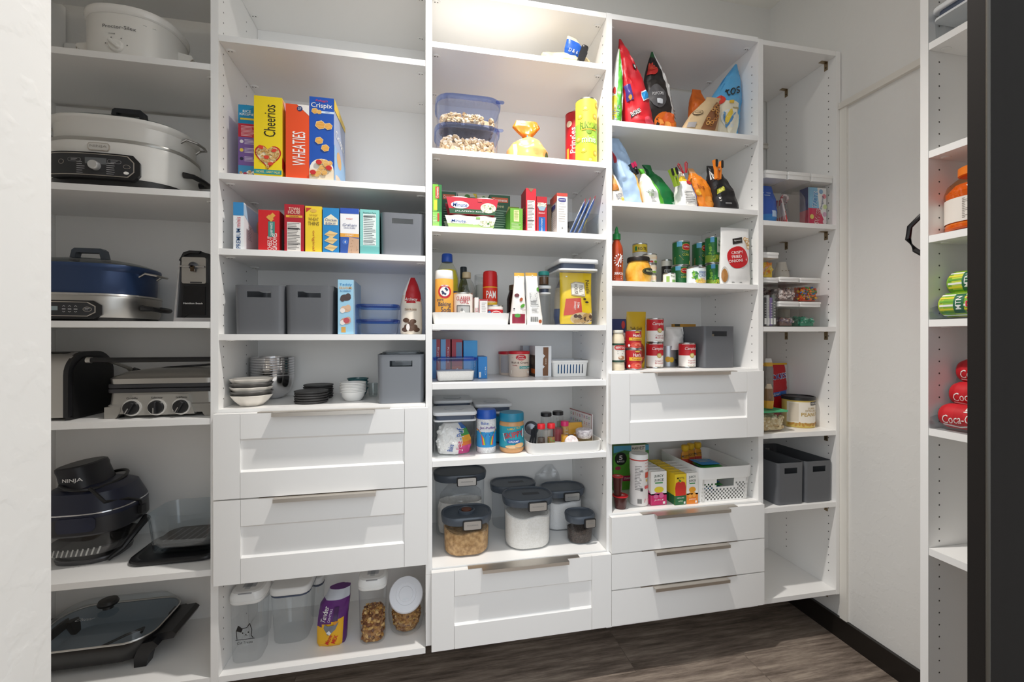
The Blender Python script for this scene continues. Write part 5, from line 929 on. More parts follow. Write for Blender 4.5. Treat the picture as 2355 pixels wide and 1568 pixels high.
# ================= fourth unit: snack bags
z = SZ['4B']
def chips(label, u0, u1, vt, y, th, matfn, deco=None, apex=None, seed=1, name='chip_bag', group='snack bags', wr=.009, shape=None, rz=0, base=1.0, rot=None, lean=0):
    cx, w, h = span(u0, u1, vt, y, z); hw = w/2; ax = 0 if apex is None else (XU(apex, y)-cx)
    q = MB(); S_ = shape or [(0, .92, .7), (.06, 1, 1), (.35, .98, 1), (.62, .72, .75), (.85, .36, .35), (1, .06, .06)]
    fr = bag(q, [(h*t, ax*t**1.3*1.0, lean*t, hw*k*base, th*kt) for t, k, kt in S_], matfn, wr, seed, 32, 44)
    if deco: deco(q, fr, w, h, ax)
    return solo(name, q, label, 'bag', (cx, y+th, z), rz, group, rot)
def c1(a, b, f): return m('f0efec') if a > .55 else m('57b23a') if a > -.45 and b > .12 else m('e8d23a') if b < .4 and b > .2 else m('efeeea')
def d1(q, fr, w, h, ax): q.ell(fr, -w*.36, h*.42, w*.07, h*.05, m('cf3a3a'), .002); q.txt(fr, 'CHIPS', -w*.28, h*.1, .02, m('9aa4a8'), .002, rot=80)
chips('white and green snack bag at the left end of the bag shelf', 1409, 1437, 97, .018, .036, c1, d1, 1433, 3)
def c2(a, b, f): return m('c8202c') if f or b > .5 else m('b01a24')
def d2(q, fr, w, h, ax):
    q.bpoly(fr, [(-w*.42, h*.27), (-w*.22, h*.29), (-w*.22, h*.46), (-w*.42, h*.44)], m('4a3a8a'), .0025); q.ell(fr, -w*.33, h*.31, w*.05, h*.025, m('e8a23a'), .0035); q.bpoly(fr, [(w*.08, h*.27), (w*.40, h*.33), (w*.34, h*.42), (w*.06, h*.37)], m('e8eef2'), .0025); q.bpoly(fr, [(w*.10, h*.285), (w*.37, h*.335), (w*.33, h*.405), (w*.08, h*.36)], m('2a8fd0'), .0035)
    q.bpoly(fr, [(-w*.40, h*.13), (-w*.08, h*.20), (-w*.15, h*.14), (-w*.4, h*.09)], KK, .0025); q.txt(fr, 'BOLD', -w*.24, h*.145, .016, WT, .004, rot=22, w=w*.3, bold=.01); q.ell(fr, w*.1, h*.66, w*.09, h*.03, KK, .003); q.ell(fr, w*.1, h*.66, w*.06, h*.018, WT, .004); q.ell(fr, w*.2, h*.06, w*.22, h*.05, m('d84a5a'), .002)
chips('tall red snack bag with a blue badge, beside the white and green bag', 1450, 1514, 80, .022, .042, c2, d2, 1437, 5)
def c3(a, b, f): return m('e9e7e4') if a > .62 else m('1f5a34') if b > .9 else m('2a2422') if b < .62 else m('1e1c1c')
def d3(q, fr, w, h, ax):
    q.ell(fr, ax*.7-w*.06, h*.77, w*.22, h*.07, m('c8302c'), .003); 
    for k in range(7): q.line(fr, [(ax*.7-w*.06, h*.76), (ax*.7-w*.06+w*.2*cos(.3+k*.4), h*.76+h*.09*sin(.3+k*.4))], .005, m('e0523a'), .006)
    q.ell(fr, -w*.12, h*.45, w*.24, h*.13, m('565456'), .0025); q.txt(fr, 'POPCORN', -w*.12, h*.47, .012, m('d8d8d8'), .004, w=w*.3); q.rect(fr, -w*.18, -w*.02, h*.36, h*.41, m('d8dce0'), .004, 4, 3)
    R = random.Random(3); q.ell(fr, w*.08, h*.14, w*.36, h*.14, m('e0701e'), .002)
    for i in range(16): q.ell(fr, w*(.08+.55*(R.random()-.5)), h*(.04+.2*R.random()), w*.1, h*.05, m(R.choice(['ee8a30', 'e4752a', 'f2a04e', 'd9622a'])), .004+i*.0003, 12, 3)
    for k in range(10): q.rect(fr, w*.37, w*.46, h*(.2+.04*k), h*(.215+.04*k), m('8a8a88'), .003)
    q.txt(fr, '7', w*.25, h*.06, .014, WT, .01)
chips('black snack bag with orange puffs pictured, in the middle of the bag shelf', 1490, 1566, 106, .085, .042, c3, d3, 1513, 7)
def c5(a, b, f): return m('5aa8d8') if b > .52 else (m('ece4cc') if a < .5 else m('5aa8d8'))
def d5(q, fr, w, h, ax):
    q.txt(fr, 'tos', -w*.02, h*.60, h*.11, KK, .003, w=w*.45, bold=.02, shear=.2, rot=24); q.ell(fr, -w*.33, h*.47, w*.12, h*.06, m('d8402e'), .002); q.rect(fr, -w*.1, w*.02, h*.42, h*.46, m('d8b23a'), .003, 3, 2); q.ell(fr, 0, h*.24, w*.22, h*.12, m('e2e6e4'), .002, rot=.9); q.ell(fr, -w*.03, h*.26, w*.07, h*.10, m('e8c84a'), .0035, rot=-.2)
    for s in (-1, 1): q.ell(fr, -w*.03+s*w*.08, h*.22, w*.04, h*.10, m('5a8fc0'), .003, rot=-s*.4)
    q.ell(fr, -w*.33, h*.05, w*.1, h*.05, m('d8502e'), .003); q.ell(fr, w*.2, h*.18, w*.2, h*.15, m('f2ecd6'), .0022); q.rect(fr, w*.05, w*.3, h*.37, h*.385, m('b0a070'), .003, 4)
chips('light blue and cream tortilla chip bag leaning on the right panel', 1630, 1705, 126, .05, .045, c5, d5, 1711, 11, shape=[(0, .95, .7), (.06, 1, 1), (.3, 1, 1), (.55, .92, .8), (.8, .5, .4), (1, .06, .06)])
KR = m('cdb28a')
def c4(a, b, f): return m('d2401e') if b < .14 and f and a > -.4 else KR
def d4(q, fr, w, h, ax):
    q.bpoly(fr, [(-w*.05, h*.08), (w*.35, h*.08), (w*.33, h*.8), (w*.1, h*.86), (-w*.02, h*.4)], m('8a5a3a'), .002); R = random.Random(2)
    for i in range(18): x, y = w*(.02+.27*R.random()), h*(.12+.62*R.random()); q.ell(fr, x, y, w*.055, h*.05, m(R.choice(['c98f4e', 'b87a3c', 'dba763'])), .003+i*.0003, 14); q.ell(fr, x, y, w*.03, h*.026, m('6a4026'), .0034+i*.0003, 10)
    q.ell(fr, -w*.27, h*.5, w*.12, h*.07, m('4a3420'), .002); q.ell(fr, -w*.27, h*.5, w*.105, h*.055, KR, .003); q.txt(fr, 'PRETZEL', -w*.27, h*.5, h*.03, m('4a3420'), .004, w=w*.16); q.rect(fr, -w*.42, -w*.22, h*.1, h*.24, m('a8a4a4'), .002, 3, 3)
chips('kraft paper pretzel bag lying tilted in front of the blue chip bag', 1572, 1655, 214, .02, .022, c4, d4, 1650, 13, 'pretzel_bag', shape=[(0, .9, .8), (.08, 1, 1), (.5, .8, 1), (.8, .5, .7), (.92, .38, .4), (1, .42, .2)], wr=.003)
chips('plain orange snack bag standing behind the pretzel bag', 1597, 1640, 198, .16, .03, lambda a, b, f: m('e8701e'), None, 1612, 15, shape=[(0, .95, .8), (.5, 1, 1), (.8, .8, .6), (.95, .5, .2), (1, .45, .05)])
# ---------------- second bag shelf
z = SZ['4C']
def c6(a, b, f): return m('a9c3e0') if not (a > .55 and .25 < b < .62) else m('e2b25a')
def d6(q, fr, w, h, ax): q.line(fr, [(ax*.9-w*.02, h*.85), (ax*.5-w*.04, h*.5), (w*.0, h*.02)], .0025, m('5a6a8a'), .002); q.ell(fr, ax*.75+w*.3, h*.72, w*.06, h*.1, m('c8404a'), .002)
chips('pale blue snack bag with its back seam showing, leaning at the left', 1441, 1486, 313, .045, .036, c6, d6, 1420, 17, shape=[(0, 1, .8), (.06, 1.05, 1), (.4, 1.0, 1), (.75, .85, .7), (1, .55, .1)])
def c7(a, b, f): return m('efe9df') if b < .42 or a > .1 else m('c99a5a')
def d7(q, fr, w, h, ax): q.txt(fr, 'BUTTER', w*.05, h*.22, .010, m('5a6a8a'), .002, w=w*.5, rot=12); q.txt(fr, 'SALT', w*.02, h*.12, .010, m('5a6a8a'), .002, w=w*.3, rot=12); q.ell(fr, w*.25, h*.1, w*.12, h*.06, m('e8d86a'), .002); q.ell(fr, -w*.2, h*.5, w*.25, h*.12, m('b8742e'), .002)
chips('cream snack bag at the front left corner below the pale blue bag', 1407.5, 1441, 398, .012, .02, c7, d7, 1412, 19, wr=.004, shape=[(0, 1, .8), (.1, 1, 1), (.5, .9, .9), (.8, .6, .6), (1, .4, .1)])
tied = [(0, .92, .75), (.06, 1, 1), (.4, .95, 1), (.68, .62, .7), (.82, .26, .35), (.88, .2, .28), (1, .34, .12)]
def c8(a, b, f): return m('56ad35') if a > .25 and b < .8 or b > .78 else m('f0f0ec')
def d8(q, fr, w, h, ax): q.txt(fr, 'VEGGIE', -w*.28, h*.34, .012, m('5a7a4a'), .002, w=w*.26, rot=20); q.rect(fr, -w*.38, -w*.15, h*.22, h*.29, m('b8c8a8'), .002, 4, 3); q.lines(fr, -w*.35, -w*.1, h*.2, 5, h*.03, m('8a8a88'), .0016, .002)
chips('white and bright green snack bag, second from the left', 1494, 1536, 384, .02, .033, c8, d8, 1484, 23, shape=tied)
def d9(q, fr, w, h, ax): q.ell(fr, w*.3, h*.14, w*.14, h*.08, m('a8d0b8'), .002); q.lines(fr, w*.15, w*.4, h*.2, 4, h*.04, m('d8e8dc'), .0016, .003)
chips('dark green snack bag with a twisted top', 1512, 1570, 376, .09, .035, lambda a, b, f: m('14723a') if b < .82 else m('0f6a36'), d9, 1497, 25, shape=tied)
def c10(a, b, f): return (m('f0eeea') if b < .55 else m('e8c03a') if b < .8 else m('f0e4d4')) if a < .6 else m('2a50b0')
def d10(q, fr, w, h, ax): q.lines(fr, -w*.3, w*.2, h*.42, 8, h*.045, m('5a5a5a'), .0014, .002); q.ell(fr, w*.1, h*.68, w*.12, h*.06, m('c8302e'), .002); q.ell(fr, w*.36, h*.2, w*.1, h*.08, m('e0a84a'), .002)
chips('white and blue snack bag with yellow shoulder, clipped shut', 1568, 1615, 390, .02, .03, c10, d10, 1577, 27, shape=tied)
def d11(q, fr, w, h, ax): q.ell(fr, -w*.3, h*.4, w*.1, h*.07, m('f0b02e'), .002); q.txt(fr, 'big', -w*.12, h*.52, .02, m('9a4a1a'), .002, rot=-10); q.ell(fr, w*.1, h*.2, w*.28, h*.12, m('f09a3a'), .0016)
chips('round orange snack bag between the white and black bags', 1609, 1654, 384, .04, .030, lambda a, b, f: m('ee8a22') if b < .85 else m('d8a06a'), d11, 1598, 29, shape=[(0, .85, .8), (.1, 1, 1), (.5, 1, 1), (.72, .75, .8), (.85, .4, .4), (1, .3, .1)])
def c12(a, b, f): return m('dcdad8') if a > .85 else m('232123')
def d12(q, fr, w, h, ax):
    for i in range(7): q.line(fr, [(ax*.8-w*.3+i*w*.055, h*.92-i*h*.01), (ax*.6-w*.22+i*w*.05, h*.66)], w*.022, WT, .004)
    q.bpoly(fr, [(-w*.38, h*.33), (-w*.08, h*.42), (-w*.1, h*.50), (-w*.36, h*.43)], m('a8a81e'), .003); q.txt(fr, 'SMART', -w*.22, h*.415, .012, m('e8e46a'), .004, rot=14, w=w*.25); q.txt(fr, '5', -w*.32, h*.22, .016, WT, .003); q.rect(fr, -w*.2, w*.05, h*.12, h*.15, m('8a8888'), .003, 4)
chips('black and white striped popcorn bag at the right, with an orange clip', 1653, 1708, 376, .02, .04, c12, d12, 1652, 31, shape=[(0, .92, .75), (.06, 1, 1), (.4, .95, 1), (.68, .8, .8), (.85, .55, .4), (1, .42, .08)])
def clip(label, u, v0, v1, y, col, pad, tilt, gap=.010):
    x, zb = W(u, v1, y); zt2 = W(u, v0, y)[1]; L = zt2-zb; t = thing('bag_clip', label, 'clip', (x, y, zb), 0, None, (0, tilt, .2))
    for s in (-1, 1):
        q = MB(); P = [(s*gap*.25, 0), (s*gap*.3+.006*s, 0), (s*gap*.5+.006*s, L*.5), (s*(gap*1.1)+.007*s, L), (s*gap*1.1-.002*s, L*1.02), (s*gap*.35, L*.5)]
        q.prism(P, FRONT(0), -.007, .007, col); q.build('arm', t)
        if pad: q = MB(); q.prism(rr(.011, L*.42, .005, 4, s*gap*1.05, L*.82), FRONT(-.007), .0, .0016, pad); q.build('grip_pad', t)
    q = MB(); q.tube([(0, -.008, L*.5), (0, .008, L*.5)], .004, CHROME); q.build('spring', t)
clip('black and pink clip on the bags at the left of the shelf', 1464, 374, 402, .055, BLACK, M('c02a58', .4), -.5, .006)
clip('green clip with black grips between the green and orange bags', 1557, 388, 428, .016, M('9ab43a', .4), BLACK, -.35)
t = thing('bag_clip', 'red wire loop clip on the folded bag top', 'clip', (at(1575, .03), .03, W(1575, 398, .03)[1]), 0, None, (0, -.3, 0))
for s in (-1, 1):
    q = MB(); q.tube([(s*.004, 0, 0), (s*.012, 0, .036), (s*.017, 0, .04), (s*.021, 0, .034), (s*.008, 0, 0)], .0022, M('b0202c', .3)); q.build('loop', t)
clip('orange and black clip on the striped popcorn bag', 1651, 370, 412, .016, M('e8842a', .4), BLACK, .0, .014)
# ---------------- cans shelf
z = SZ['4D']
y = .05; r = rad(1405, 1435, y); x = max(at(1420, y), .6614+r+.002); H = W(1416, 520, y)[1]-z
t = thing('hot_sauce_bottle', 'red hot sauce bottle with green pointed cap', 'bottle', (x, y+r*.3, z)); q = MB(); q.lathe([(r*.9, 0), (r, .003), (r, H*.55), (r*.9, H*.63), (r*.5, H*.74), (r*.45, H*.77)], M('a8401e', .15)); F = CYL(r)
q.txt(F, 'SRIRACHA', 0, H*.15, .010, WT, .001, w=r*1.6); q.lines(F, -r*.8, r*.8, H*.13, 3, .007, WT, .0016)
for i in range(12): a = i*.45; q.ell(F, r*.75*cos(a), H*.38+r*.9*sin(a), .0036, .0022, WT, .001, 8, rot=a)
q.line(F, [(-r*.3, H*.3), (r*.1, H*.42), (-r*.1, H*.36), (r*.35, H*.47), (r*.2, H*.33)], .004, WT, .001); q.build('bottle', t)
q = MB(); GC = M('1f8a44', .35); q.lathe([(r*.55, H*.76), (r*.62, H*.765), (r*.6, H*.865), (r*.36, H*.88), (r*.2, H*.97), (r*.1, H), (.0005, H)], GC); q.build('cap', t)
y = .03; r = rad(1437, 1499, y+.04); x = at(1468, y+r); H = W(1468, 593, y+r)[1]-z
t = thing('peach_jar', 'round jar of golden peaches with dark lid', 'jar', (x, y+r, z)); q = MB(); q.lathe([(r*.75, 0), (r*.9, H*.05), (r, H*.32), (r*.99, H*.5), (r*.86, H*.72), (r*.76, H*.82), (r*.76, H*.84)], grainy('peach_halves', 'd8901e', 'f0c058', 22, .1, .12)); q.build('jar', t)
q = MB(); F = lambda a, b, c: CYL(r*(1.0-.12*max(0, (b/H-.5))*2))(a, b, c+.0015); q.ell(F, r*.42, H*.42, r*.62, H*.14, m('2a2a24'), .001, 24); q.ell(F, r*.42, H*.42, r*.55, H*.115, m('8a8a3a'), .0014, 24); q.ell(F, r*.42, H*.42, r*.52, H*.105, m('26261f'), .0018, 24); q.txt(F, 'PEACHES', r*.42, H*.43, .008, m('d8d8a0'), .003, w=r*.7); q.build('label', t)
q = MB(); q.lathe([(r*.84, H*.83), (r*.86, H*.835), (r*.86, H*.96), (r*.82, H), (.001, H)], M('2e2926', .4, .5)); q.build('lid', t)
def d_ro(q, F, r, h): q.txt(F, 'RO-TEL', r*.2, h*.62, h*.22, KK, .001, w=r*1.3, bold=.04); q.rect(F, -r*.9, -r*.6, h*.5, h*.78, m('2f8a4a'), .0006, 4); crect(q, F, -r*1.2, r*1.2, h*.40, h*.44, m('c8a02e'), .0008)
y = .175; r = rad(1454, 1489, y); x = at(1471.5, y); zz = W(1471, 596, y)[1]-z
can('yellow can hidden behind the peach jar, under its twin', x, y, z, r, zz, [(.4, 'd8d4cc'), (1, 'e8c83a')], d_ro, group='stacked yellow cans'); can('yellow tomato can showing above the peach jar lid', x, y, z+zz+.0005, r, W(1471, 562, y)[1]-z-zz, [(.4, 'd8d4cc'), (1, 'e8c83a')], d_ro, group='stacked yellow cans')
def d_or(q, F, r, h): q.poly(F, [(-r, h*.6), (r*.9, h*.78), (r*.9, h*.52), (-r, h*.34)], m('e0661e'), .0008); q.txt(F, 'Libbys', r*.05, h*.56, h*.2, m('f4d8b0'), .0014, rot=8, w=r*1.3); q.ell(F, r*.4, h*.22, r*.4, h*.1, m('7aa03a'), .0008); q.ell(F, -r*.4, h*.2, r*.3, h*.1, m('c83a2a'), .0008)
y = .03; r = rad(1490, 1525, y+.03); x = at(1508, y+r); hc = (W(1508, 580, y+r)[1]-z)/3
for i, l in enumerate(('bottom', 'middle', 'top')): can('small white and orange can, %s of the three stacked beside the peach jar' % l, x+(.002 if i == 2 else 0), y+r+.05, z+i*(hc+.0004), r, hc, [(.4, 'efe8dc'), (1, 'f0e2c8')], d_or, group='stack of small orange cans', rz=.2*i)
y = .2; r = .021; can('small dark can behind the stack of orange cans', at(1533, y), y, z, r, W(1530, 598, y)[1]-z, [(.25, 'c9b06a'), (.8, '2e2c2a'), (1, 'e9e4d8')], lambda q, F, r, h: q.txt(F, 'OLIVES', 0, h*.6, h*.12, WT, .001, w=r*1.4))
y = .055; r = rad(1524, 1554, y+.03); can('short white can at the foot of the tall green cans', at(1539, y+r), y+r, z, r, W(1540, 629, y+r)[1]-z, [(1, 'e8eadf')], lambda q, F, r, h: (q.rect(F, -r*.7, -r*.2, h*.2, h*.7, m('8fb05a'), .0008, 4), q.txt(F, 'Pure', r*.4, h*.7, h*.2, m('4a5a3a'), .001, w=r*.8), q.rect(F, r*.2, r*.9, h*.1, h*.4, m('7aa85a'), .0008, 4)))
def d_dm(c):
    def g(q, F, r, h):
        q.rect(F, -r*.75, -r*.15, h*.76, h*.97, m('6ab8dc'), .0007, 5); q.ell(F, r*.4, h*.74, r*.55, h*.14, m('e8c84a'), .0009, 20, 2.6); q.ell(F, r*.4, h*.74, r*.5, h*.12, m('c8242c'), .0012, 20, 2.6); q.txt(F, 'Del Monte', r*.4, h*.75, h*.07, WT, .0016, w=r*.8)
        q.txt(F, 'Fresh Cut', r*.2, h*.54, h*.06, m('a8d0a8'), .001, w=r*.7, shear=.3); q.txt(F, 'CORN', r*.3, h*.43, h*.09, m('e8e46a'), .001, w=r*.8); q.poly(F, [(-r, h*.05), (r, h*.05), (r, h*.2), (0, h*.22), (-r*.4, h*.4), (-r, h*.34)], m(c), .0008); q.ell(F, -r*.55, h*.12, r*.14, h*.05, m('2a6a3a'), .0014)
    return g
GD = '1f6a35'
y = .095; r = rad(1546, 1587, y+.03); r = min(r, .037); x = at(1564, y+r); hl = W(1564, 613, y+r)[1]-z; hu = W(1564, 557, y+r)[1]-z-hl
can('dark green vegetable can, lower of the stack left of the steamed corn can', at(1563, y+r), y+r, z, r, hl, [(1, GD)], d_dm('3f8a4a'), group='stacked green vegetable cans'); can('dark green can with yellow picture, upper of the left green stack', at(1566, y+r), y+r, z+hl+.0004, r, hu, [(1, GD)], d_dm('d8c84a'), group='stacked green vegetable cans')
y = .158; x = at(1605, y+r); hl2 = W(1605, 614, y+r)[1]-z; can('dark green can hidden behind the white corn can, lower of the middle stack', x+.012, y+r, z, r, hl2, [(1, GD)], d_dm('3f8a4a'), group='stacked green vegetable cans'); can('dark green can with orange picture, upper of the middle green stack', x+.012, y+r, z+hl2+.0004, r, W(1605, 560, y+r)[1]-z-hl2, [(1, GD)], d_dm('e0823a'), group='stacked green vegetable cans')
def d_leaf(big):   # leafy picture; the figure on the real label is left out
    def g(q, F, r, h):
        R = random.Random(6)
        if big: q.rect(F, -r*.6, -r*.1, h*.78, h*.97, m('5aa8dc'), .0007, 5); crect(q, F, r*.25, r*1.3, h*.4, h*.97, m('e6ece0'), .0007); q.txt(F, 'Green', r*.85, h*.82, h*.1, m('1f5a34'), .0012, w=r*.8); q.txt(F, 'Beans', r*.85, h*.68, h*.1, m('1f5a34'), .0012, w=r*.8)
        else: q.txt(F, 'steam', r*.45, h*.68, h*.17, m('2a5a9a'), .001, w=r*.9); q.txt(F, 'CRISP', r*.45, h*.48, h*.15, m('2a5a9a'), .001, w=r*.9); q.ell(F, r*.3, h*.15, r*.7, h*.11, m('e8c06a'), .0008); q.txt(F, 'corn', r*.45, h*.30, h*.07, m('c84a3a'), .001, w=r*.5)
        for i in range(16): q.ell(F, -r*.35+r*.5*(R.random()-.5)*(1.4 if big else .9), h*(.3+.42*R.random()), r*.2, h*.045, m(R.choice(['5aa83a', '3f8a30', '8ac04a', '2f7a34'])), .0012+i*.00012, 10, rot=R.random()*3)
        for i in range(12 if big else 4): q.ell(F, r*(R.random()-.5)*1.4, h*(.12+.16*R.random()), r*.22, h*.025, m(R.choice(['9ac84a', 'c8cc4a', '6aa83a'])), .0032+i*.0001, 8, rot=R.random()*3)
    return g
y = .02; r2 = min(rad(1578, 1624, y+.03), .042); can('white steamed corn can in front of the green cans', at(1601, y+r2), y+r2, z, r2, W(1600, 616, y+r2)[1]-z, [(1, 'dfe9ea')], d_leaf(False))
y = .085; r = min(rad(1623, 1660, y+.03), .036); x = at(1639, y+r); hl = W(1641, 608, y+r)[1]-z; hu = W(1641, 547, y+r)[1]-z-hl
can('green bean can, lower of the stack beside the white onion bag', x+.004, y+r, z, r, hl, [(.3, '8aa83a'), (1, '2a7a3c')], d_leaf(True), group='stacked green bean cans'); can('green bean can, upper of the stack beside the white onion bag', x, y+r, z+hl+.0004, r, hu, [(.3, '8aa83a'), (1, '2a7a3c')], d_leaf(True), group='stacked green bean cans')
def d_on(q, fr, w, h):
    q.bpoly(fr, [(-w*.12, h*.70), (w*.2, h*.74), (w*.2, h*.84), (-w*.12, h*.80)], m('2a2624'), .001); q.txt(fr, 'Signature', w*.04, h*.775, h*.03, WT, .002, rot=7, w=w*.24); q.ell(fr, w*.02, h*.475, w*.34, h*.19, m('c41e26'), .001, 28, 2.3, .35)
    for i, (s, k) in enumerate((('CRISPY', .38), ('FRIED', .32), ('ONIONS', .46))): q.txt(fr, s, w*(.0-.03*i), h*(.56-.075*i), h*.05, WT, .002, rot=7, w=w*k, bold=.03)
    R = random.Random(2)
    for i in range(9): x, y = w*(.36+.14*(R.random()-.5)), h*(.82-.16*R.random()); q.ell(fr, x, y, w*.06, h*.035, m('d8a860'), .001+i*.0003, 14); q.ell(fr, x, y, w*.04, h*.022, m('efe2cc'), .0012+i*.0003, 12)
    q.ell(fr, -w*.40, h*.16, w*.10, h*.15, m('c8c4be'), .001); q.ell(fr, -w*.41, h*.15, w*.08, h*.12, m('a8743a'), .002); q.lines(fr, -w*.2, w*.15, h*.04, 1, .01, m('8a8a88'), .003)
pouch('white fried onion pouch with a red oval, leaning on the right panel', z, 1662, 1731, 522, .010, .017, 'ecebe8', d_on, 'onion_pouch', lean=.0, wt=.94, xo=.0, seed=9, wr=.003)
# ---------------- soup shelf
z = SZ['4E']
y = .012; r = rad(1406.5, 1437, y+.03); x = max(at(1421.5, y+r), .6614+r+.002); H = W(1421, 759, y+r)[1]-z
t = thing('sauce_jar', 'glass jar of white pasta sauce at the front left of the soup shelf', 'jar', (x, y+r, z)); q = MB(); q.lathe([(r*.92, 0), (r, .004), (r*.98, H*.12), (r*.95, H*.2), (r*.96, H*.62), (r, H*.68), (r*.9, H*.82), (r*.72, H*.91), (r*.72, H*.93)], M('e6d9bd', .12)); q.build('jar', t)
q = MB(); F = CYL(r*.985); crect(q, F, -r*1.4, r*1.4, H*.21, H*.66, m('efe9df'), .0012); crect(q, F, -r*1.4, r*1.4, H*.62, H*.67, m('2a4a3a'), .002); crect(q, F, -r*1.4, r*1.4, H*.20, H*.25, m('2a4a3a'), .002); q.ell(F, 0, H*.565, r*.95, H*.06, m('c8302c'), .0022, 24, 3); q.txt(F, 'BERTOLLI', 0, H*.565, H*.05, WT, .003, w=r*1.5, bold=.03); q.lines(F, -r*.5, r*.6, H*.47, 2, H*.05, m('5a5248'), .002, .002); q.ell(F, .1*r, H*.31, r*.5, H*.05, m('b8805a'), .0022); q.ell(F, -.1*r, H*.325, r*.2, H*.03, m('e8d0b8'), .003); q.build('label', t)
q = MB(); q.lathe([(r*.78, H*.92), (r*.8, H*.925), (r*.79, H*.99), (r*.75, H), (.001, H)], M('e0dccf', .35)); q.build('lid', t)
carton('navy pasta box behind the white sauce jar', z, 1405.5, 1440, 733, .11, .05, '28305a', lambda q, F, R, L, w, h, d: (q.rect(F, -w*.22, w*.45, h*.55, h*.72, m('e8e2dc')), q.txt(F, 'PASTA', w*.1, h*.63, h*.09, m('b0302e'), .001, w=w*.6), q.ell(F, w*.3, h*.88, w*.12, h*.08, m('b0302e'))), nm='pasta_box')
def d_hunt(q, F, r, h):
    q.txt(F, "Hunt's", r*.25, h*.72, h*.17, WT, .001, w=r*1.0, bold=.04); q.ell(F, r*.3, h*.88, r*.35, h*.04, m('d8b04a'), .0008); crect(q, F, -r*.75, r*1.2, h*.44, h*.60, m('e8b83a'), .0008); q.txt(F, 'TOMATO PASTE' if 0 else 'Tomatoes', r*.2, h*.52, h*.08, m('8a2a1e'), .0012, w=r*1.2); q.ell(F, r*.2, h*.2, r*.75, h*.16, m('d84a38'), .0008); q.ell(F, r*.3, h*.22, r*.4, h*.09, m('e87a62'), .0014); q.ell(F, r*.35, h*.2, r*.2, h*.04, m('c8382a'), .002); q.ell(F, -r*.75, h*.18, r*.14, h*.07, WT, .001)
y = .02; r = rad(1438, 1476, y+.03); x = at(1457, y+r); hl = W(1457, 802, y+r)[1]-z; hu = W(1457, 759, y+r)[1]-z-hl
can('red tomato can, lower of two stacked beside the sauce jar', x, y+r, z, r, hl, [(1, 'b82226')], d_hunt, group='stacked red tomato cans'); can('red tomato can, upper of two stacked beside the sauce jar', x-.001, y+r, z+hl+.0004, r, hu, [(1, 'b82226')], d_hunt, group='stacked red tomato cans')
def d_camp(l1, l2):
    def g(q, F, r, h):
        q.txt(F, "Campbell's", r*.35, h*.76, h*.16, WT, .001, w=r*1.75, bold=.0, shear=.3); q.ell(F, r*.3, h*.5, r*.3, h*.10, m('b8a05a'), .001); q.ell(F, r*.3, h*.5, r*.2, h*.065, m('d8c88a'), .0016); q.txt(F, l1, r*.3, h*.29, h*.07, m('a8323a'), .001, w=r*1.0); q.txt(F, l2, r*.35, h*.20, h*.07, m('a8323a'), .001, w=r*1.1); q.txt(F, 'SOUP', r*.2, h*.08, h*.04, m('b8a88a'), .001, w=r*.8); crect(q, F, -r*.9, r*.8, h*.93, h*.945, m('e8b0b0'), .0008)
    return g
CB = [(.49, 'f0ece6'), (1, 'c21c26')]
def soup(lab, u0, u1, v0, y, zz, h=None, l=('Cream of', 'Mushroom'), g=None, dx=0):
    r = .033; x = at((u0+u1)/2, y+r)+dx; hh = h or W((u0+u1)/2, v0, y+r)[1]-zz; can(lab, x, y+r, zz, r, hh, CB, d_camp(*l), 'soup_can', group=g); return hh
y = .085; h1 = soup('red and white soup can, lower of two stacked beside the yellow noodle bag', 1487, 1524, 788, y, z, l=('Cream of', 'Broccoli'), g='stacked soup cans')
soup('red and white soup can, upper of two stacked beside the yellow noodle bag', 1487, 1526, 732, y, z+h1+.0004, l=('Cream of', 'Mushroom'), g='stacked soup cans')
soup('single red and white soup can in front of the grey bin', 1561, 1599.5, 788, .075, z, l=('Vegetable', 'Vegetarian'))
def d_egg(q, fr, w, h):
    q.txt(fr, 'Yolk Gold', -w*.05, h*.70, h*.06, m('4a3a1a'), .002, w=w*.6, bold=.03); q.ell(fr, w*.1, h*.25, w*.34, h*.2, m('8a3a22'), .001); R = random.Random(4)
    for i in range(16): q.ell(fr, w*(.1+.5*(R.random()-.5)), h*(.1+.3*R.random()), w*.12, h*.02, m(R.choice(['e0c04a', '6a9a3a', 'c8482a', 'd8a83a'])), .002+i*.0003, 10, rot=R.random()*3)
pouch('yellow noodle bag standing behind the red tomato cans', z, 1442, 1487, 716, .12, .02, 'c9a41e', d_egg, 'noodle_bag', wt=1.0, xo=.008, seed=21, wr=.004)
y = .2; r = .037; x = at(1535, y); H = W(1547, 795, y)[1]-z; t = thing('canister_with_bag', 'steel canister with a white paper bag folded over its top', 'canister', (x, y, z)); q = MB(); q.lathe([(r, 0), (r, H), (r*.96, H)], M('b9bcc0', .3, .6)); F = CYL(r)
q.ell(F, -r*.5, H*.35, r*.28, H*.14, m('e8b02a'), .001); q.ell(F, -r*.1, H*.33, r*.26, H*.13, m('f0c23a'), .0014); q.txt(F, 'mom', r*.75, H*.25, H*.2, KK, .001, w=r*.9, bold=.03); q.build('canister', t)
q = MB(); hb = W(1565, 752, y)[1]-z-H; bag(q, [(-H*.2, .02, .0, r*1.05, r*1.06), (0, .022, 0, r*1.1, r*1.08), (hb*.5, .03, 0, r*1.08, r*.8), (hb*.9, .03, 0, r*1.1, r*.35), (hb, .032, 0, r*1.06, r*.1)], lambda a, b, f: m('e6e3df'), .006, 41); q.build('paper_bag', t, (0, 0, H))
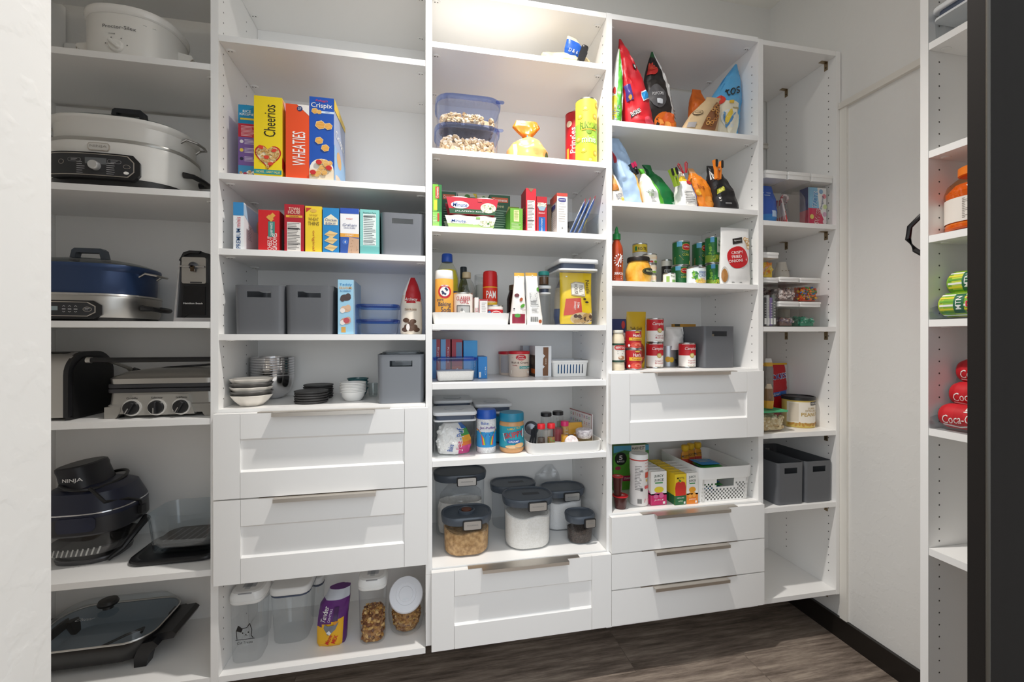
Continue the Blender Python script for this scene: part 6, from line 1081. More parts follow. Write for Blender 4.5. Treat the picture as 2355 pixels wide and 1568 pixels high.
cx, w, h = span(1619, 1690, 750, .06, z); q = MB(); hw = w*.24; shellbox(q, w, .24, h, .012, .0022, GREY, .985, (-hw, hw, h*.76, h*.88)); solo('storage_bin', q, 'grey storage bin at the right end of the soup shelf', 'storage bin', (cx, .06+.12, z), 0, 'grey plastic storage bins')
q = MB(); q.box(-.055, .055, -.08, .08, 0, h*.3, m('b8a888')); q.box(-.05, .05, -.03, .0, h*.3, h*.8, m('c9b9a0')); solo('food_box', q, 'tan box standing inside the grey bin on the soup shelf', 'box', (cx, .19, z+.003))
q = MB(); q.box(-.085, .02, -.008, .008, 0, .012, m('b8862e')); q.box(-.08, -.055, -.0085, -.008, .002, .012, m('3a3a2a')); solo('snack_packet', q, 'flat amber packet lying across the rim of the grey bin', 'packet', (cx-.02, .22, z+h+.0006))
# ---------------- juice shelf
z = SZ['4F']
def d_har(q, F, R, L, w, h, d):
    q.rect(F, -w/2, w/2, h*.84, h, m('5aa8c8')); q.poly(F, [(-w/2, h*.84), (-w*.2, h*.9), (w*.2, h*.84), (w/2, h*.88), (w/2, h*.8), (-w/2, h*.8)], m('4a8a4a'), .0006); q.rect(F, w*.0, w*.4, h*.78, h, m('ece8dc'), .0008); q.txt(F, 'HARVEST', w*.2, h*.93, h*.07, KK, .0012, w=w*.36, bold=.05); q.txt(F, 'SNAPS', w*.2, h*.82, h*.06, KK, .0012, w=w*.3, bold=.05)
    q.ell(F, -w*.3, h*.71, w*.17, w*.17, m('1e2420'), .001); q.txt(F, '5', -w*.3, h*.735, h*.1, WT, .0016, w=w*.1, bold=.06); q.txt(F, 'BAGS', -w*.3, h*.65, h*.04, WT, .0016, w=w*.2, bold=.04); q.ell(F, w*.12, h*.5, w*.14, h*.1, m('d0304a'), .001); q.rect(F, -w*.25, w*.1, h*.2, h*.32, m('c0285a'), .001); q.txt(F, 'STRAWBERRY', -w*.06, h*.26, h*.05, WT, .0016, w=w*.3); q.ell(F, -w*.38, h*.5, w*.08, h*.04, m('b03a5a'), .001)
carton('bright green snack box at the back left behind the white canister', z, 1411, 1492, 1024, .21, .06, '62b03a', d_har, '4a902e', nm='snack_box')
def cup(label, u0, u1, vt, vb, zz, y0):
    r = rad(u0, u1, y0+.03); x = max(at((u0+u1)/2, y0+r), .6614+r+.003); H = W((u0+u1)/2, vt, y0+r)[1]-zz; t = thing('gelatin_cup', label, 'cup', (x, y0+r, zz), 0, 'stacked gelatin cups'); q = MB(); q.lathe([(r*.68, 0), (r*.72, .003), (r*.9, H*.92), (r, H*.93), (r, H*.96)], M('4a2220', .15)); q.build('cup', t); q = MB(); q.lathe([(r*1.0, H*.962), (r*1.0, H), (.001, H)], m('c8242e')); q.ell(TOP(H), 0, 0, r*.6, r*.5, m('e0706a'), .0003); q.ell(TOP(H), r*.1, 0, r*.3, r*.2, m('efe2dc'), .0006); q.build('foil_lid', t); return H
X0, Y0 = FL(1426, 1176, z); Y0 = max(.012, Y0); h1 = cup('dark gelatin cup with red foil lid, lower of two', 1408, 1445, 1138, 0, z, Y0)
cup('dark gelatin cup with red foil lid, upper of two', 1408, 1433, 1094, 0, z+h1+.0005, Y0+.01)
X0, Y0 = FL(1471, 1166, z); r = rad(1447.5, 1493, Y0+.03)*.97; y = Y0+r; H = W(1471, 1041, y)[1]-z; t = thing('puff_canister', 'tall white puff canister with waist, turned to its facts panel', 'canister', (at(1469, y), y, z)); q = MB()
q.lathe([(r*.9, 0), (r, .004), (r*.98, H*.25), (r*.9, H*.45), (r*.9, H*.55), (r*.97, H*.7), (r*.97, H*.88)], m('ece6e2')); F = lambda a, b, c: CYL(r)(a, b, c+.0008-.0*b); F = lambda a, b, c: CYL(r*(.98-.075*math.exp(-((b/H-.5)/.16)**2)))(a, b, c+.0012)
q.lines(F, -r*.85, -r*.15, H*.78, 16, H*.03, m('5a5654'), .0016); q.rect(F, r*.25, r*.8, H*.55, H*.66, m('cf4a34'), .0008, 4); q.ell(F, r*.5, H*.5, .004, .006, m('e0c04a')); 
for i, c in enumerate(('d8555a', 'd8555a', 'cf4a34')): q.ell(F, r*(.3+.25*i), H*.37, .005, .006, m(c)); q.lines(F, r*.2, r*.8, H*(.84-.06*i), 1, .01, m('cf6a5a'))
q.rect(F, -r*.3, -r*.05, H*.30, H*.36, m('4a4646'), .0008); q.txt(F, '35', -r*.15, H*.69, .008, KK); q.poly(F, [(r*.1, H*.08), (r*.8, H*.06), (r*.8, H*.14), (r*.2, H*.15)], m('e8a8b0'))
for i in range(9): q.rect(F, -r*.6+i*r*.05, -r*.575+i*r*.05, H*.06, H*.15, KK)
q.build('body', t); q = MB(); q.lathe([(r*.99, H*.88), (r*.99, H*.905)], m('c83a34'), c0=False, c1=False); q.lathe([(r*1.0, H*.905), (r*1.0, H*.985), (r*.96, H), (.001, H)], PLAIN); q.build('lid', t)
def d_juicy(c1, c2, c3):
    def g(q, F, R, L, w, h, d):
        for FF, k in ((F, w), (L, d)): q.rect(FF, -k/2, k/2, 0, h*.34, m(c1)); q.poly(FF, [(-k/2, h*.34), (k/2, h*.34), (k/2, h*.30), (0, h*.42), (-k/2, h*.30)], m(c2), .0006)
        q.txt(F, 'JUICY', 0, h*.86, h*.09, m('2a3a2a'), .0008, w=w*.6, bold=.05); q.txt(F, 'JUICE', 0, h*.74, h*.09, m('2a3a2a'), .0008, w=w*.6, bold=.05); q.rect(F, -w*.25, w*.25, h*.64, h*.68, m('4f9a5a')); q.ell(F, 0, h*.46, w*.3, h*.09, m(c3), .001); q.ell(F, -w*.2, h*.26, w*.16, h*.06, m(c2), .001); q.ell(F, w*.15, h*.28, w*.16, h*.07, m(c2), .0014); q.txt(F, 'JUICE', 0, h*.15, h*.05, WT, .001, w=w*.6); q.rect(F, w*.25, w*.4, h*.03, h*.1, WT, .001)
    return g
def d_app(q, F, R, L, w, h, d):   # plain apple: the face on the real box is left out
    for FF, k in ((F, w), (L, d)): q.rect(FF, -k/2, k/2, 0, h*.3, m('2a6a40')); q.rect(FF, -k/2, k/2, h*.84, h, m('f0cf2e'), .0005)
    q.txt(F, "MOTT'S", 0, h*.87, h*.07, KK, .001, w=w*.62, bold=.05); q.poly(F, [(-w*.45, h*.3), (w*.45, h*.3), (w*.48, h*.55), (w*.38, h*.72), (w*.15, h*.76), (0, h*.72), (-w*.15, h*.76), (-w*.4, h*.72), (-w*.48, h*.55)], m('d2362c'), .0008); q.ell(F, -w*.05, h*.78, w*.12, h*.03, m('4a8a3a'), .001, rot=-.4); q.txt(F, '100% JUICE', 0, h*.22, h*.05, WT, .001, w=w*.62); q.txt(F, 'APPLE', 0, h*.12, h*.045, m('d8e8c8'), .001, w=w*.4); q.rect(F, w*.28, w*.42, h*.03, h*.1, WT, .001)
J = 'juice boxes in rows'
def jrow(labf, u0, u1, vt, vb, front, deco, top, n, cols):
    X0, Y0 = FL((u0+u1)/2, vb, z); Y0 = max(.02, Y0); d = .032; cx, w, h = span(u0, u1, vt, Y0, z)
    for i in range(n):
        c = cols[i % len(cols)]; q = MB(); x = w/2; q.box(-x, x, -d/2, d/2, 0, h, m(c[0])); q.add([(-x, -d/2, h+.0002), (x, -d/2, h+.0002), (x, d/2, h+.0002), (-x, d/2, h+.0002)], [(0, 1, 2, 3)], m(c[2]))
        q.box(-x, x, -.002, .001, h+.0003, h+.0016, m(c[2])); q.ell(TOP(h+.0002), w*.25, d*.25, .003, .003, m('c9c9c6'), .0003, 10); c[1](q, FRONT(-d/2), RIGHT(x), LEFT(-x), w, h, d)
        solo('juice_box', q, labf[i], 'juice box', (cx, Y0+d/2+i*(d+.0012), z), 0, J)
JP = ('efece6', d_juicy('cf2a6a', 'd86a9a', 'e8cf3a'), 'e6e2dc'); JO = ('f0ede6', d_juicy('e8862a', 'f0a84a', 'e8a02a'), 'e6e2dc'); JA = ('f0cf2e', d_app, 'ecc92e')
O9 = ['frontmost', 'second from the front', 'third from the front', 'fourth from the front', 'fifth from the front', 'rearmost']
jrow(['white and pink juice box, %s of the left row' % o for o in O9], 1497.5, 1533, 1084, 1161, 0, 0, 0, 4, [JP])
jrow(['yellow apple juice box, %s of the middle row' % o for o in O9], 1552, 1578, 1090, 1167, 0, 0, 0, 6, [JA])
jrow(['white and orange juice box, %s of the right row' % O9[i] for i in (0, 1, 2, 3, 5)], 1579, 1605, 1087, 1163, 0, 0, 0, 5, [JO])
# lattice basket of fruit pouches
X0, Y0 = FL(1664, 1153, z); x0, x1 = at(1609, Y0), at(1727, Y0); w = x1-x0; cxb = (x0+x1)/2; h = W(1664, 1098, Y0)[1]-z; d = min(.33-Y0, .27); cw = w*.88/26; lv = [h*.06+i*h*.72/9 for i in range(10)]
q = MB(); sl = [-w*.44+i*cw for i in range(27)]
shellbox(q, w, d, h*.99, .02, .0022, PLAIN, .94, cols=sl, levels=lv, skip=lambda c, a, b: any(abs(a-l) < 1e-6 for l in lv[:9]) and (c+int(round((a-lv[0])/(h*.08)))) % 2 == 0 and 1 <= c <= 26 and not (7 <= c <= 20 and a > h*.50 and not (a > h*.62)) or (9 <= c <= 18 and abs(a-lv[8]) < h*.09 and a > h*.6))
hr = W(1664, 1072, Y0)[1]-z
q.loft([[(x, y, zz) for x, y in rr(w*k, d*k, .026, 6)] for k, zz in ((1.0, h*.97), (1.035, h*.98), (1.06, hr-.003), (1.055, hr), (1.03, hr), (1.015, h*.99))], PLAIN, False, False); solo('lattice_basket', q, 'large white lattice basket of snack pouches at the right of the juice shelf', 'basket', (cxb, Y0+d/2, z))
PO = 'fruit pouches in the white basket'; YC = M('e8b82a', .4)
for i, (dx, dy, lab) in enumerate(((-.048, .055, 'leftmost'), (-.008, .075, 'middle'), (.032, .085, 'rightmost'))):
    t = thing('applesauce_pouch', 'applesauce pouch with yellow cap in the lattice basket, %s of three' % lab, 'pouch', (cxb+dx, Y0+d/2+dy, z+.03), 0, PO); q = MB(); hp = hr+.012-.03
    fr = bag(q, [(0, 0, 0, .018, .008), (.02, 0, 0, .019, .014), (hp*.7, 0, 0, .019, .01), (hp*.92, 0, 0, .017, .005), (hp, 0, 0, .012, .004)], lambda a, b, f: m('d8901e') if b > .55 else m('c8402e'), .002, 70+i, 20, 24); q.txt(fr, "MOTT'S", 0, hp*.82, .010, m('3a2a1a'), .001, w=.036, bold=.03); q.build('pouch', t)
    q = MB(); q.lathe([(.008, hp-.002), (.014, hp+.004), (.0155, hp+.008), (.0155, hp+.022), (.012, hp+.026), (.001, hp+.026)], YC, n=16); q.build('cap', t)
R = random.Random(9)
for i in range(9):
    q = MB(); c = ('2f8fc8', '3f9a4a', '2a7ac0', '4fa04a', '2f9fc0', '3a8a44', '2a80c8', '48a04a', '3a8fd0')[i]; fr = bag(q, [(0, 0, 0, .05, .002), (.012, 0, 0, .05, .005), (.05, 0, 0, .05, .005), (.066, 0, 0, .05, .0015)], lambda a, b, f: m(c), .003, 80+i, 18, 18); q.lines(fr, -.04, .04, .05, 3, .014, m('dfe9c8'), .003, .001)
    solo('fruit_snack_packet', q, '%s fruit snack packet lying in the lattice basket, layer %s from the top' % ('green' if c in ('3f9a4a', '4fa04a', '3a8a44', '48a04a') else 'blue', ('ninth', 'eighth', 'seventh', 'sixth', 'fifth', 'fourth', 'third', 'second', 'first')[i]), 'packet', (cxb+.012+.008*(i % 2), Y0+d/2-.03, z+.012+i*(h*1.15/8.4)), 0, 'fruit snack packets in the basket', (radians(-88), .06*(i % 3-1), .15*(i % 3-1)))
# ================= first unit: kitchen appliances
AW = M('eceae5', .28); AB = M('1c1c1e', .38); AG = M('3a3b3f', .35)
def oval(rx, ry, p=2.3, n=48): return lambda k, kz=1: el(rx*k, ry*k, n, p)
def ring(q, prof, f, mat, **k): q.loft([[(x, y, zz) for x, y in f(s)] for s, zz in prof], mat, **k)
def OV(rx, ry, p, h0=0):   # frame on the front of an oval body: a runs along the outline
    def fr(a, b, c):
        x = max(-rx*.99, min(rx*.99, a)); y = ry*(1-abs(x/rx)**p)**(1/p); n = Vector((math.copysign(abs(x/rx)**(p-1)/rx, x), -(y/ry)**(p-1)/ry, 0)).normalized(); return (x+n.x*c, -y+n.y*c, b)
    return fr
def curved(q, fr, pts, c0, c1, mat): q.prism(pts, fr, c0, c1, mat)
def plate(q, fr, a0, a1, b0, b1, r, c0, c1, mat, n=16):   # rounded plate that follows a curved front
    cols = [a0+(a1-a0)*i/n for i in range(n+1)]
    def lim(a): e = min(a-a0, a1-a); return 0 if e >= r else r-math.sqrt(max(0, r*r-(r-e)**2))
    vs = []
    for a in cols: k = lim(a); vs += [fr(a, b0+k, c1), fr(a, b1-k, c1), fr(a, b0+k, c0), fr(a, b1-k, c0)]
    fs = []
    for i in range(n): k = 4*i; fs += [(k, k+4, k+5, k+1), (k+1, k+5, k+7, k+3), (k+2, k+6, k+4, k)]
    fs += [(0, 1, 3, 2), (4*n, 4*n+2, 4*n+3, 4*n+1)]; q.add(vs, fs, mat)
# white slow cooker
z = SZ['1A']; y = .165; x0, x1 = XU(216, y), XU(424, y); cx, rx = (x0+x1)/2, (x1-x0)/2; ry = .115; H = W(216, 56, y)[1]-z; p = 2.4
t = thing('slow_cooker', 'white oval slow cooker with a dial on the top shelf', 'slow cooker', (cx, y, z)); f = oval(rx*.96, ry*.96, p)
q = MB(); ring(q, [(.93, 0), (.97, .006), (.99, H*.3), (1.0, H*.84), (.985, H*.86)], f, AW); F = OV(rx*.96, ry*.96, p); q.txt(F, 'Proctor-Silex', rx*.05, H*.62, .010, m('5a5a5c'), .001, w=.085); q.lines(F, rx*.5, rx*.72, H*.74, 1, .01, m('9a9a9a'))
for i in range(4): a = pi*(.95-.3*i); q.ell(F, .028*cos(a), H*.3+.028*sin(a)*.9, .0018, .0018, m('6a6a6a'), .001, 8)
q.txt(F, 'WARM', -.012, H*.3+.034, .004, m('7a7a7a'), .001); q.build('base', t)
q = MB(); ring(q, [(.99, H*.86), (1.03, H*.88), (1.05, H*.93), (1.045, H*.975), (1.02, H), (.96, H)], f, M('f0eeea', .15), c0=False, c1=False); q.build('crock', t)
q = MB(); ring(q, [(.99, H*.985), (.97, H*1.0), (.7, H*1.06), (.3, H*1.09), (.01, H*1.095)], f, GL('e6eae8', 1.5), c0=False); q.lathe([(.006, H*1.09), (.008, H*1.13), (.02, H*1.15), (.018, H*1.19), (.001, H*1.2)], AB); q.build('lid', t)
for s in (-1, 1):
    q = MB(); q.prism([(0, H*.36), (.035, H*.46), (.045, H*.5), (.04, H*.56), (0, H*.6)], lambda a, b, c, s=s: (s*(rx*.93+a), c, b), -.022, .022, AW); q.tube([(s*(rx+.012), -.02, H*.42), (s*(rx+.03), -.026, H*.44), (s*(rx+.034), -.02, H*.5)], .0016, NICKEL); q.build('handle', t)
q = MB(); q.lathe([(.019, 0), (.018, .006), (.016, .008), (.001, .008)], AW, T=Matrix.Translation((0, -ry*.955, H*.3)) @ Matrix.Rotation(pi/2, 4, 'X')); q.pill(.010, .034, .012, .004, .003, AW, T=Matrix.Translation((0, -ry*.955-.006, H*.3)) @ Matrix.Rotation(pi/2, 4, 'X') @ Matrix.Rotation(.9, 4, 'Z')); q.build('dial', t)
# cookers with a pot on a heating base
def cooker(label, ux, ur, y, zz, vb, vs, vr, vh, bodym, potm, band, panel, white, lidm, lidh, ry=.135, cx=None):
    p = 2.7; xr = XU(ur, y); cx = cx or XU(ux, y-ry); rx = xr-cx; z1 = W(ur, vs, y)[1]-zz; z2 = W(ur-12, vr, y)[1]-zz; t = thing('multicooker', label, 'cooker', (cx, y, zz), 0, None)
    f = oval(rx, ry, p); F = OV(rx, ry, p); q = MB(); foot = M('2c2b2b', .4)
    ring(q, [(.90, .0), (.94, .006), (.95, z1*(.22 if white else .14))], f, foot, c1=False); q.build('foot', t)
    q = MB(); ring(q, [(.955, z1*(.22 if white else .14)), (.985, z1*.3), (1.0, z1*.75), (1.0, z1*.94), (.985, z1)], f, bodym, c0=False); q.build('base', t)
    q = MB(); ring(q, [(1.003, z1*.95), (1.01, z1*.975), (1.0, z1+.003), (.95, z1+.003)], f, band, c0=False, c1=False); q.build('trim_band', t)
    q = MB(); ring(q, [(.9, z1*.97), (.93, z1+.004), (.945, z2-.02), (.99, z2-.012), (1.0, z2-.006), (.99, z2), (.95, z2+.001), (.94, z2-.008)], f, potm, c0=False, c1=False); q.build('pot', t)
    q = MB(); ring(q, [(.965, z2-.001), (.95, z2+.004), (.8, z2+.014), (.4, z2+.026), (.01, z2+.03)], f, lidm, c0=False); hz = z2+.022; k = .05
    q.build('lid', t); q = MB(); hm = M('2a2d32', .4) if white else M('4a525c', .4); hh = lidh
    q.prism([(-k, hz), (-k*.85, hz+hh), (-k*.7, hz+hh+.006), (k*.7, hz+hh+.006), (k*.85, hz+hh), (k, hz), (k*.74, hz), (k*.62, hz+hh-.008), (-k*.62, hz+hh-.008), (-k*.74, hz)], lambda a, b, c: (a, c, b), -.012, .012, hm); q.build('lid_handle', t)
    for s in (-1, 1):
        if s < 0 and cx-rx-.05 < -1.2287: continue   # no room on the left
        q = MB(); hx = rx*.93; q.tube([(s*hx*.97, -.045, z2-.03), (s*(hx+.012), -.045, z2-.018), (s*(hx+.035), -.030, z2-.022), (s*(hx+.042), 0, z2-.024), (s*(hx+.035), .03, z2-.022), (s*(hx+.012), .045, z2-.018), (s*hx*.97, .045, z2-.03)], .0045, STEEL, flat=.8); q.build('pot_handle', t)
        q = MB(); hb = z1*.55; q.tube([(s*rx*.97, -.05, hb), (s*(rx+.02), -.045, hb-.002), (s*(rx+.032), -.02, hb-.006), (s*(rx+.032), .02, hb-.006), (s*(rx+.02), .045, hb-.002), (s*rx*.97, .05, hb)], [.016, .012, .011, .011, .012, .016], AB, flat=.6); q.build('base_handle', t)
    a0, a1, b0, b1 = panel; q = MB(); b0, b1 = z1*b0, z1*b1; r = (b1-b0)*.28
    plate(q, F, a0*rx, a1*rx, b0-.004, b1+.002, r, -.012, .012, M('1a1a1c', .35)); plate(q, F, a0*rx+.003, a1*rx-.012, b0+.003, b1-.002, r*.9, .011, .0128, NICKEL); plate(q, F, a0*rx+.005, a1*rx-.014, b0+.005, b1-.004, r*.85, .0125, .0134, M('303134', .35))
    q.build('control_panel', t); return t, F, rx, z1, b0, b1, z2
CP = lambda q, F: (lambda a, b, c: F(a, b, c+.0136))
t, F, rx, z1, b0, b1, z2 = cooker('white oval cooker with black control panel, second shelf from the top', 228, 446, .155, SZ['1B'], 0, 372, 322, 0, AW, AW, M('b9b7b2', .3, .6), (-.72, .55, .18, .66), True, GL('c9d0d2', 1.5), .05)
pf = CP(None, F); q = MB(); hb = (b0+b1)/2; L = rx*1.2
q.rect(pf, -.026, .026, b1-.032, b1-.014, M('6c6f72', .2), .0003, 4); q.ell(pf, -.085, hb+.005, .007, .007, NICKEL, .0004); q.ell(pf, -.085, hb+.005, .006, .006, M('303134', .35), .0007); q.ell(pf, .072, hb-.0, .008, .006, NICKEL, .0004, 20); q.ell(pf, .072, hb, .007, .005, M('303134', .35), .0007, 20); q.ell(pf, .071, hb-.018, .006, .0045, WT, .0007)
for s in (-1, 1): q.ell(pf, s*.048-.004, b1-.022, .016, .0055, m('a8a8a8'), .0003, 20, 4); q.ell(pf, s*.048-.004, b1-.022, .0152, .0048, M('303134', .35), .0006, 20, 4); q.lines(pf, s*.048-.012, s*.048+.005, b1-.0195, 2, .004, m('b0b0b0'), c=.0009)
for s in (-1, 1): q.lines(pf, s*.036-.010, s*.036+.010, hb+.006, 6, .006, m('c4c4c4'), h=.0012, c=.0006, seed=3+s)
q.build('display', t)
q = MB(); q.lathe([(.013, 0), (.013, .012), (.011, .015), (.001, .015)], M('dcdcdc', .25, .6), T=Matrix.Translation(pf(0, hb-.004, 0)) @ Matrix.Rotation(pi/2, 4, 'X')); q.build('dial', t)
q = MB(); plate(q, F, -.027, .027, z1*.74, z1*.9, .006, 0, .003, NICKEL); plate(q, F, -.025, .025, z1*.752, z1*.888, .005, .003, .0034, M('d9d6d0', .35)); q.txt(F, 'NINJA', 0, z1*.82, .009, M('a8a49c', .3), .0042, w=.042, bold=.02); q.build('badge', t)
t, F, rx, z1, b0, b1, z2 = cooker('blue pot cooker on a stainless base, above the toaster', 206, 353, .16, SZ['1C'], 0, 686, 621, 0, STEEL, M('34486e', .3, .3), M('c9c7c3', .25, .8), (-.9, .62, .12, .72), False, GL('a8b0b0', 1.6), .034, cx=-1.028)
pf = CP(None, F); q = MB(); hb = (b0+b1)/2
q.rect(pf, -.012, .016, hb-.004, hb+.008, M('8fa0a4', .2), .0004, 4); q.ell(pf, .080, hb, .009, .007, NICKEL, .0004); q.ell(pf, .080, hb, .008, .006, M('303134', .35), .0007); q.lines(pf, .075, .085, hb+.003, 2, .004, m('d0d0d0'), c=.0009)
for i in range(3):
    a = .030+.013*i; q.line(pf, [(a-.003, hb+.007), (a, hb+.010), (a+.003, hb+.007)], .0012, m('c4c4c4'), .0005); q.line(pf, [(a-.003, hb-.006), (a, hb-.009), (a+.003, hb-.006)], .0012, m('c4c4c4'), .0005); q.rect(pf, a-.004, a+.004, hb-.001, hb+.001, m('c4c4c4'), .0005)
q.lines(pf, -.05, -.03, hb+.006, 2, .006, m('c4c4c4'), c=.0005); q.build('display', t)
# can opener
z = SZ['1C']; y = .05; x0 = XU(402, y); w = .105; H = W(440, 577, y)[1]-z; x0 = min(x0, -.6225-w-.002); t = thing('can_opener', 'black and chrome electric can opener right of the blue cooker', 'can opener', (x0+w/2, y+.05, z)); F = FRONT(-.05); k = w/2
q = MB(); q.prism([(-k, 0), (-k*.72, H*.86), (-k*.5, H*.97), (-k*.2, H), (k*.3, H), (k*.75, H*.97), (k*.9, H*.86), (k*.95, 0)], F, -.10, 0, AB); q.prism([(-k*.62, H*.04), (-k*.5, H*.5), (k*.6, H*.5), (k*.6, H*.1), (-k*.3, H*.1)], F, 0, .004, M('121214', .12)); q.txt(F, 'Hamilton Beach', -k*.02, H*.26, .005, WT, .005, w=k*1.0); q.build('body', t)
q = MB(); q.prism([(-k, 0), (-k*.72, H*.86), (-k*.64, H*.86), (-k*.88, .012), (k*.9, .012), (k*.95, 0)], F, 0, .008, M('c4c4c6', .25, .7)); q.prism([(-k*.72, H*.86), (-k*.5, H*.97), (-k*.2, H), (k*.4, H), (k*.3, H*.965), (-k*.15, H*.965), (-k*.45, H*.93), (-k*.62, H*.84)], F, 0, .008, AB); q.build('frame', t)
q = MB(); q.prism(rr(k*1.25, H*.37, .006, 4, k*.08, H*.72), F, 0, .012, STEEL); q.line(F, [(-k*.1, H*.55), (k*.5, H*.55)], .004, m('3a3a3a'), .0125); q.build('cutter_plate', t)
q = MB(); q.tube([(-k*.55, -.068, H*.77), (k*.7, -.068, H*.77)], .003, CHROME); q.lathe([(.012, 0), (.012, .006), (.004, .012), (.001, .012)], AG, T=Matrix.Translation((k*.08, -.062, H*.78)) @ Matrix.Rotation(pi/2, 4, 'X')); q.box(k*.0, k*.2, -.074, -.066, H*.70, H*.78, M('5a4a3a', .3, .8)); q.build('cutting_wheel', t)
# toaster
z = SZ['1D']; x1 = -1.000; x0 = -1.218; y0, y1 = .035, .225; d = y1-y0; H = .198; t = thing('toaster', 'black and steel toaster at the left, under the blue cooker', 'toaster', ((x0+x1)/2, (y0+y1)/2, z)); k = (x1-x0)/2
def arch(D, Hh, r, n=8): return [(-D/2, .008)]+[(-D/2+r-r*cos(pi/2*i/n), Hh-r*.9+r*.9*sin(pi/2*i/n)) for i in range(n+1)]+[(D/2-r+r*sin(pi/2*i/n), Hh-r*.9+r*.9*cos(pi/2*i/n)) for i in range(n+1)]+[(D/2, .008)]
SX = lambda a, b, c: (c, a, b)
q = MB(); q.prism(arch(d*.94, H*.985, .06), SX, -k*.94, k*.9, STEEL, smooth=True); q.build('body', t)
for s in (1, -1):
    q = MB(); A = arch(d, H, .075); q.prism(A, SX, s*k*.86, s*k*.97, AB, smooth=True); q.prism(arch(d*.84, H*.93, .065), SX, s*k*.97, s*k, M('141415', .5), smooth=True); q.box(s*k*.86, s*k*.97, -d*.46, d*.46, 0, .01, AB); q.build('end_panel', t)
for s in (-1, 1): q = MB(); q.box(-k*.65, k*.65, s*.033-.013, s*.033+.013, H*.98, H*.988, M('0e0e0e', .6)); q.build('slot', t)
# contact grill
GX0, GX1 = XU(240, .05), -.628; y0 = .05; w = GX1-GX0; d = .23; H1 = W(250, 905, y0)[1]-z; H2 = W(250, 884, y0)[1]-z; H3 = W(250, 872, y0)[1]-z; cx = (GX0+GX1)/2; SLV = M('a5a29c', .3, .55)
t = thing('contact_grill', 'silver contact grill with three dials right of the toaster', 'grill', (cx, y0+d/2, z)); F = FRONT(-d/2); k = w/2
q = MB(); q.loft([[(x, y, zz) for x, y in rr(w*s, d*s, .02)] for s, zz in ((1.0, .012), (1.0, H1*.5), (.97, H1*.55), (.95, H1))], SLV)
for s in (-1, 1): q.prism([(s*k, .0), (s*k, H1*.45), (s*k*.72, H1*.45), (s*k*.72, .02), (s*k*.78, .004), (s*k*.8, 0)], F, -.03, .001, SLV); q.box(s*k*.85-.012, s*k*.85+.012, -d/2+.01, -d/2+.03, 0, .006, AB)
q.prism([(-k*.52, H1*.1), (-k*.5, H1*.92), (k*.5, H1*.92), (k*.62, H1*.1)], F, -.01, .004, M('b0ada7', .3, .5))
for i, s in enumerate(('Griddle', 'Selector', 'Grill/Panini')): q.txt(F, s, (-.5+.44*i)*k, H1*.80, .006, KK, .005, w=.03)
q.build('base', t)
for i in range(3):
    q = MB(); T = Matrix.Translation(((-.5+.44*i)*k, -d/2-.004, H1*.42)) @ Matrix.Rotation(pi/2, 4, 'X'); q.lathe([(.025, 0), (.025, .003), (.021, .004)], M('d2d0cc', .25, .5), T=T, n=28); q.lathe([(.021, .003), (.019, .012), (.001, .012)], AB, T=T, n=28); q.pill(.011, .036, .012, .003, .002, AB, z=.008, T=T @ Matrix.Rotation((.5, 0, .5)[i]*-1, 4, 'Z')); q.box(-.0015, .0015, -.018, .0, .0200, .0208, CHROME, T=T @ Matrix.Rotation((.5, 0, .5)[i]*-1, 4, 'Z')); q.build('dial', t)
for a, b in ((H1, (H1+H2)/2-.0008), ((H1+H2)/2+.0008, H2)): q = MB(); q.pill(w*1.0, d*.98, b-a, .02, .003, M('39393c', .5), z=a); q.build('cooking_plate', t)
q = MB(); q.loft([[(x, y, zz) for x, y in rr(w*s, d*s, .025)] for s, zz in ((.97, H2), (.98, H3), (.94, H3+.006), (.75, H3+.02), (.4, H3+.028))], STEEL); q.build('lid', t)
hz = W(340, 827, y0-.0)[1]-z; hx0 = XU(200, y0)-cx; q = MB(); yy = -d/2; q.tube([(hx0+.008, yy, hz), (k-.012, yy, hz)], .0075, AB, n=12); q.build('handle_bar', t)
q = MB(); q.tube([(hx0, yy, hz), (hx0+.012, yy, hz)], .009, STEEL, n=12); q.box(0,0,0,0,0,0,STEEL) if 0 else None
for xx in (hx0+.014, k-.012): q = MB() if xx > 0 else q; q.tube([(xx, yy+.004, hz), (xx+(.014 if xx < 0 else 0), yy+.05, hz-.006), (xx+(.035 if xx < 0 else 0), yy+.10, hz-.03), (xx+(.045 if xx < 0 else 0), yy+.14, H2)], [.006, .008, .009, .01], SLV, flat=.6); q.build('handle_arm', t)
q = MB(); q.tube([(-k*.75, -d*.1, H3+.016), (-k*.5, -.03, H3+.020), (-k*.1, -.035, H3+.029), (k*.3, -.03, H3+.032), (k*.55, .0, H3+.034), (k*.95, .01, H3+.022)], .0035, AB); q.tube([(-k*.75, -d*.1, H3+.016), (-k*.9, -d*.02, H3+.02)], .008, AB); q.build('power_cord', t)
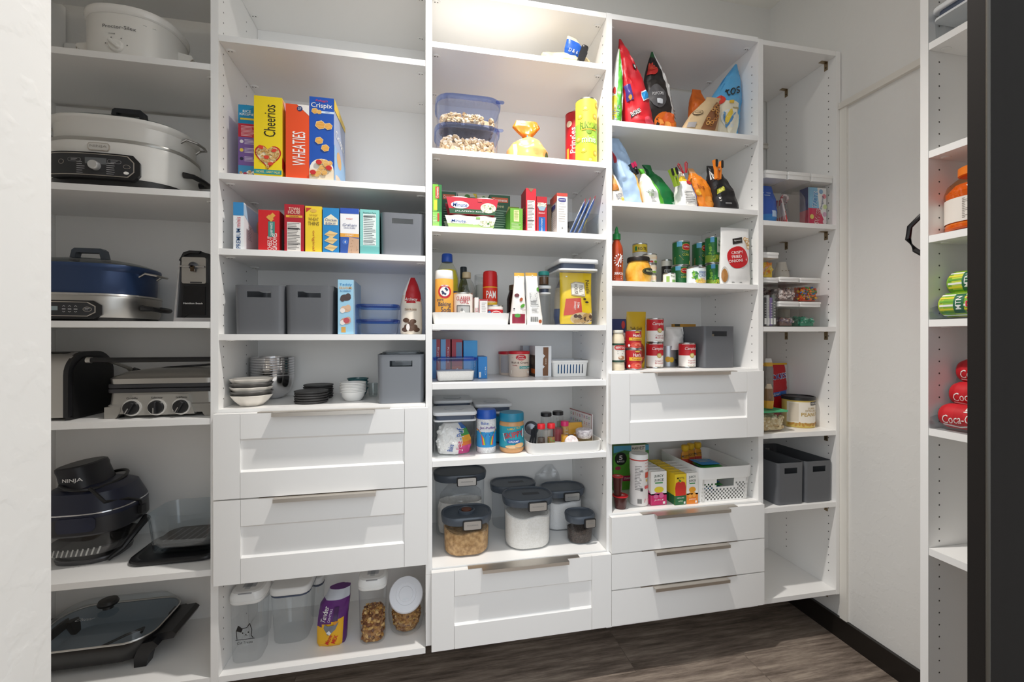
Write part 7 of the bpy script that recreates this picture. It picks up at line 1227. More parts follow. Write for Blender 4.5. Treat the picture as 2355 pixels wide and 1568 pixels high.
# glass bowl air fryer
z = SZ['1E']; Y0 = .066; yc = Y0+.122; x1 = XU(322, yc); cx = XU(204, yc-.03); rx = min(x1-cx, (cx+1.2287-.006)/1.09); cx = x1-rx
t = thing('air_fryer', 'navy and black glass bowl air fryer with its cord wrapped round the head', 'air fryer', (cx, yc, z)); f = oval(rx, .118, 2.8); Zv = lambda v, y=Y0: W(200, v, y)[1]-z; zb, zr, zd, zp = 0, Zv(1232), Zv(1196), Zv(1122, yc-.07); NV = M('23273a', .35)
q = MB(); ring(q, [(.62, .012), (.72, .016), (.86, zr*.45), (.93, zr*.9), (.95, zr)], f, GL('eef2f2', 1.45), c1=False); q.build('glass_bowl', t)
q = MB(); ring(q, [(.55, 0), (.68, .0), (.70, .010), (.68, .014)], f, M('5a5a5c', .3, .5)); 
q.tube([(rx*.62, -.07, .006), (rx*.85, -.05, .03), (rx*1.02, -.02, zr*.7), (rx*1.08, .02, zr*.95)], [.006, .007, .009, .012], AB); q.build('frame', t)
q = MB(); ring(q, [(.6, .022), (.75, .03), (.84, zr*.5), (.8, zr*.52), (.6, .036)], f, M('4a4848', .4), c1=True); 
for i in range(12): q.line(OV(rx*.85, .1, 2.8), [(-rx*.6+i*rx*.1, zr*.35), (-rx*.55+i*rx*.1, zr*.55)], .004, m('b8b8b4'), .002)
q.build('crisper_plate', t)
q = MB(); ring(q, [(.96, zr-.006), (1.0, zr), (1.0, zr+.012), (.985, zd)], f, M('2c2c30', .35)); q.build('bowl_rim', t)
q = MB(); ring(q, [(.985, zd), (.99, zd+.006), (.96, zd+.02), (.80, zp-.012), (.62, zp), (.5, zp+.004)], f, NV); plate(q, OV(rx*.99, .1167, 2.8), -rx*.2, rx*.55, zr+.01, zd+.006, .01, 0, .006, NV); q.build('dome', t)
q = MB(); ring(q, [(.975, zd+.010), (.985, zd+.012), (.975, zd+.015)], f, CHROME, c0=False, c1=False); q.build('chrome_line', t)
zt2 = Zv(1068, yc-.03); g = oval(rx*.42, .075, 2.4); q = MB(); pts = [(1.08, zp-.004), (1.02, zp+.01), (.98, zp+.04), (1.0, zt2-.012), (.97, zt2-.003), (.88, zt2)]
q.loft([[(x-.018-.02*(zz-zp)/max(.01, zt2-zp), y+.25*(zz-zp)*0, zz+.12*(x)*(zz-zp)/(zt2-zp)) for x, y in g(s)] for s, zz in pts], M('1c1c22', .4)); F = OV(rx*.42, .077, 2.4); q.txt(lambda a, b, c: Vector(F(a, b, c))-Vector((.022, .0, 0)), 'NINJA', .008, zp+.026, .014, WT, .003, w=.045, bold=.04); q.build('head', t)
q = MB(); C = [(rx*.56*cos(a), .098*sin(a), zp+.004+.006*sin(a*2)) for a in [2*pi*i/28 for i in range(28)]]; q.tube(C, .005, AB, closed=True); q.tube([(rx*.3, -.085, zp+.004), (rx*.65, -.09, zd+.04), (rx*.9, -.04, zd+.030), (rx*1.0, .0, zd+.01), (rx*1.05, .0, zd-.015)], .005, AB); q.box(rx*1.0, rx*1.09, -.012, .012, zd-.03, zd-.005, AB); q.build('power_cord', t)
# glass dish on its lid
X0, Y0 = FL(400, 1297, z); Y0 = max(.03, Y0); x0 = XU(321, Y0+.09); w = -.628-x0; cx = (x0-.628)/2; d = .21; q = MB(); q.loft([[(x, y, zz) for x, y in rr(w*s, d*s, .05, 8)] for s, zz in ((.94, 0), (.99, .003), (1, .008), (.98, .013), (.9, .015), (.86, .012))], M('1d1d1f', .3)); hl = .0152
solo('dish_lid', q, 'black plastic lid lying under the small glass dish', 'lid', (cx, Y0+d/2, z))
w2 = w*.84; d2 = .16; hd = W(420, 1185, Y0+.03)[1]-z-hl; t = thing('glass_dish', 'clear rounded glass dish standing on its black lid', 'dish', (cx+w*.06, Y0+d/2+.005, z+hl)); GB = GL('dce6ec', 1.6)
q = MB(); q.loft([[(x, y, zz) for x, y in rr(w2*s, d2*s, .04, 8)] for s, zz in ((.84, 0), (.89, .004), (.97, hd*.85), (1, hd*.97), (1.0, hd), (.97, hd), (.94, hd*.85), (.86, .008), (.8, .006))], GB); q.build('dish', t)
q = MB(); q.loft([[(x, y, zz) for x, y in rr(w2*s, d2*s, .04, 8)] for s, zz in ((.7, .02), (.8, .022), (.82, .03), (.8, .03))], M('2c2c2e', .4)); [q.line(TOP(.0302), [(-w2*.3+i*w2*.1, -d2*.3), (-w2*.25+i*w2*.1, d2*.3)], .006, m('6a6a6a'), .0006) for i in range(7)]; q.build('crisper_plate', t)
# electric skillet
z = SZ['1F']; w, d = .345, .245; cx, yc = -.998, .19; zr = .088; t = thing('electric_skillet', 'black electric skillet with glass lid on the bottom shelf', 'skillet', (cx, yc, z)); SK = M('1b1a1a', .3); R8 = lambda s, rc=.07: rr(w*s, d*s, rc*s, 8)
q = MB(); q.loft([[(x, y, zz) for x, y in R8(s)] for s, zz in ((.80, .022), (.86, .026), (.96, .06), (1.0, zr-.003), (1.0, zr))], SK, True, False); q.loft([[(x, y, zz) for x, y in R8(s)] for s, zz in ((1.0, zr), (.97, zr), (.93, .06), (.84, .032), (.8, .03))], M('7d8a94', .45), False, False); q.add([(x, y, .0305) for x, y in R8(.82)], [tuple(range(36))], M('7d8a94', .45)); q.build('pan', t)
q = MB(); q.loft([[(x, y, zz) for x, y in R8(s)] for s, zz in ((1.005, zr+.0005), (1.012, zr+.003), (1.0, zr+.006), (.985, zr+.004))], STEEL, False, False); q.build('lid_rim', t)
q = MB(); q.loft([[(x, y, zz) for x, y in R8(s)] for s, zz in ((.99, zr+.005), (.95, zr+.02), (.86, zr+.036), (.6, zr+.047), (.2, zr+.051))], GL('e6eef2', 1.4), c0=False); FT2 = lambda a, b, c: (a, b, zr+.048+c); q.txt(FT2, 'Oster', -.03, -.05, .016, m('c9ccce'), .002, w=.05, shear=.35, bold=0); q.build('glass_lid', t)
q = MB(); q.lathe([(.014, zr+.051), (.012, zr+.06), (.026, zr+.064), (.028, zr+.07), (.024, zr+.078), (.001, zr+.08)], AB); q.build('lid_knob', t)
q = MB(); q.tube([(-.10, -.07, .04), (-.08, -.068, .042), (-.04, -.075, .04), (0, -.05, .042), (.05, .0, .045), (.09, .02, .05), (.105, -.02, .06)], .004, AB); q.pill(.03, .02, .016, .005, .003, AB, z=.035, cx=-.11, cy=-.07); q.build('power_cord', t)
for s in (-1, 1):
    q = MB(); X = w/2; P = [(-.03, .0), (.005, .0), (.02, .035), (.06, .055), (.06, .075), (-.01, .07), (-.03, .02)]
    pr = lambda a, b, c, s=s: (s*(X*.86+a), c, b)
    q.prism([(.005, .055), (.075, .062), (.082, .075), (.07, .085), (.01, .08)], pr, -.075, .075, AB)
    for yy in (-.1, .06): q.prism([(-.02, 0), (.012, 0), (.02, .035), (.045, .06), (.03, .075), (-.005, .07), (-.02, .03)], pr, yy, yy+.035, AB)
    q.build('leg_handle', t)
# ================= second unit, bottom: pet food
z = SZ['2F']; WL = M('eeeeec', .3)
KIB = grainy('kibble', '7a4a26', 'b98a4e', 60, .8, .7, .004)
def kib(label, x, y, w, d, h, r, seed, cols, rd=None, n=330, size=.0065):
    q = MB(); R = random.Random(seed); C = [m(c) for c in cols]
    prof = rd or [(1, 0), (1, h*.8), (.75, h*.96)]
    q.loft([[(px, py, zz+.003) for px, py in rr((w-.016)*k, (d-.016)*k, r)] for k, zz in prof], KIB)
    def at_(zz):
        for (k0, z0), (k1, z1) in zip(prof, prof[1:]):
            if z0 <= zz <= z1: return k0+(k1-k0)*(zz-z0)/max(1e-6, z1-z0)
        return prof[-1][0]
    for i in range(n):
        top = R.random() < .35; zz = h*.93 if top else h*R.random(); k = at_(min(zz, prof[-1][1])); f_ = math.sqrt(R.random())*.9 if top else 1
        a = R.random()*2*pi; c, s_ = cos(a), sin(a); e = 6 if rd is None else 2; kk = 1/(abs(c)**e+abs(s_)**e)**(1/e); q.blob(((w-.017)/2*k*c*kk*f_, (d-.017)/2*k*s_*kk*f_, zz+.006), size*(.7+.5*R.random()), R.choice(C), R, (1, 1, .65))
    return solo('kibble', q, label, 'kibble', (x, y, z+.0008), kind='stuff')
def dispenser(label, u0, u1, vt, vb, d, cat_=False, group=None):
    X0, Y0 = FL((u0+u1)/2, vb, z); Y0 = max(.012, Y0); w = XU(u1, Y0+.02)-XU(u0, Y0+.02); x = max(XU((u0+u1)/2, Y0+.01), -.5997+w/2+.008); H = W((u0+u1)/2, vt, Y0+d*.3)[1]-z; lh = .036; t = thing('food_dispenser', label, 'container', (x, Y0+d/2, z), 0, group)
    q = MB(); q.loft([[(a, b, zz) for a, b in rr(w*k, d*k, .022)] for k, zz in ((.84, 0), (.88, .004), (.90, .02), (.97, H*.8), (.98, H-lh))], GL('f2f4f5', 1.35), c1=False); F = lambda a, b, c: (a, -d/2*(.90+.08*b/H)-c, b)
    if cat_:   # line drawing of a cat above the words
        zc = H*.42; q.line(F, [(-.022, zc-.014), (-.024, zc+.012), (-.018, zc+.028), (-.008, zc+.018), (.006, zc+.020), (.014, zc+.032), (.020, zc+.012), (.018, zc-.006), (.024, zc-.014)], .0022, KK, .002); q.poly(F, [(-.024, zc+.012), (-.018, zc+.028), (-.006, zc+.016), (-.010, zc+.006)], KK, .0018); q.ell(F, -.006, zc+.004, .002, .0025, KK, .002, 10); q.ell(F, .010, zc+.005, .002, .0025, KK, .002, 10); q.ell(F, .003, zc-.001, .002, .0014, KK, .002, 8); q.line(F, [(.003, zc-.002), (-.001, zc-.006)], .001, KK, .002); q.line(F, [(.003, zc-.002), (.008, zc-.006)], .001, KK, .002); q.line(F, [(-.026, zc-.016), (.028, zc-.016)], .002, KK, .002); q.txt(F, 'Cat Treats', 0, zc-.026, .008, KK, .002, w=.044, shear=.15)
    q.build('body', t)
    q = MB(); q.loft([[(a, b, zz) for a, b in rr(w*k, d*k, .026)] for k, zz in ((.99, H-lh), (1.02, H-lh+.003), (1.02, H-lh+.009), (.985, H-lh+.010), (.985, H-lh+.012), (1.04, H-lh+.013), (1.03, H-.012), (.94, H-.002), (.8, H))], WL); q.build('lid', t)
    q = MB(); q.prism([(-w*.2, -d*.5), (w*.2, -d*.5), (w*.2, d*.28), (-w*.2, d*.28)], lambda a, b, c: (a, b, H+.0003-max(0, (-b-d*.38))*.35+c), 0, .002, M('b4b6ba', .25)); q.prism([(-w*.08, -d*.3), (w*.08, -d*.3), (w*.08, 0), (-w*.08, 0)], TOP(H), .002, .004, GL('dfe4e8', 1.5)); q.build('pour_flap', t)
    return x, Y0, w, d, H
a = dispenser('empty clear treat container with a cat drawing, front left of the bottom shelf', 527, 604, 1352, 1527, .10, True, 'clear pet food containers')
q0 = dispenser('empty clear treat container standing behind the cat drawing one', 566, 617, 1347, 1470, .075, False, 'clear pet food containers')
def bigbox(label, u0, u1, vt, vb, d, y=None):
    X0, Y0 = FL((u0+u1)/2, vb, z); Y0 = Y0 if y is None else y; w = XU(u1, Y0+.02)-XU(u0, Y0+.02); x = XU((u0+u1)/2, Y0+.01); H = min(W((u0+u1)/2, vt, Y0)[1]-z, .19); d = min(d, .312-Y0); t = thing('food_container', label, 'container', (x, Y0+d/2, z), 0, 'clear pet food containers')
    q = MB(); q.loft([[(a, b, zz) for a, b in rr(w*k, d*k, .03)] for k, zz in ((.82, 0), (.86, .004), (.97, H-.03))], GL('eef1f2', 1.4), c1=False); q.build('body', t); q = MB(); q.loft([[(a, b, zz) for a, b in rr(w*.99, d*.99, .03)] for zz in (H-.031, H-.026)], M('4a5468', .35)); q.build('seal', t); q = MB(); q.pill(w*1.03, d*1.03, .024, .03, .006, WL, z=H-.026); q.build('lid', t)
bigbox('large empty clear container with a navy seal, left of the cat food bag', 619, 712, 1334, 1484, .14)
bigbox('clear container at the back between the large one and the cat food bag', 713, 743, 1330, 1425, .06, .235)
# cat food bag
X0, Y0 = FL(768, 1489, z); y = max(.02, Y0); cx, w, h = span(731, 800, 1328, y+.03, z); h = min(h, .175); hw = w/2; q = MB()
def cf(a, b, f): return m('e8b01e') if b < .38+.05*a and a < .75 else m('5c2470') if b < .8 else m('b9bcc4')
fr = bag(q, [(0, -.004, 0, hw*.95, .028), (.01, -.004, 0, hw, .034), (h*.5, .0, .0, hw*1.0, .036), (h*.75, .006, .0, hw*.98, .032), (h*.86, .014, .0, hw*.85, .03), (h, .02, .01, hw*.7, .02)], cf, .006, 91)
q.txt(fr, 'Tender', -hw*.5, h*.62, .017, WT, .002, rot=84, w=h*.3, bold=.02); q.txt(fr, 'CENTERS', -hw*.12, h*.60, .007, m('e8d8f0'), .002, rot=84, w=h*.24); q.rect(fr, hw*.1, hw*.4, h*.5, h*.74, m('3f1a50'), .0014, 4, 4); q.txt(fr, 'Meow', -hw*.1, h*.16, .014, m('c8201e'), .002, rot=70, w=h*.2, bold=.04); q.txt(fr, 'MIX', hw*.3, h*.16, .014, m('c8201e'), .002, rot=70, w=h*.16, bold=.04); q.ell(fr, hw*.3, h*.46, .007, .007, m('d8902a'), .002)
q.bpoly(fr, [(-hw*.5, h*.36), (-hw*.42, h*.44), (-hw*.2, h*.40), (hw*.1, h*.42), (hw*.5, h*.46), (hw*.3, h*.34), (0, h*.27), (-hw*.2, h*.24)], m('7a7f8a'), .0022); q.bpoly(fr, [(-hw*.3, h*.28), (-hw*.1, h*.33), (hw*.05, h*.29), (-hw*.05, h*.25)], m('e6e6ea'), .0028)
solo('cat_food_bag', q, 'purple and yellow cat food bag with a rolled top, between clear containers', 'bag', (cx, y+.038, z))
x, Y0, w, d, H = dispenser('clear container half full of kibble with a white flap lid', 823, 888, 1322, 1484, .10, False, 'clear pet food containers')
kib('brown kibble filling the lower half of the flap lid container', x, Y0+d/2, w*.9, d*.9, H*.42, .02, 5, ('8a5426', 'b07a3a', 'c99a52', '6a3c1c', 'd8b070'))
# glass jar with a slanted mouth
X0, Y0 = FL(936, 1468, z); Y0 = max(.02, Y0); r = rad(896, 981, Y0+.07)*.97; yc = Y0+r; x = min(XU(936, yc), .0084-r-.004); t = thing('pet_food_jar', 'round glass jar of kibble with a tilted white lid, at the right end', 'jar', (x, yc, z)); JH = .125
q = MB(); q.lathe([(r*.72, 0), (r*.86, .008), (r*.98, .04), (r, .065), (r*.95, .095), (r*.78, JH), (r*.6, JH+.01)], GL('eef2f2', 1.45), c1=False, n=40); q.build('jar', t)
T = Matrix.Translation((0, -r*.42, .128)) @ Matrix.Rotation(radians(52), 4, 'X'); rl = r*.93
q = MB(); q.lathe([(rl*.86, -.02), (rl*.9, -.003), (rl, -.002), (rl, .010), (rl*.95, .014), (rl*.6, .0145), (rl*.58, .013), (rl*.42, .013), (rl*.40, .0145), (.001, .0145)], M('e6e7ec', .3), T=T, n=40); q.build('lid', t)
q = MB(); q.lathe([(.013, -.0), (.017, .012), (.016, .03), (.010, .034), (.001, .034)], CHROME, T=Matrix.Translation((0, -r*.60, .079)) @ Matrix.Rotation(radians(-20), 4, 'X') @ Matrix.Scale(.7, 4)); q.build('scoop', t)
kib('brown kibble filling the round glass jar', x, yc, r*1.93, r*1.93, .072, r*.9, 8, ('8a5a2a', 'a87a40', 'c09a5a', '74481f', 'b98a4a'), [(.60, .0), (.78, .012), (.92, .042), (.93, .058), (.8, .072)], 460, .0055)
# ================= narrow corner unit
WL2 = M('f2f1ee', .3); TG2 = GL('eeeeec', 1.3)
def lidbox(name, label, z, u0, u1, vt, y, d, lidf=.18, group='clear candy boxes with white lids', zt=None, x0=None):
    cx, w, h = span(u0, u1, vt, y, z); t = thing(name, label, 'container', (cx, y+d/2, z), 0, group)
    q = MB(); q.loft([[(a, b, zz) for a, b in rr((w-.003)*k, (d-.003)*k, .005, 2)] for k, zz in ((.965, 0), (.97, .002), (1, h*(1-lidf)))], TG2, c1=False, smooth=False); q.build('body', t)
    q = MB(); q.loft([[(a, b, zz) for a, b in rr(w*k, d*k, .006, 2)] for k, zz in ((.975, h*(1-lidf)), (.975, h*(1-lidf*.42)), (1.0, h*(1-lidf*.42)), (1.0, h-.001), (.985, h))], WL2, smooth=False); q.build('lid', t); return cx, w, d, h, y
z = SZ['5B']; G = 'tall clear candy boxes'
A = [lidbox('candy_container', 'tall clear box holding a blue candy bag, leftmost on its shelf', z, 1760, 1812, 392, .01, .16, .15, G), lidbox('candy_container', 'tall clear box of candy canes, in the middle of its shelf', z, 1813.5, 1866, 396, .01, .16, .15, G), lidbox('candy_container', 'tall clear box holding a pink and blue candy carton, by the right wall', z, 1867, 1917, 401, .01, .16, .15, G)]
cx, w, d, h, y = A[0]; q = MB(); hb = h*.78; fr = bag(q, [(0, -.003, 0, w*.38, .03), (.02, -.003, 0, w*.40, .04), (hb*.6, -.003, 0, w*.40, .035), (hb*.9, -.003, 0, w*.36, .01), (hb, -.0, 0, w*.3, .003)], lambda a, b, f: m('2f62c4') if b > .3 else m('3a8fd8'), .005, 101); q.rect(fr, 0, w*.2, hb*.14, hb*.3, m('b8d0ea'), .001, 4, 3); q.lines(fr, -w*.2, w*.15, hb*.8, 2, .012, m('c8dcf4'), .004, .001); solo('candy_bag', q, 'blue candy bag inside the leftmost tall clear box', 'bag', (cx, y+.06, z+.003))
q = MB(); fr = bag(q, [(0, 0, 0, w*.4, .02), (hb*.3, 0, 0, w*.42, .025), (hb*.55, 0, 0, w*.3, .01)], lambda a, b, f: m('e8a88a') if (a+b*3) % .6 < .3 else m('e8c8c0'), .006, 102); solo('candy_bag', q, 'pink wrapped candy bag behind the blue one in the clear box', 'bag', (cx, y+.128, z+.003))
def cane(x, y, zz, a, L, k):
    q = MB(); P = [(0, 0, i*L/6) for i in range(7)]+[(.012-.012*cos(b), 0, L+.012*sin(b)) for b in (.6, 1.2, 1.8, 2.4, 3.0)]+[(.024, 0, L-.01)]
    R_, W_ = m('d8504e'), m('f2e6e2'); q.tube(P, .0042, W_, n=8)
    k0 = len(q.f)
    for i in range(len(q.f)): q.m[i] = q.mi(R_) if (i+i//8*3) % 6 < 2 else q.m[i]
    return q
cx, w, d, h, y = A[1]; R = random.Random(5); O = ['leftmost', 'second from the left', 'third from the left', 'second from the right', 'rightmost', 'rearmost']
for i in range(6):
    q = cane(0, 0, 0, 0, h*.52, i); t = (-.25+.1*i)*(1 if i < 5 else .5); solo('candy_cane', q, 'striped candy cane in the clear box, %s of the bunch' % O[i], 'candy cane', (cx-.020+i*.005, y+.04+.017*i, z+.006+.002*i), 0, 'candy canes in the clear box', (0, t*.9, .2*i-.3))
q = MB(); fr = bag(q, [(0, 0, 0, w*.36, .007), (h*.3, 0, 0, w*.39, .009), (h*.5, 0, 0, w*.36, .008), (h*.62, 0, 0, w*.2, .003)], lambda a, b, f: GL('f6ecea', 1.6, .12), .007, 103, 22, 24); solo('wrapper', q, 'crinkled clear wrapper in the candy cane box', 'wrapper', (cx, y+.016, z+.003))
cx, w, d, h, y = A[2]; q = MB(); wb, hb = w*.84, h*.76; q.box(-wb/2, wb/2, -.02, .02, 0, hb, m('f0ecea')); F = FRONT(-.02)
q.rect(F, -wb/2, wb*.5, 0, hb*.45, m('d8305a')); q.poly(F, [(-wb/2, hb*.45), (wb*.1, hb*.45), (wb*.0, hb), (-wb/2, hb)], m('8fc4e4')); q.poly(F, [(wb*.0, hb), (wb*.1, hb*.45), (wb/2, 0), (wb/2, hb)], m('f0efec'), .0006)
for i, (a, b, c) in enumerate(((.2, .9, '8fb4d8'), (.38, .78, 'e8909a'), (.4, .3, 'd8b0c8'), (-.3, .22, 'e8d86a'), (.42, .5, 'd8e8a8'), (.4, .1, 'f0e0e4'))): q.ell(F, wb*a, hb*b, wb*.11, wb*.11, m(c), .0008+i*.0001)
q.txt(F, 'SWEE', -wb*.0, hb*.23, wb*.24, m('f4f0ea'), .0020, rot=78, w=hb*.40, bold=.08); q.txt(F, 'SWEE', -wb*.0, hb*.23, wb*.2, m('c8203e'), .0024, rot=78, w=hb*.36, bold=.03); q.txt(F, 'TARTS', -wb*.13, hb*.68, wb*.24, m('f4f4f4'), .0020, rot=82, w=hb*.44, bold=.08); q.txt(F, 'TARTS', -wb*.13, hb*.68, wb*.2, m('3a8fd0'), .0024, rot=82, w=hb*.40, bold=.03); q.txt(F, 'Original', wb*.26, hb*.6, wb*.14, m('2a4a7a'), .0016, rot=80, w=hb*.36, bold=.02); q.rect(LEFT(-wb/2), -.02, .02, 0, hb*.4, m('c01f48')); q.rect(LEFT(-wb/2), -.02, .02, hb*.4, hb, m('2a3a7a'))
solo('candy_carton', q, 'pink and blue candy carton inside the right tall clear box', 'box', (cx, y+.045, z+.003))
z = SZ['5C']; G = 'small clear candy boxes'; yb = .012
B1 = lidbox('candy_container', 'tall clear box of dark candy bars, below the box of yellow candy', z, 1757, 1792, 638, yb, .16, .10, G)
B2 = lidbox('candy_container', 'clear box of yellow and orange candy, topmost of its stack', z+B1[3]+.0005, 1757, 1793, 580, yb, .16, .22, G)
C1 = lidbox('candy_container', 'clear box of brown wrapped candy, under the grey candy box', z, 1793.5, 1840, 693, yb, .16, .2, G)
C2 = lidbox('candy_container', 'clear box of grey and white candy, on the middle stack', z+C1[3]+.0005, 1794, 1840, 637, yb, .16, .2, G)
D1 = lidbox('candy_container', 'clear box of green wrapped candy, under the colourful candy box', z, 1841, 1890, 694, yb, .16, .2, G)
D2 = lidbox('candy_container', 'clear box of colourful button candy, on the right stack', z+D1[3]+.0005, 1841, 1889, 639, yb, .16, .2, G)
def fillc(box, zz, frac, size, cols, seed, n, label, nm, cat, sq=(1, 1, .5), wrap=False):
    cx, w, d, h, y = box; q = MB(); R = random.Random(seed); C = [m(c) for c in cols]; ww, dd, H = (w-.006)*.96, (d-.006)*.96, h*frac
    q.box(-ww/2+size*1.2, ww/2-size*1.2, -dd/2+size*1.2, dd/2-size*1.2, .001, H-size, C[0])
    for i in range(n):
        s = R.random(); e = size*max(sq)*1.02; zz_ = e+R.random()*max(.001, H-2*e)
        if s < .5: p = ((R.random()-.5)*(ww-2*e), -dd/2+e, zz_)
        elif s < .72: p = (-ww/2+e, (R.random()-.5)*(dd-2*e), zz_)
        else: p = ((R.random()-.5)*(ww-2*e), (R.random()-.5)*(dd-2*e), H-size*.6)
        q.blob(p, size*(.8+.2*R.random()), R.choice(C), R, sq)
    solo(nm, q, label, cat, (cx, y+d/2, zz+.0028), kind='stuff')
zB2, zC2, zD2 = z+B1[3]+.0005, z+C1[3]+.0005, z+D1[3]+.0005
fillc(D2, zD2, .62, .008, ('d8502a', '2f6fc4', 'e8b82a', '4a9a3a', 'e8782a', '6a4a2a'), 1, 210, 'colourful button candies heaped in the upper right clear box', 'button_candy', 'candy')
fillc(C2, zC2, .52, .009, ('8a7a76', 'e0d4d0', 'b8a49c', 'd8c0b8', '6a5a58'), 2, 150, 'grey and white wrapped candies heaped in the upper middle clear box', 'wrapped_candy', 'candy', (1.3, .9, .7))
fillc(D1, z, .36, .012, ('2f8a6a', '4aa888', 'a8d0c0', '1f6a50'), 3, 80, 'green wrapped candies in the lower right clear box', 'wrapped_candy', 'candy', (1.6, .8, .6))
fillc(C1, z, .40, .012, ('7a5f58', '9a8a8a', '6a5a6a', 'b0a09a'), 4, 80, 'brown wrapped candies in the lower middle clear box', 'wrapped_candy', 'candy', (1.6, .8, .6))
fillc(B2, zB2, .60, .011, ('e8c84a', 'e8903a', 'e8d88a', 'd8b0a0'), 5, 110, 'yellow and orange wrapped candies in the topmost clear box', 'wrapped_candy', 'candy', (1.6, .9, .5))
fillc((B1[0], B1[1], B1[2], B1[3], B1[4]), z+.0, .74, .012, ('3a3436', '5a4a4a', '4a4452', '6a5a50'), 6, 150, 'dark wrapped candies filling the back of the tall clear box', 'wrapped_candy', 'candy', (1.6, .8, .6)) if 0 else None
cx, w, d, h, y = B1; R = random.Random(3)
for i in range(4):
    q = MB(); c = ('4a4a4c', 'd8d8d6', '7a6a9a', '6a706a')[i]; L = h*(.58+.05*(i % 2)); q.pill(.013, .02, L, .004, .003, m(c)); q.lines(FRONT(-.0102), -.004, .005, L*.8, 6, L*.09, m('c8c8c6'), .003); q.rect(FRONT(-.0102), -.005, .005, .006, .03, m('efefec')); solo('candy_bar', q, '%s candy bar standing in the tall clear box' % ('dark grey', 'white', 'purple', 'grey green')[i], 'candy bar', (cx-w*.30+i*w*.2, y+.018, z+.003), 0, 'candy bars in the tall clear box')
q = MB()
for i in range(40): q.blob(((R.random()-.5)*(w-.03), (d-.06)*(R.random()-.5)+.012, h*.1+h*.68*R.random()), .012, m(R.choice(['3a3032', '4f4442', '5a4a52'])), R, (1.2, .8, .6))
solo('wrapped_candy', q, 'dark wrapped candies behind the candy bars in the tall clear box', 'candy', (cx, y+d/2, z+.003), kind='stuff')
yq = .2; r = .034; q = MB(); hj = W(1805, 604, yq)[1]-z; q.lathe([(r*.7, 0), (r*.9, .01), (r, hj*.55), (r*.92, hj*.8), (r*.6, hj*.95), (r*.55, hj), (.001, hj)], M('d8d2c6', .3)); [q.ell(CYL(r*.93), r*(-.6+.4*i), hj*.86, .003, .002, m('8a7a5a'), .002, 8) for i in range(4)]; solo('white_jar', q, 'cream rounded jar hidden behind the small clear candy boxes', 'jar', (XU(1812, yq)-r, yq, z))
z = SZ['5D']
# red cookie bag, nut tub, peanut tin and small bags
cx, w, h = span(1762, 1829, 836, .20, z); cx = min(cx, 1.627-w/2-.006); hw = w/2; q = MB()
fr = bag(q, [(0, 0, 0, hw*.9, .025), (.02, 0, 0, hw*.95, .032), (h*.5, 0, 0, hw*.97, .028), (h*.9, 0, 0, hw, .012), (h, 0, 0, hw*1.0, .002)], lambda a, b, f: m('e8b82a') if b > .91 else m('c41a24') if a < .82 else m('d8d4d0'), .005, 111)
q.txt(fr, 'COOKIES', -hw*.05, h*.76, .026, m('f4f4f4'), .002, rot=8, w=w*.85, bold=.09); q.txt(fr, 'COOKIES', -hw*.05, h*.76, .022, m('2a5fb4'), .0026, rot=8, w=w*.80, bold=.03); q.bpoly(fr, [(-hw*.9, h*.48), (hw*.7, h*.54), (hw*.7, h*.47), (-hw*.9, h*.40)], m('2a6ac0'), .0014); q.txt(fr, 'Now!', -hw*.2, h*.475, .014, WT, .002, rot=5); q.lines(fr, -hw*.7, hw*.5, h*.3, 5, .016, m('a8141c'), .002, .001); solo('cookie_bag', q, 'red cookie bag with yellow top behind the nut tub', 'bag', (cx, .2+.036, z))
X0, Y0 = FL(1852, 985, z); Y0 = max(.02, Y0); r = rad(1813, 1892, Y0+.04); y = Y0+r; x = XU(1852.5, y); x = min(x, 1.627-1.05*r-.003); H = W(1852, 909, y)[1]-z; t = thing('peanut_tin', 'round tin of peanuts with black lid', 'tin', (x, y, z)); q = MB(); q.lathe([(r*.97, 0), (r, .003), (r, H*.90)], m('d8bc62')); F = CYL(r)
crect(q, F, -r*1.5, r*1.5, H*.16, H*.84, m('ece4d6'), .0005); crect(q, F, -r*1.35, -r*.75, H*.2, H*.8, m('d8ccb8'), .0008); crect(q, F, r*.0, r*.8, H*.74, H*.86, m('2a2422'), .0010); q.txt(F, 'KIRKLAND', r*.4, H*.80, H*.06, WT, .0016, w=r*.7); q.txt(F, 'SUPER', r*.1, H*.64, H*.06, m('a88a3a'), .001, w=r*.55); q.txt(F, 'EXTRA LARGE', r*.1, H*.56, H*.06, m('a88a3a'), .001, w=r*.9); q.txt(F, 'PEANUTS', r*.15, H*.44, H*.12, m('b8942e'), .001, w=r*1.5, bold=.04); q.lines(F, -r*.5, r*.7, H*.33, 3, H*.05, m('8a7a5a')); 
for i in range(14): q.ell(F, r*(-1.3+.2*i), H*(.10+.03*(i % 2)), .008, .004, m('b8863a'), .0012+i*.00005, 10, rot=.5*i)
q.build('tin', t); q = MB(); q.lathe([(r*1.02, H*.89), (r*1.04, H*.895), (r*1.04, H*.985), (r*1.0, H), (r*.94, H), (r*.93, H*.97), (.001, H*.97)], M('222224', .4)); q.build('lid', t)
X0, Y0 = FL(1785, 994, z); Y0 = max(.012, Y0); x0, x1 = XU(1750, Y0), XU(1815, Y0); x0 = max(x0, 1.289); w = x1-x0; cx = (x0+x1)/2; H = W(1785, 944, Y0)[1]-z; t = thing('food_tub', 'clear tub of pistachios with green lid', 'food tub', (cx, Y0+.055, z)); tub(t, w*.97, .11, H, .012, .01, M('4ab07a', .35), GL('f0efe8', 1.4), .002, .94, skirt=.008)
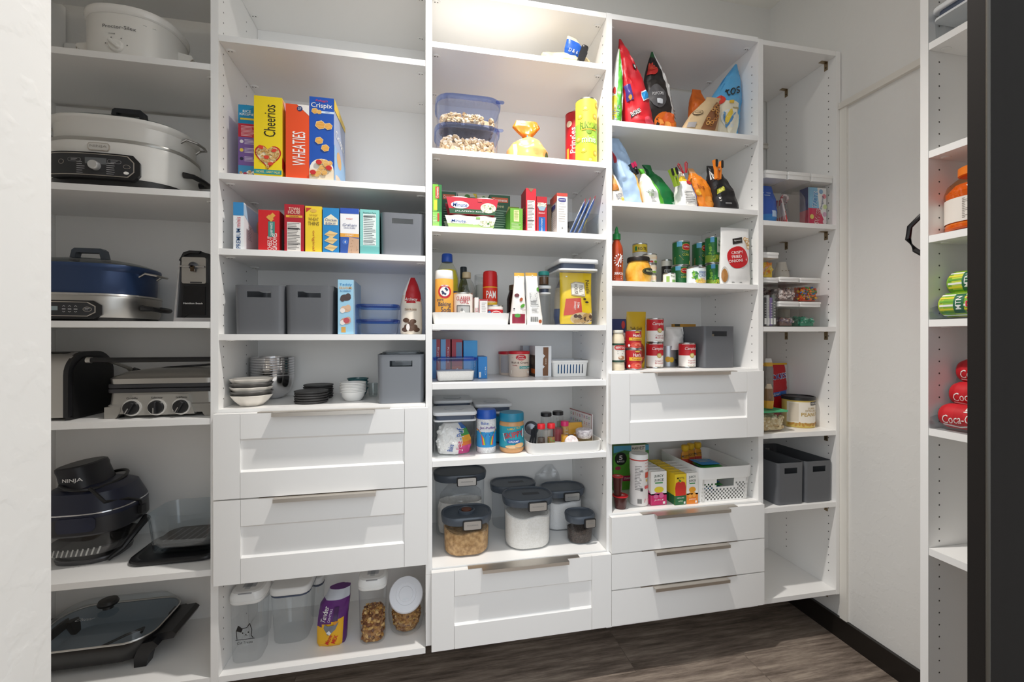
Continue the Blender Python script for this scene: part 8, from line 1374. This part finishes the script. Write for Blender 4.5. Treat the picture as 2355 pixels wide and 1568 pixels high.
q = MB(); R = random.Random(12); ww, dd, hh = w*.85, .09, H*.68; C = [m(c) for c in ('e0cfa8', 'd2bc8e', 'ecdfc0', 'c9ad7e')]; q.box(-ww/2+.01, ww/2-.01, -dd/2+.01, dd/2-.01, .001, hh-.008, C[0])
for i in range(130):
    s = R.random(); p = ((R.random()-.5)*(ww-.012), -dd/2+.006, .008+R.random()*(hh-.014)) if s < .55 else (ww/2-.006, (R.random()-.5)*(dd-.012), .008+R.random()*(hh-.014)) if s < .62 else (-ww/2+.006, (R.random()-.5)*(dd-.012), .008+R.random()*(hh-.014)) if s < .78 else ((R.random()-.5)*(ww-.012), (R.random()-.5)*(dd-.012), hh-.006)
    q.blob(p, .0085, R.choice(C), R, (1.25, .8, .8))
solo('pistachios', q, 'pale pistachios filling the green lidded tub', 'nuts', (cx, Y0+.055, z+.004), kind='stuff')
q = MB(); hb = W(1766, 885, .05)[1]-z-H; fr = bag(q, [(0, 0, 0, .016, .014), (hb*.4, 0, 0, .018, .018), (hb*.8, 0, 0, .015, .012), (hb, 0, 0, .010, .003)], lambda a, b, f: m('e0a030') if b < .25 else m('8a6a4a') if b < .7 else m('c9b8a0'), .005, 121, 20, 24); solo('snack_bag', q, 'small brown snack bag standing on the green lidded tub', 'bag', (XU(1768, Y0+.05), Y0+.05, z+H+.0015))
q = MB(); hb2 = W(1766, 826, .10)[1]-z; fr = bag(q, [(0, 0, 0, .018, .012), (hb2*.6, 0, 0, .02, .016), (hb2*.85, 0, 0, .02, .014), (hb2, .0, 0, .014, .004)], lambda a, b, f: m('d8d6d4') if b > .84 else m('d8a83a') if b > .76 else m('8a8480'), .005, 122, 20, 28); solo('snack_bag', q, 'white and yellow snack bag at the left edge behind the green lidded tub', 'bag', (XU(1768, .165), .168, z))
z = SZ['5E']
X0, Y0 = FL(1890, 1157, z); Y0 = max(.012, Y0); x0, x1 = XU(1854, Y0), XU(1919, Y0); cw = min(x1, 1.623)-x0; H = W(1887, 1060, Y0)[1]-z
for nm, xx, lab in (('storage_bin', x0+cw/2, 'open grey bin in the corner unit, right of its twin'), ('storage_bin', x0-cw/2-.006, 'open grey bin in the corner unit, left of its twin, beside the drawers')):
    q = MB(); wv = cw if 'right' in lab else cw*.98; shellbox(q, wv, .29, H, .014, .0022, GREY, .985, (-wv*.24, wv*.24, H*.74, H*.88)); solo('storage_bin', q, lab, 'storage bin', (max(xx, 1.287+wv/2+.004), Y0+.146+(0 if 'right' in lab else 0), z), 0, 'open grey bins in the corner unit')
q = MB(); q.tube([(.02*cos(a), .012*sin(a), .0+.004*i) for i, a in enumerate([.4*k for k in range(14)])], .002, AG); solo('wire_coil', q, 'small dark coil lying in the right grey bin of the corner unit', 'coil', (x0+cw/2, Y0+.10, z+.003)) if 0 else None
# ================= drinks on the right wall unit
def RW(u, v, x):   # point at a given x
    dx, dy, dz = ray(u, v); t = x/dx; return CAMY+t*dy, CAMZ+t*dz
def sx(zk, v0, u0, x): return RW(u0, v0, x)
z = RS['A']; t = popbox('clear container with a white lid on the top drinks shelf', XR+.106, YR-.004-.075, z, .2, .15, W(2160, 20, YR)[1]-z if 0 else .085, .035)
# orange sports drink
z = RS['C']; r = .062; y = YR-.003-r; ya, zt_ = RW(2200, 396, XR+.004+r); H = zt_-z; x = XR+.004+r; ORG = M('e07a12', .1)
t = thing('sports_drink_bottle', 'large orange sports drink bottle with orange cap', 'bottle', (x, y, z)); q = MB(); OR2 = GL('f09a3a', 1.3)
q.lathe([(r*.9, 0), (r, .006), (r, H*.08), (r*.96, H*.10), (r*.96, H*.52), (r, H*.54), (r, H*.60), (r*.9, H*.72), (r*.55, H*.84), (r*.48, H*.87)], GL('f6c890', 1.4), c1=False); q.build('bottle', t)
q = MB(); q.lathe([(r*.88, .004), (r*.97, .008), (r*.93, H*.3), (r*.95, H*.6), (r*.7, H*.72), (.001, H*.72)], ORG); q.build('drink', t)
q = MB(); q.lathe([(r*.985, H*.13), (r*.985, H*.5)], m('ebe3da'), c0=False, c1=False); F = CYL(r*.99, 0, 0, -radians(38)); FW = CYL(r*.99, 0, 0, radians(-10)); q.lines(F, -.05, -.02, H*.47, 12, H*.026, m('9a9088'), .0016); q.txt(FW, 'G', .02, H*.40, .02, m('3a2a22'), .001, bold=.05); q.line(FW, [(-.01, H*.25), (.0, H*.38), (.004, H*.37), (-.004, H*.25), (.05, H*.24), (.045, H*.33), (.01, H*.34)], .002, m('3a2a22'), .001); q.txt(FW, 'GATORADE', .03, H*.28, .012, m('8a5a3a'), .001, w=.05); q.build('label', t)
q = MB(); q.lathe([(r*.52, H*.86), (r*.58, H*.87), (r*.58, H*.985), (r*.52, H), (.001, H)], M('f0801e', .4)); q.build('cap', t)
# cans lying in clear racks, their tops facing left
def drinkcan(label, x, y, z, cols, deco, group):   # lies along the wall, its far end towards the panel
    q = MB(); r, L = .032, .118; AL = M('c4c4c6', .25, 1); pr = [(r*.72, 0, AL), (r*.78, .001, AL), (r*.82, .003, AL)]+[(r*.98, .013, m(cols[0])), (r, .018, m(cols[0]))]+[(r, .018+(L-.034)*i/4, m(cols[i % len(cols)])) for i in range(1, 5)]+[(r*.98, L-.014, m(cols[0])), (r*.84, L-.004, AL), (r*.82, L, AL), (r*.76, L-.001, AL), (r*.75, L-.006, AL)]
    q.lathe(pr, AL, T=Matrix.Rotation(pi/2, 4, 'X')); deco(q, lambda a, b, c: (-(r+c)*cos(b/r), -a, (r+c)*sin(b/r)), r, L); return solo('drink_can', q, label, 'can', (x, y, z+r), 0, group)
def d_dew(q, F, r, L):
    for i in range(9): q.rect(F, .010, L-.016, -.045+i*.010, -.040+i*.010, m(('e8d83a', 'f4f4ee', '6aa83a')[i % 3]), .0004, 1, 2)
    q.rect(F, .040, .062, -.024, .030, m('2a6a4a'), .0008, 1, 8); q.txt(F, 'MTN', .051, .004, .012, m('f0f0ee'), .0014, rot=90, w=.034, bold=.05); q.txt(F, 'DEW', .078, .002, .024, m('f4f4ee'), .0014, rot=90, w=.056, bold=.08); q.txt(F, 'DEW', .078, .002, .022, m('d83040'), .0020, rot=90, w=.052, bold=.04)
def d_cola(q, F, r, L): q.txt(F, 'Coca-Cola', .058, -.002, .022, WT, .001, w=.085, shear=.3, bold=.0, rot=8); q.line(F, [(.015, -.022), (.05, -.026), (.08, -.016), (.105, -.020)], .004, WT, .001); q.rect(F, .062, .082, .020, .032, m('e8e0dc'), .001, 1, 2); q.lines(F, .06, .085, .018, 1, .006, WT, .002, .001)
def rack(label, z, y0, tiers):
    q = MB(); GLR = GL('e8eef0', 1.7); x0 = XR+.001; pr = lambda a, b, c: (x0+a, y0+c, z+b)
    q.prism([(0, 0), (.2, 0), (.2, .003), (.008, .003), (.002, .020), (-.002, .020)], pr, -.128, 0, GLR)
    for yy in (-.0015, -.128): q.prism([(0, 0), (.2, 0), (.2, .055*tiers), (.1, .052*tiers), (.06, .045), (.0, .030)], pr, yy, yy+.0015, GLR)
    return solo('can_rack', q, label, 'can rack', (0, 0, 0))
z = RS['D']; G = 'green and yellow soda cans'; ya = YR-.009
rack('clear plastic rack holding green soda cans', z, YR-.003, 2); drinkcan('green and yellow soda can, lower of two in the clear rack', XR+.041, ya, z+.0045, ('b8d048', '8aba3a'), d_dew, G); drinkcan('green and yellow soda can, upper of two in the clear rack', XR+.070, ya, z+.0625, ('8aba3a', 'c8d84a'), d_dew, G)
z = RS['E']; G = 'red cola cans'; rack('clear plastic rack holding red cola cans', z, YR-.003, 3)
for i, (dx, lab) in enumerate(((.041, 'bottom'), (.078, 'middle'), (.102, 'top'))): drinkcan('red cola can, %s of three in the clear rack' % lab, XR+dx, ya, z+.0045+.0555*i+(.004 if i == 2 else 0), ('c01a24', 'c8202a'), d_cola, G)
# fire extinguisher on the wall behind the drinks unit
x = XW-.047; yb = -.372; t = thing('fire_extinguisher', 'red fire extinguisher with black hose behind the drinks unit panel', 'fire extinguisher', (x, yb, 1.275)); q = MB(); q.lathe([(.03, 0), (.032, .004), (.032, .26), (.024, .29), (.012, .30), (.012, .315)], M('c4161e', .3)); q.build('cylinder', t)
q = MB(); q.box(-.012, .012, -.012, .012, .312, .345, AB); q.prism([(-.06, .34), (.015, .345), (.015, .355), (-.06, .36)], lambda a, b, c: (a, c, b), -.008, .008, AB); q.build('valve', t)
q = MB(); q.tube([(-.0, .012, .325), (-.02, .04, .33), (-.03, .065, .30), (-.03, .07, .26), (-.028, .05, .22), (-.034, .01, .19)], .008, AB); q.build('hose', t)
q = MB(); q.box(.034, .0445, -.02, .02, .1, .3, AG); q.build('wall_bracket', t)
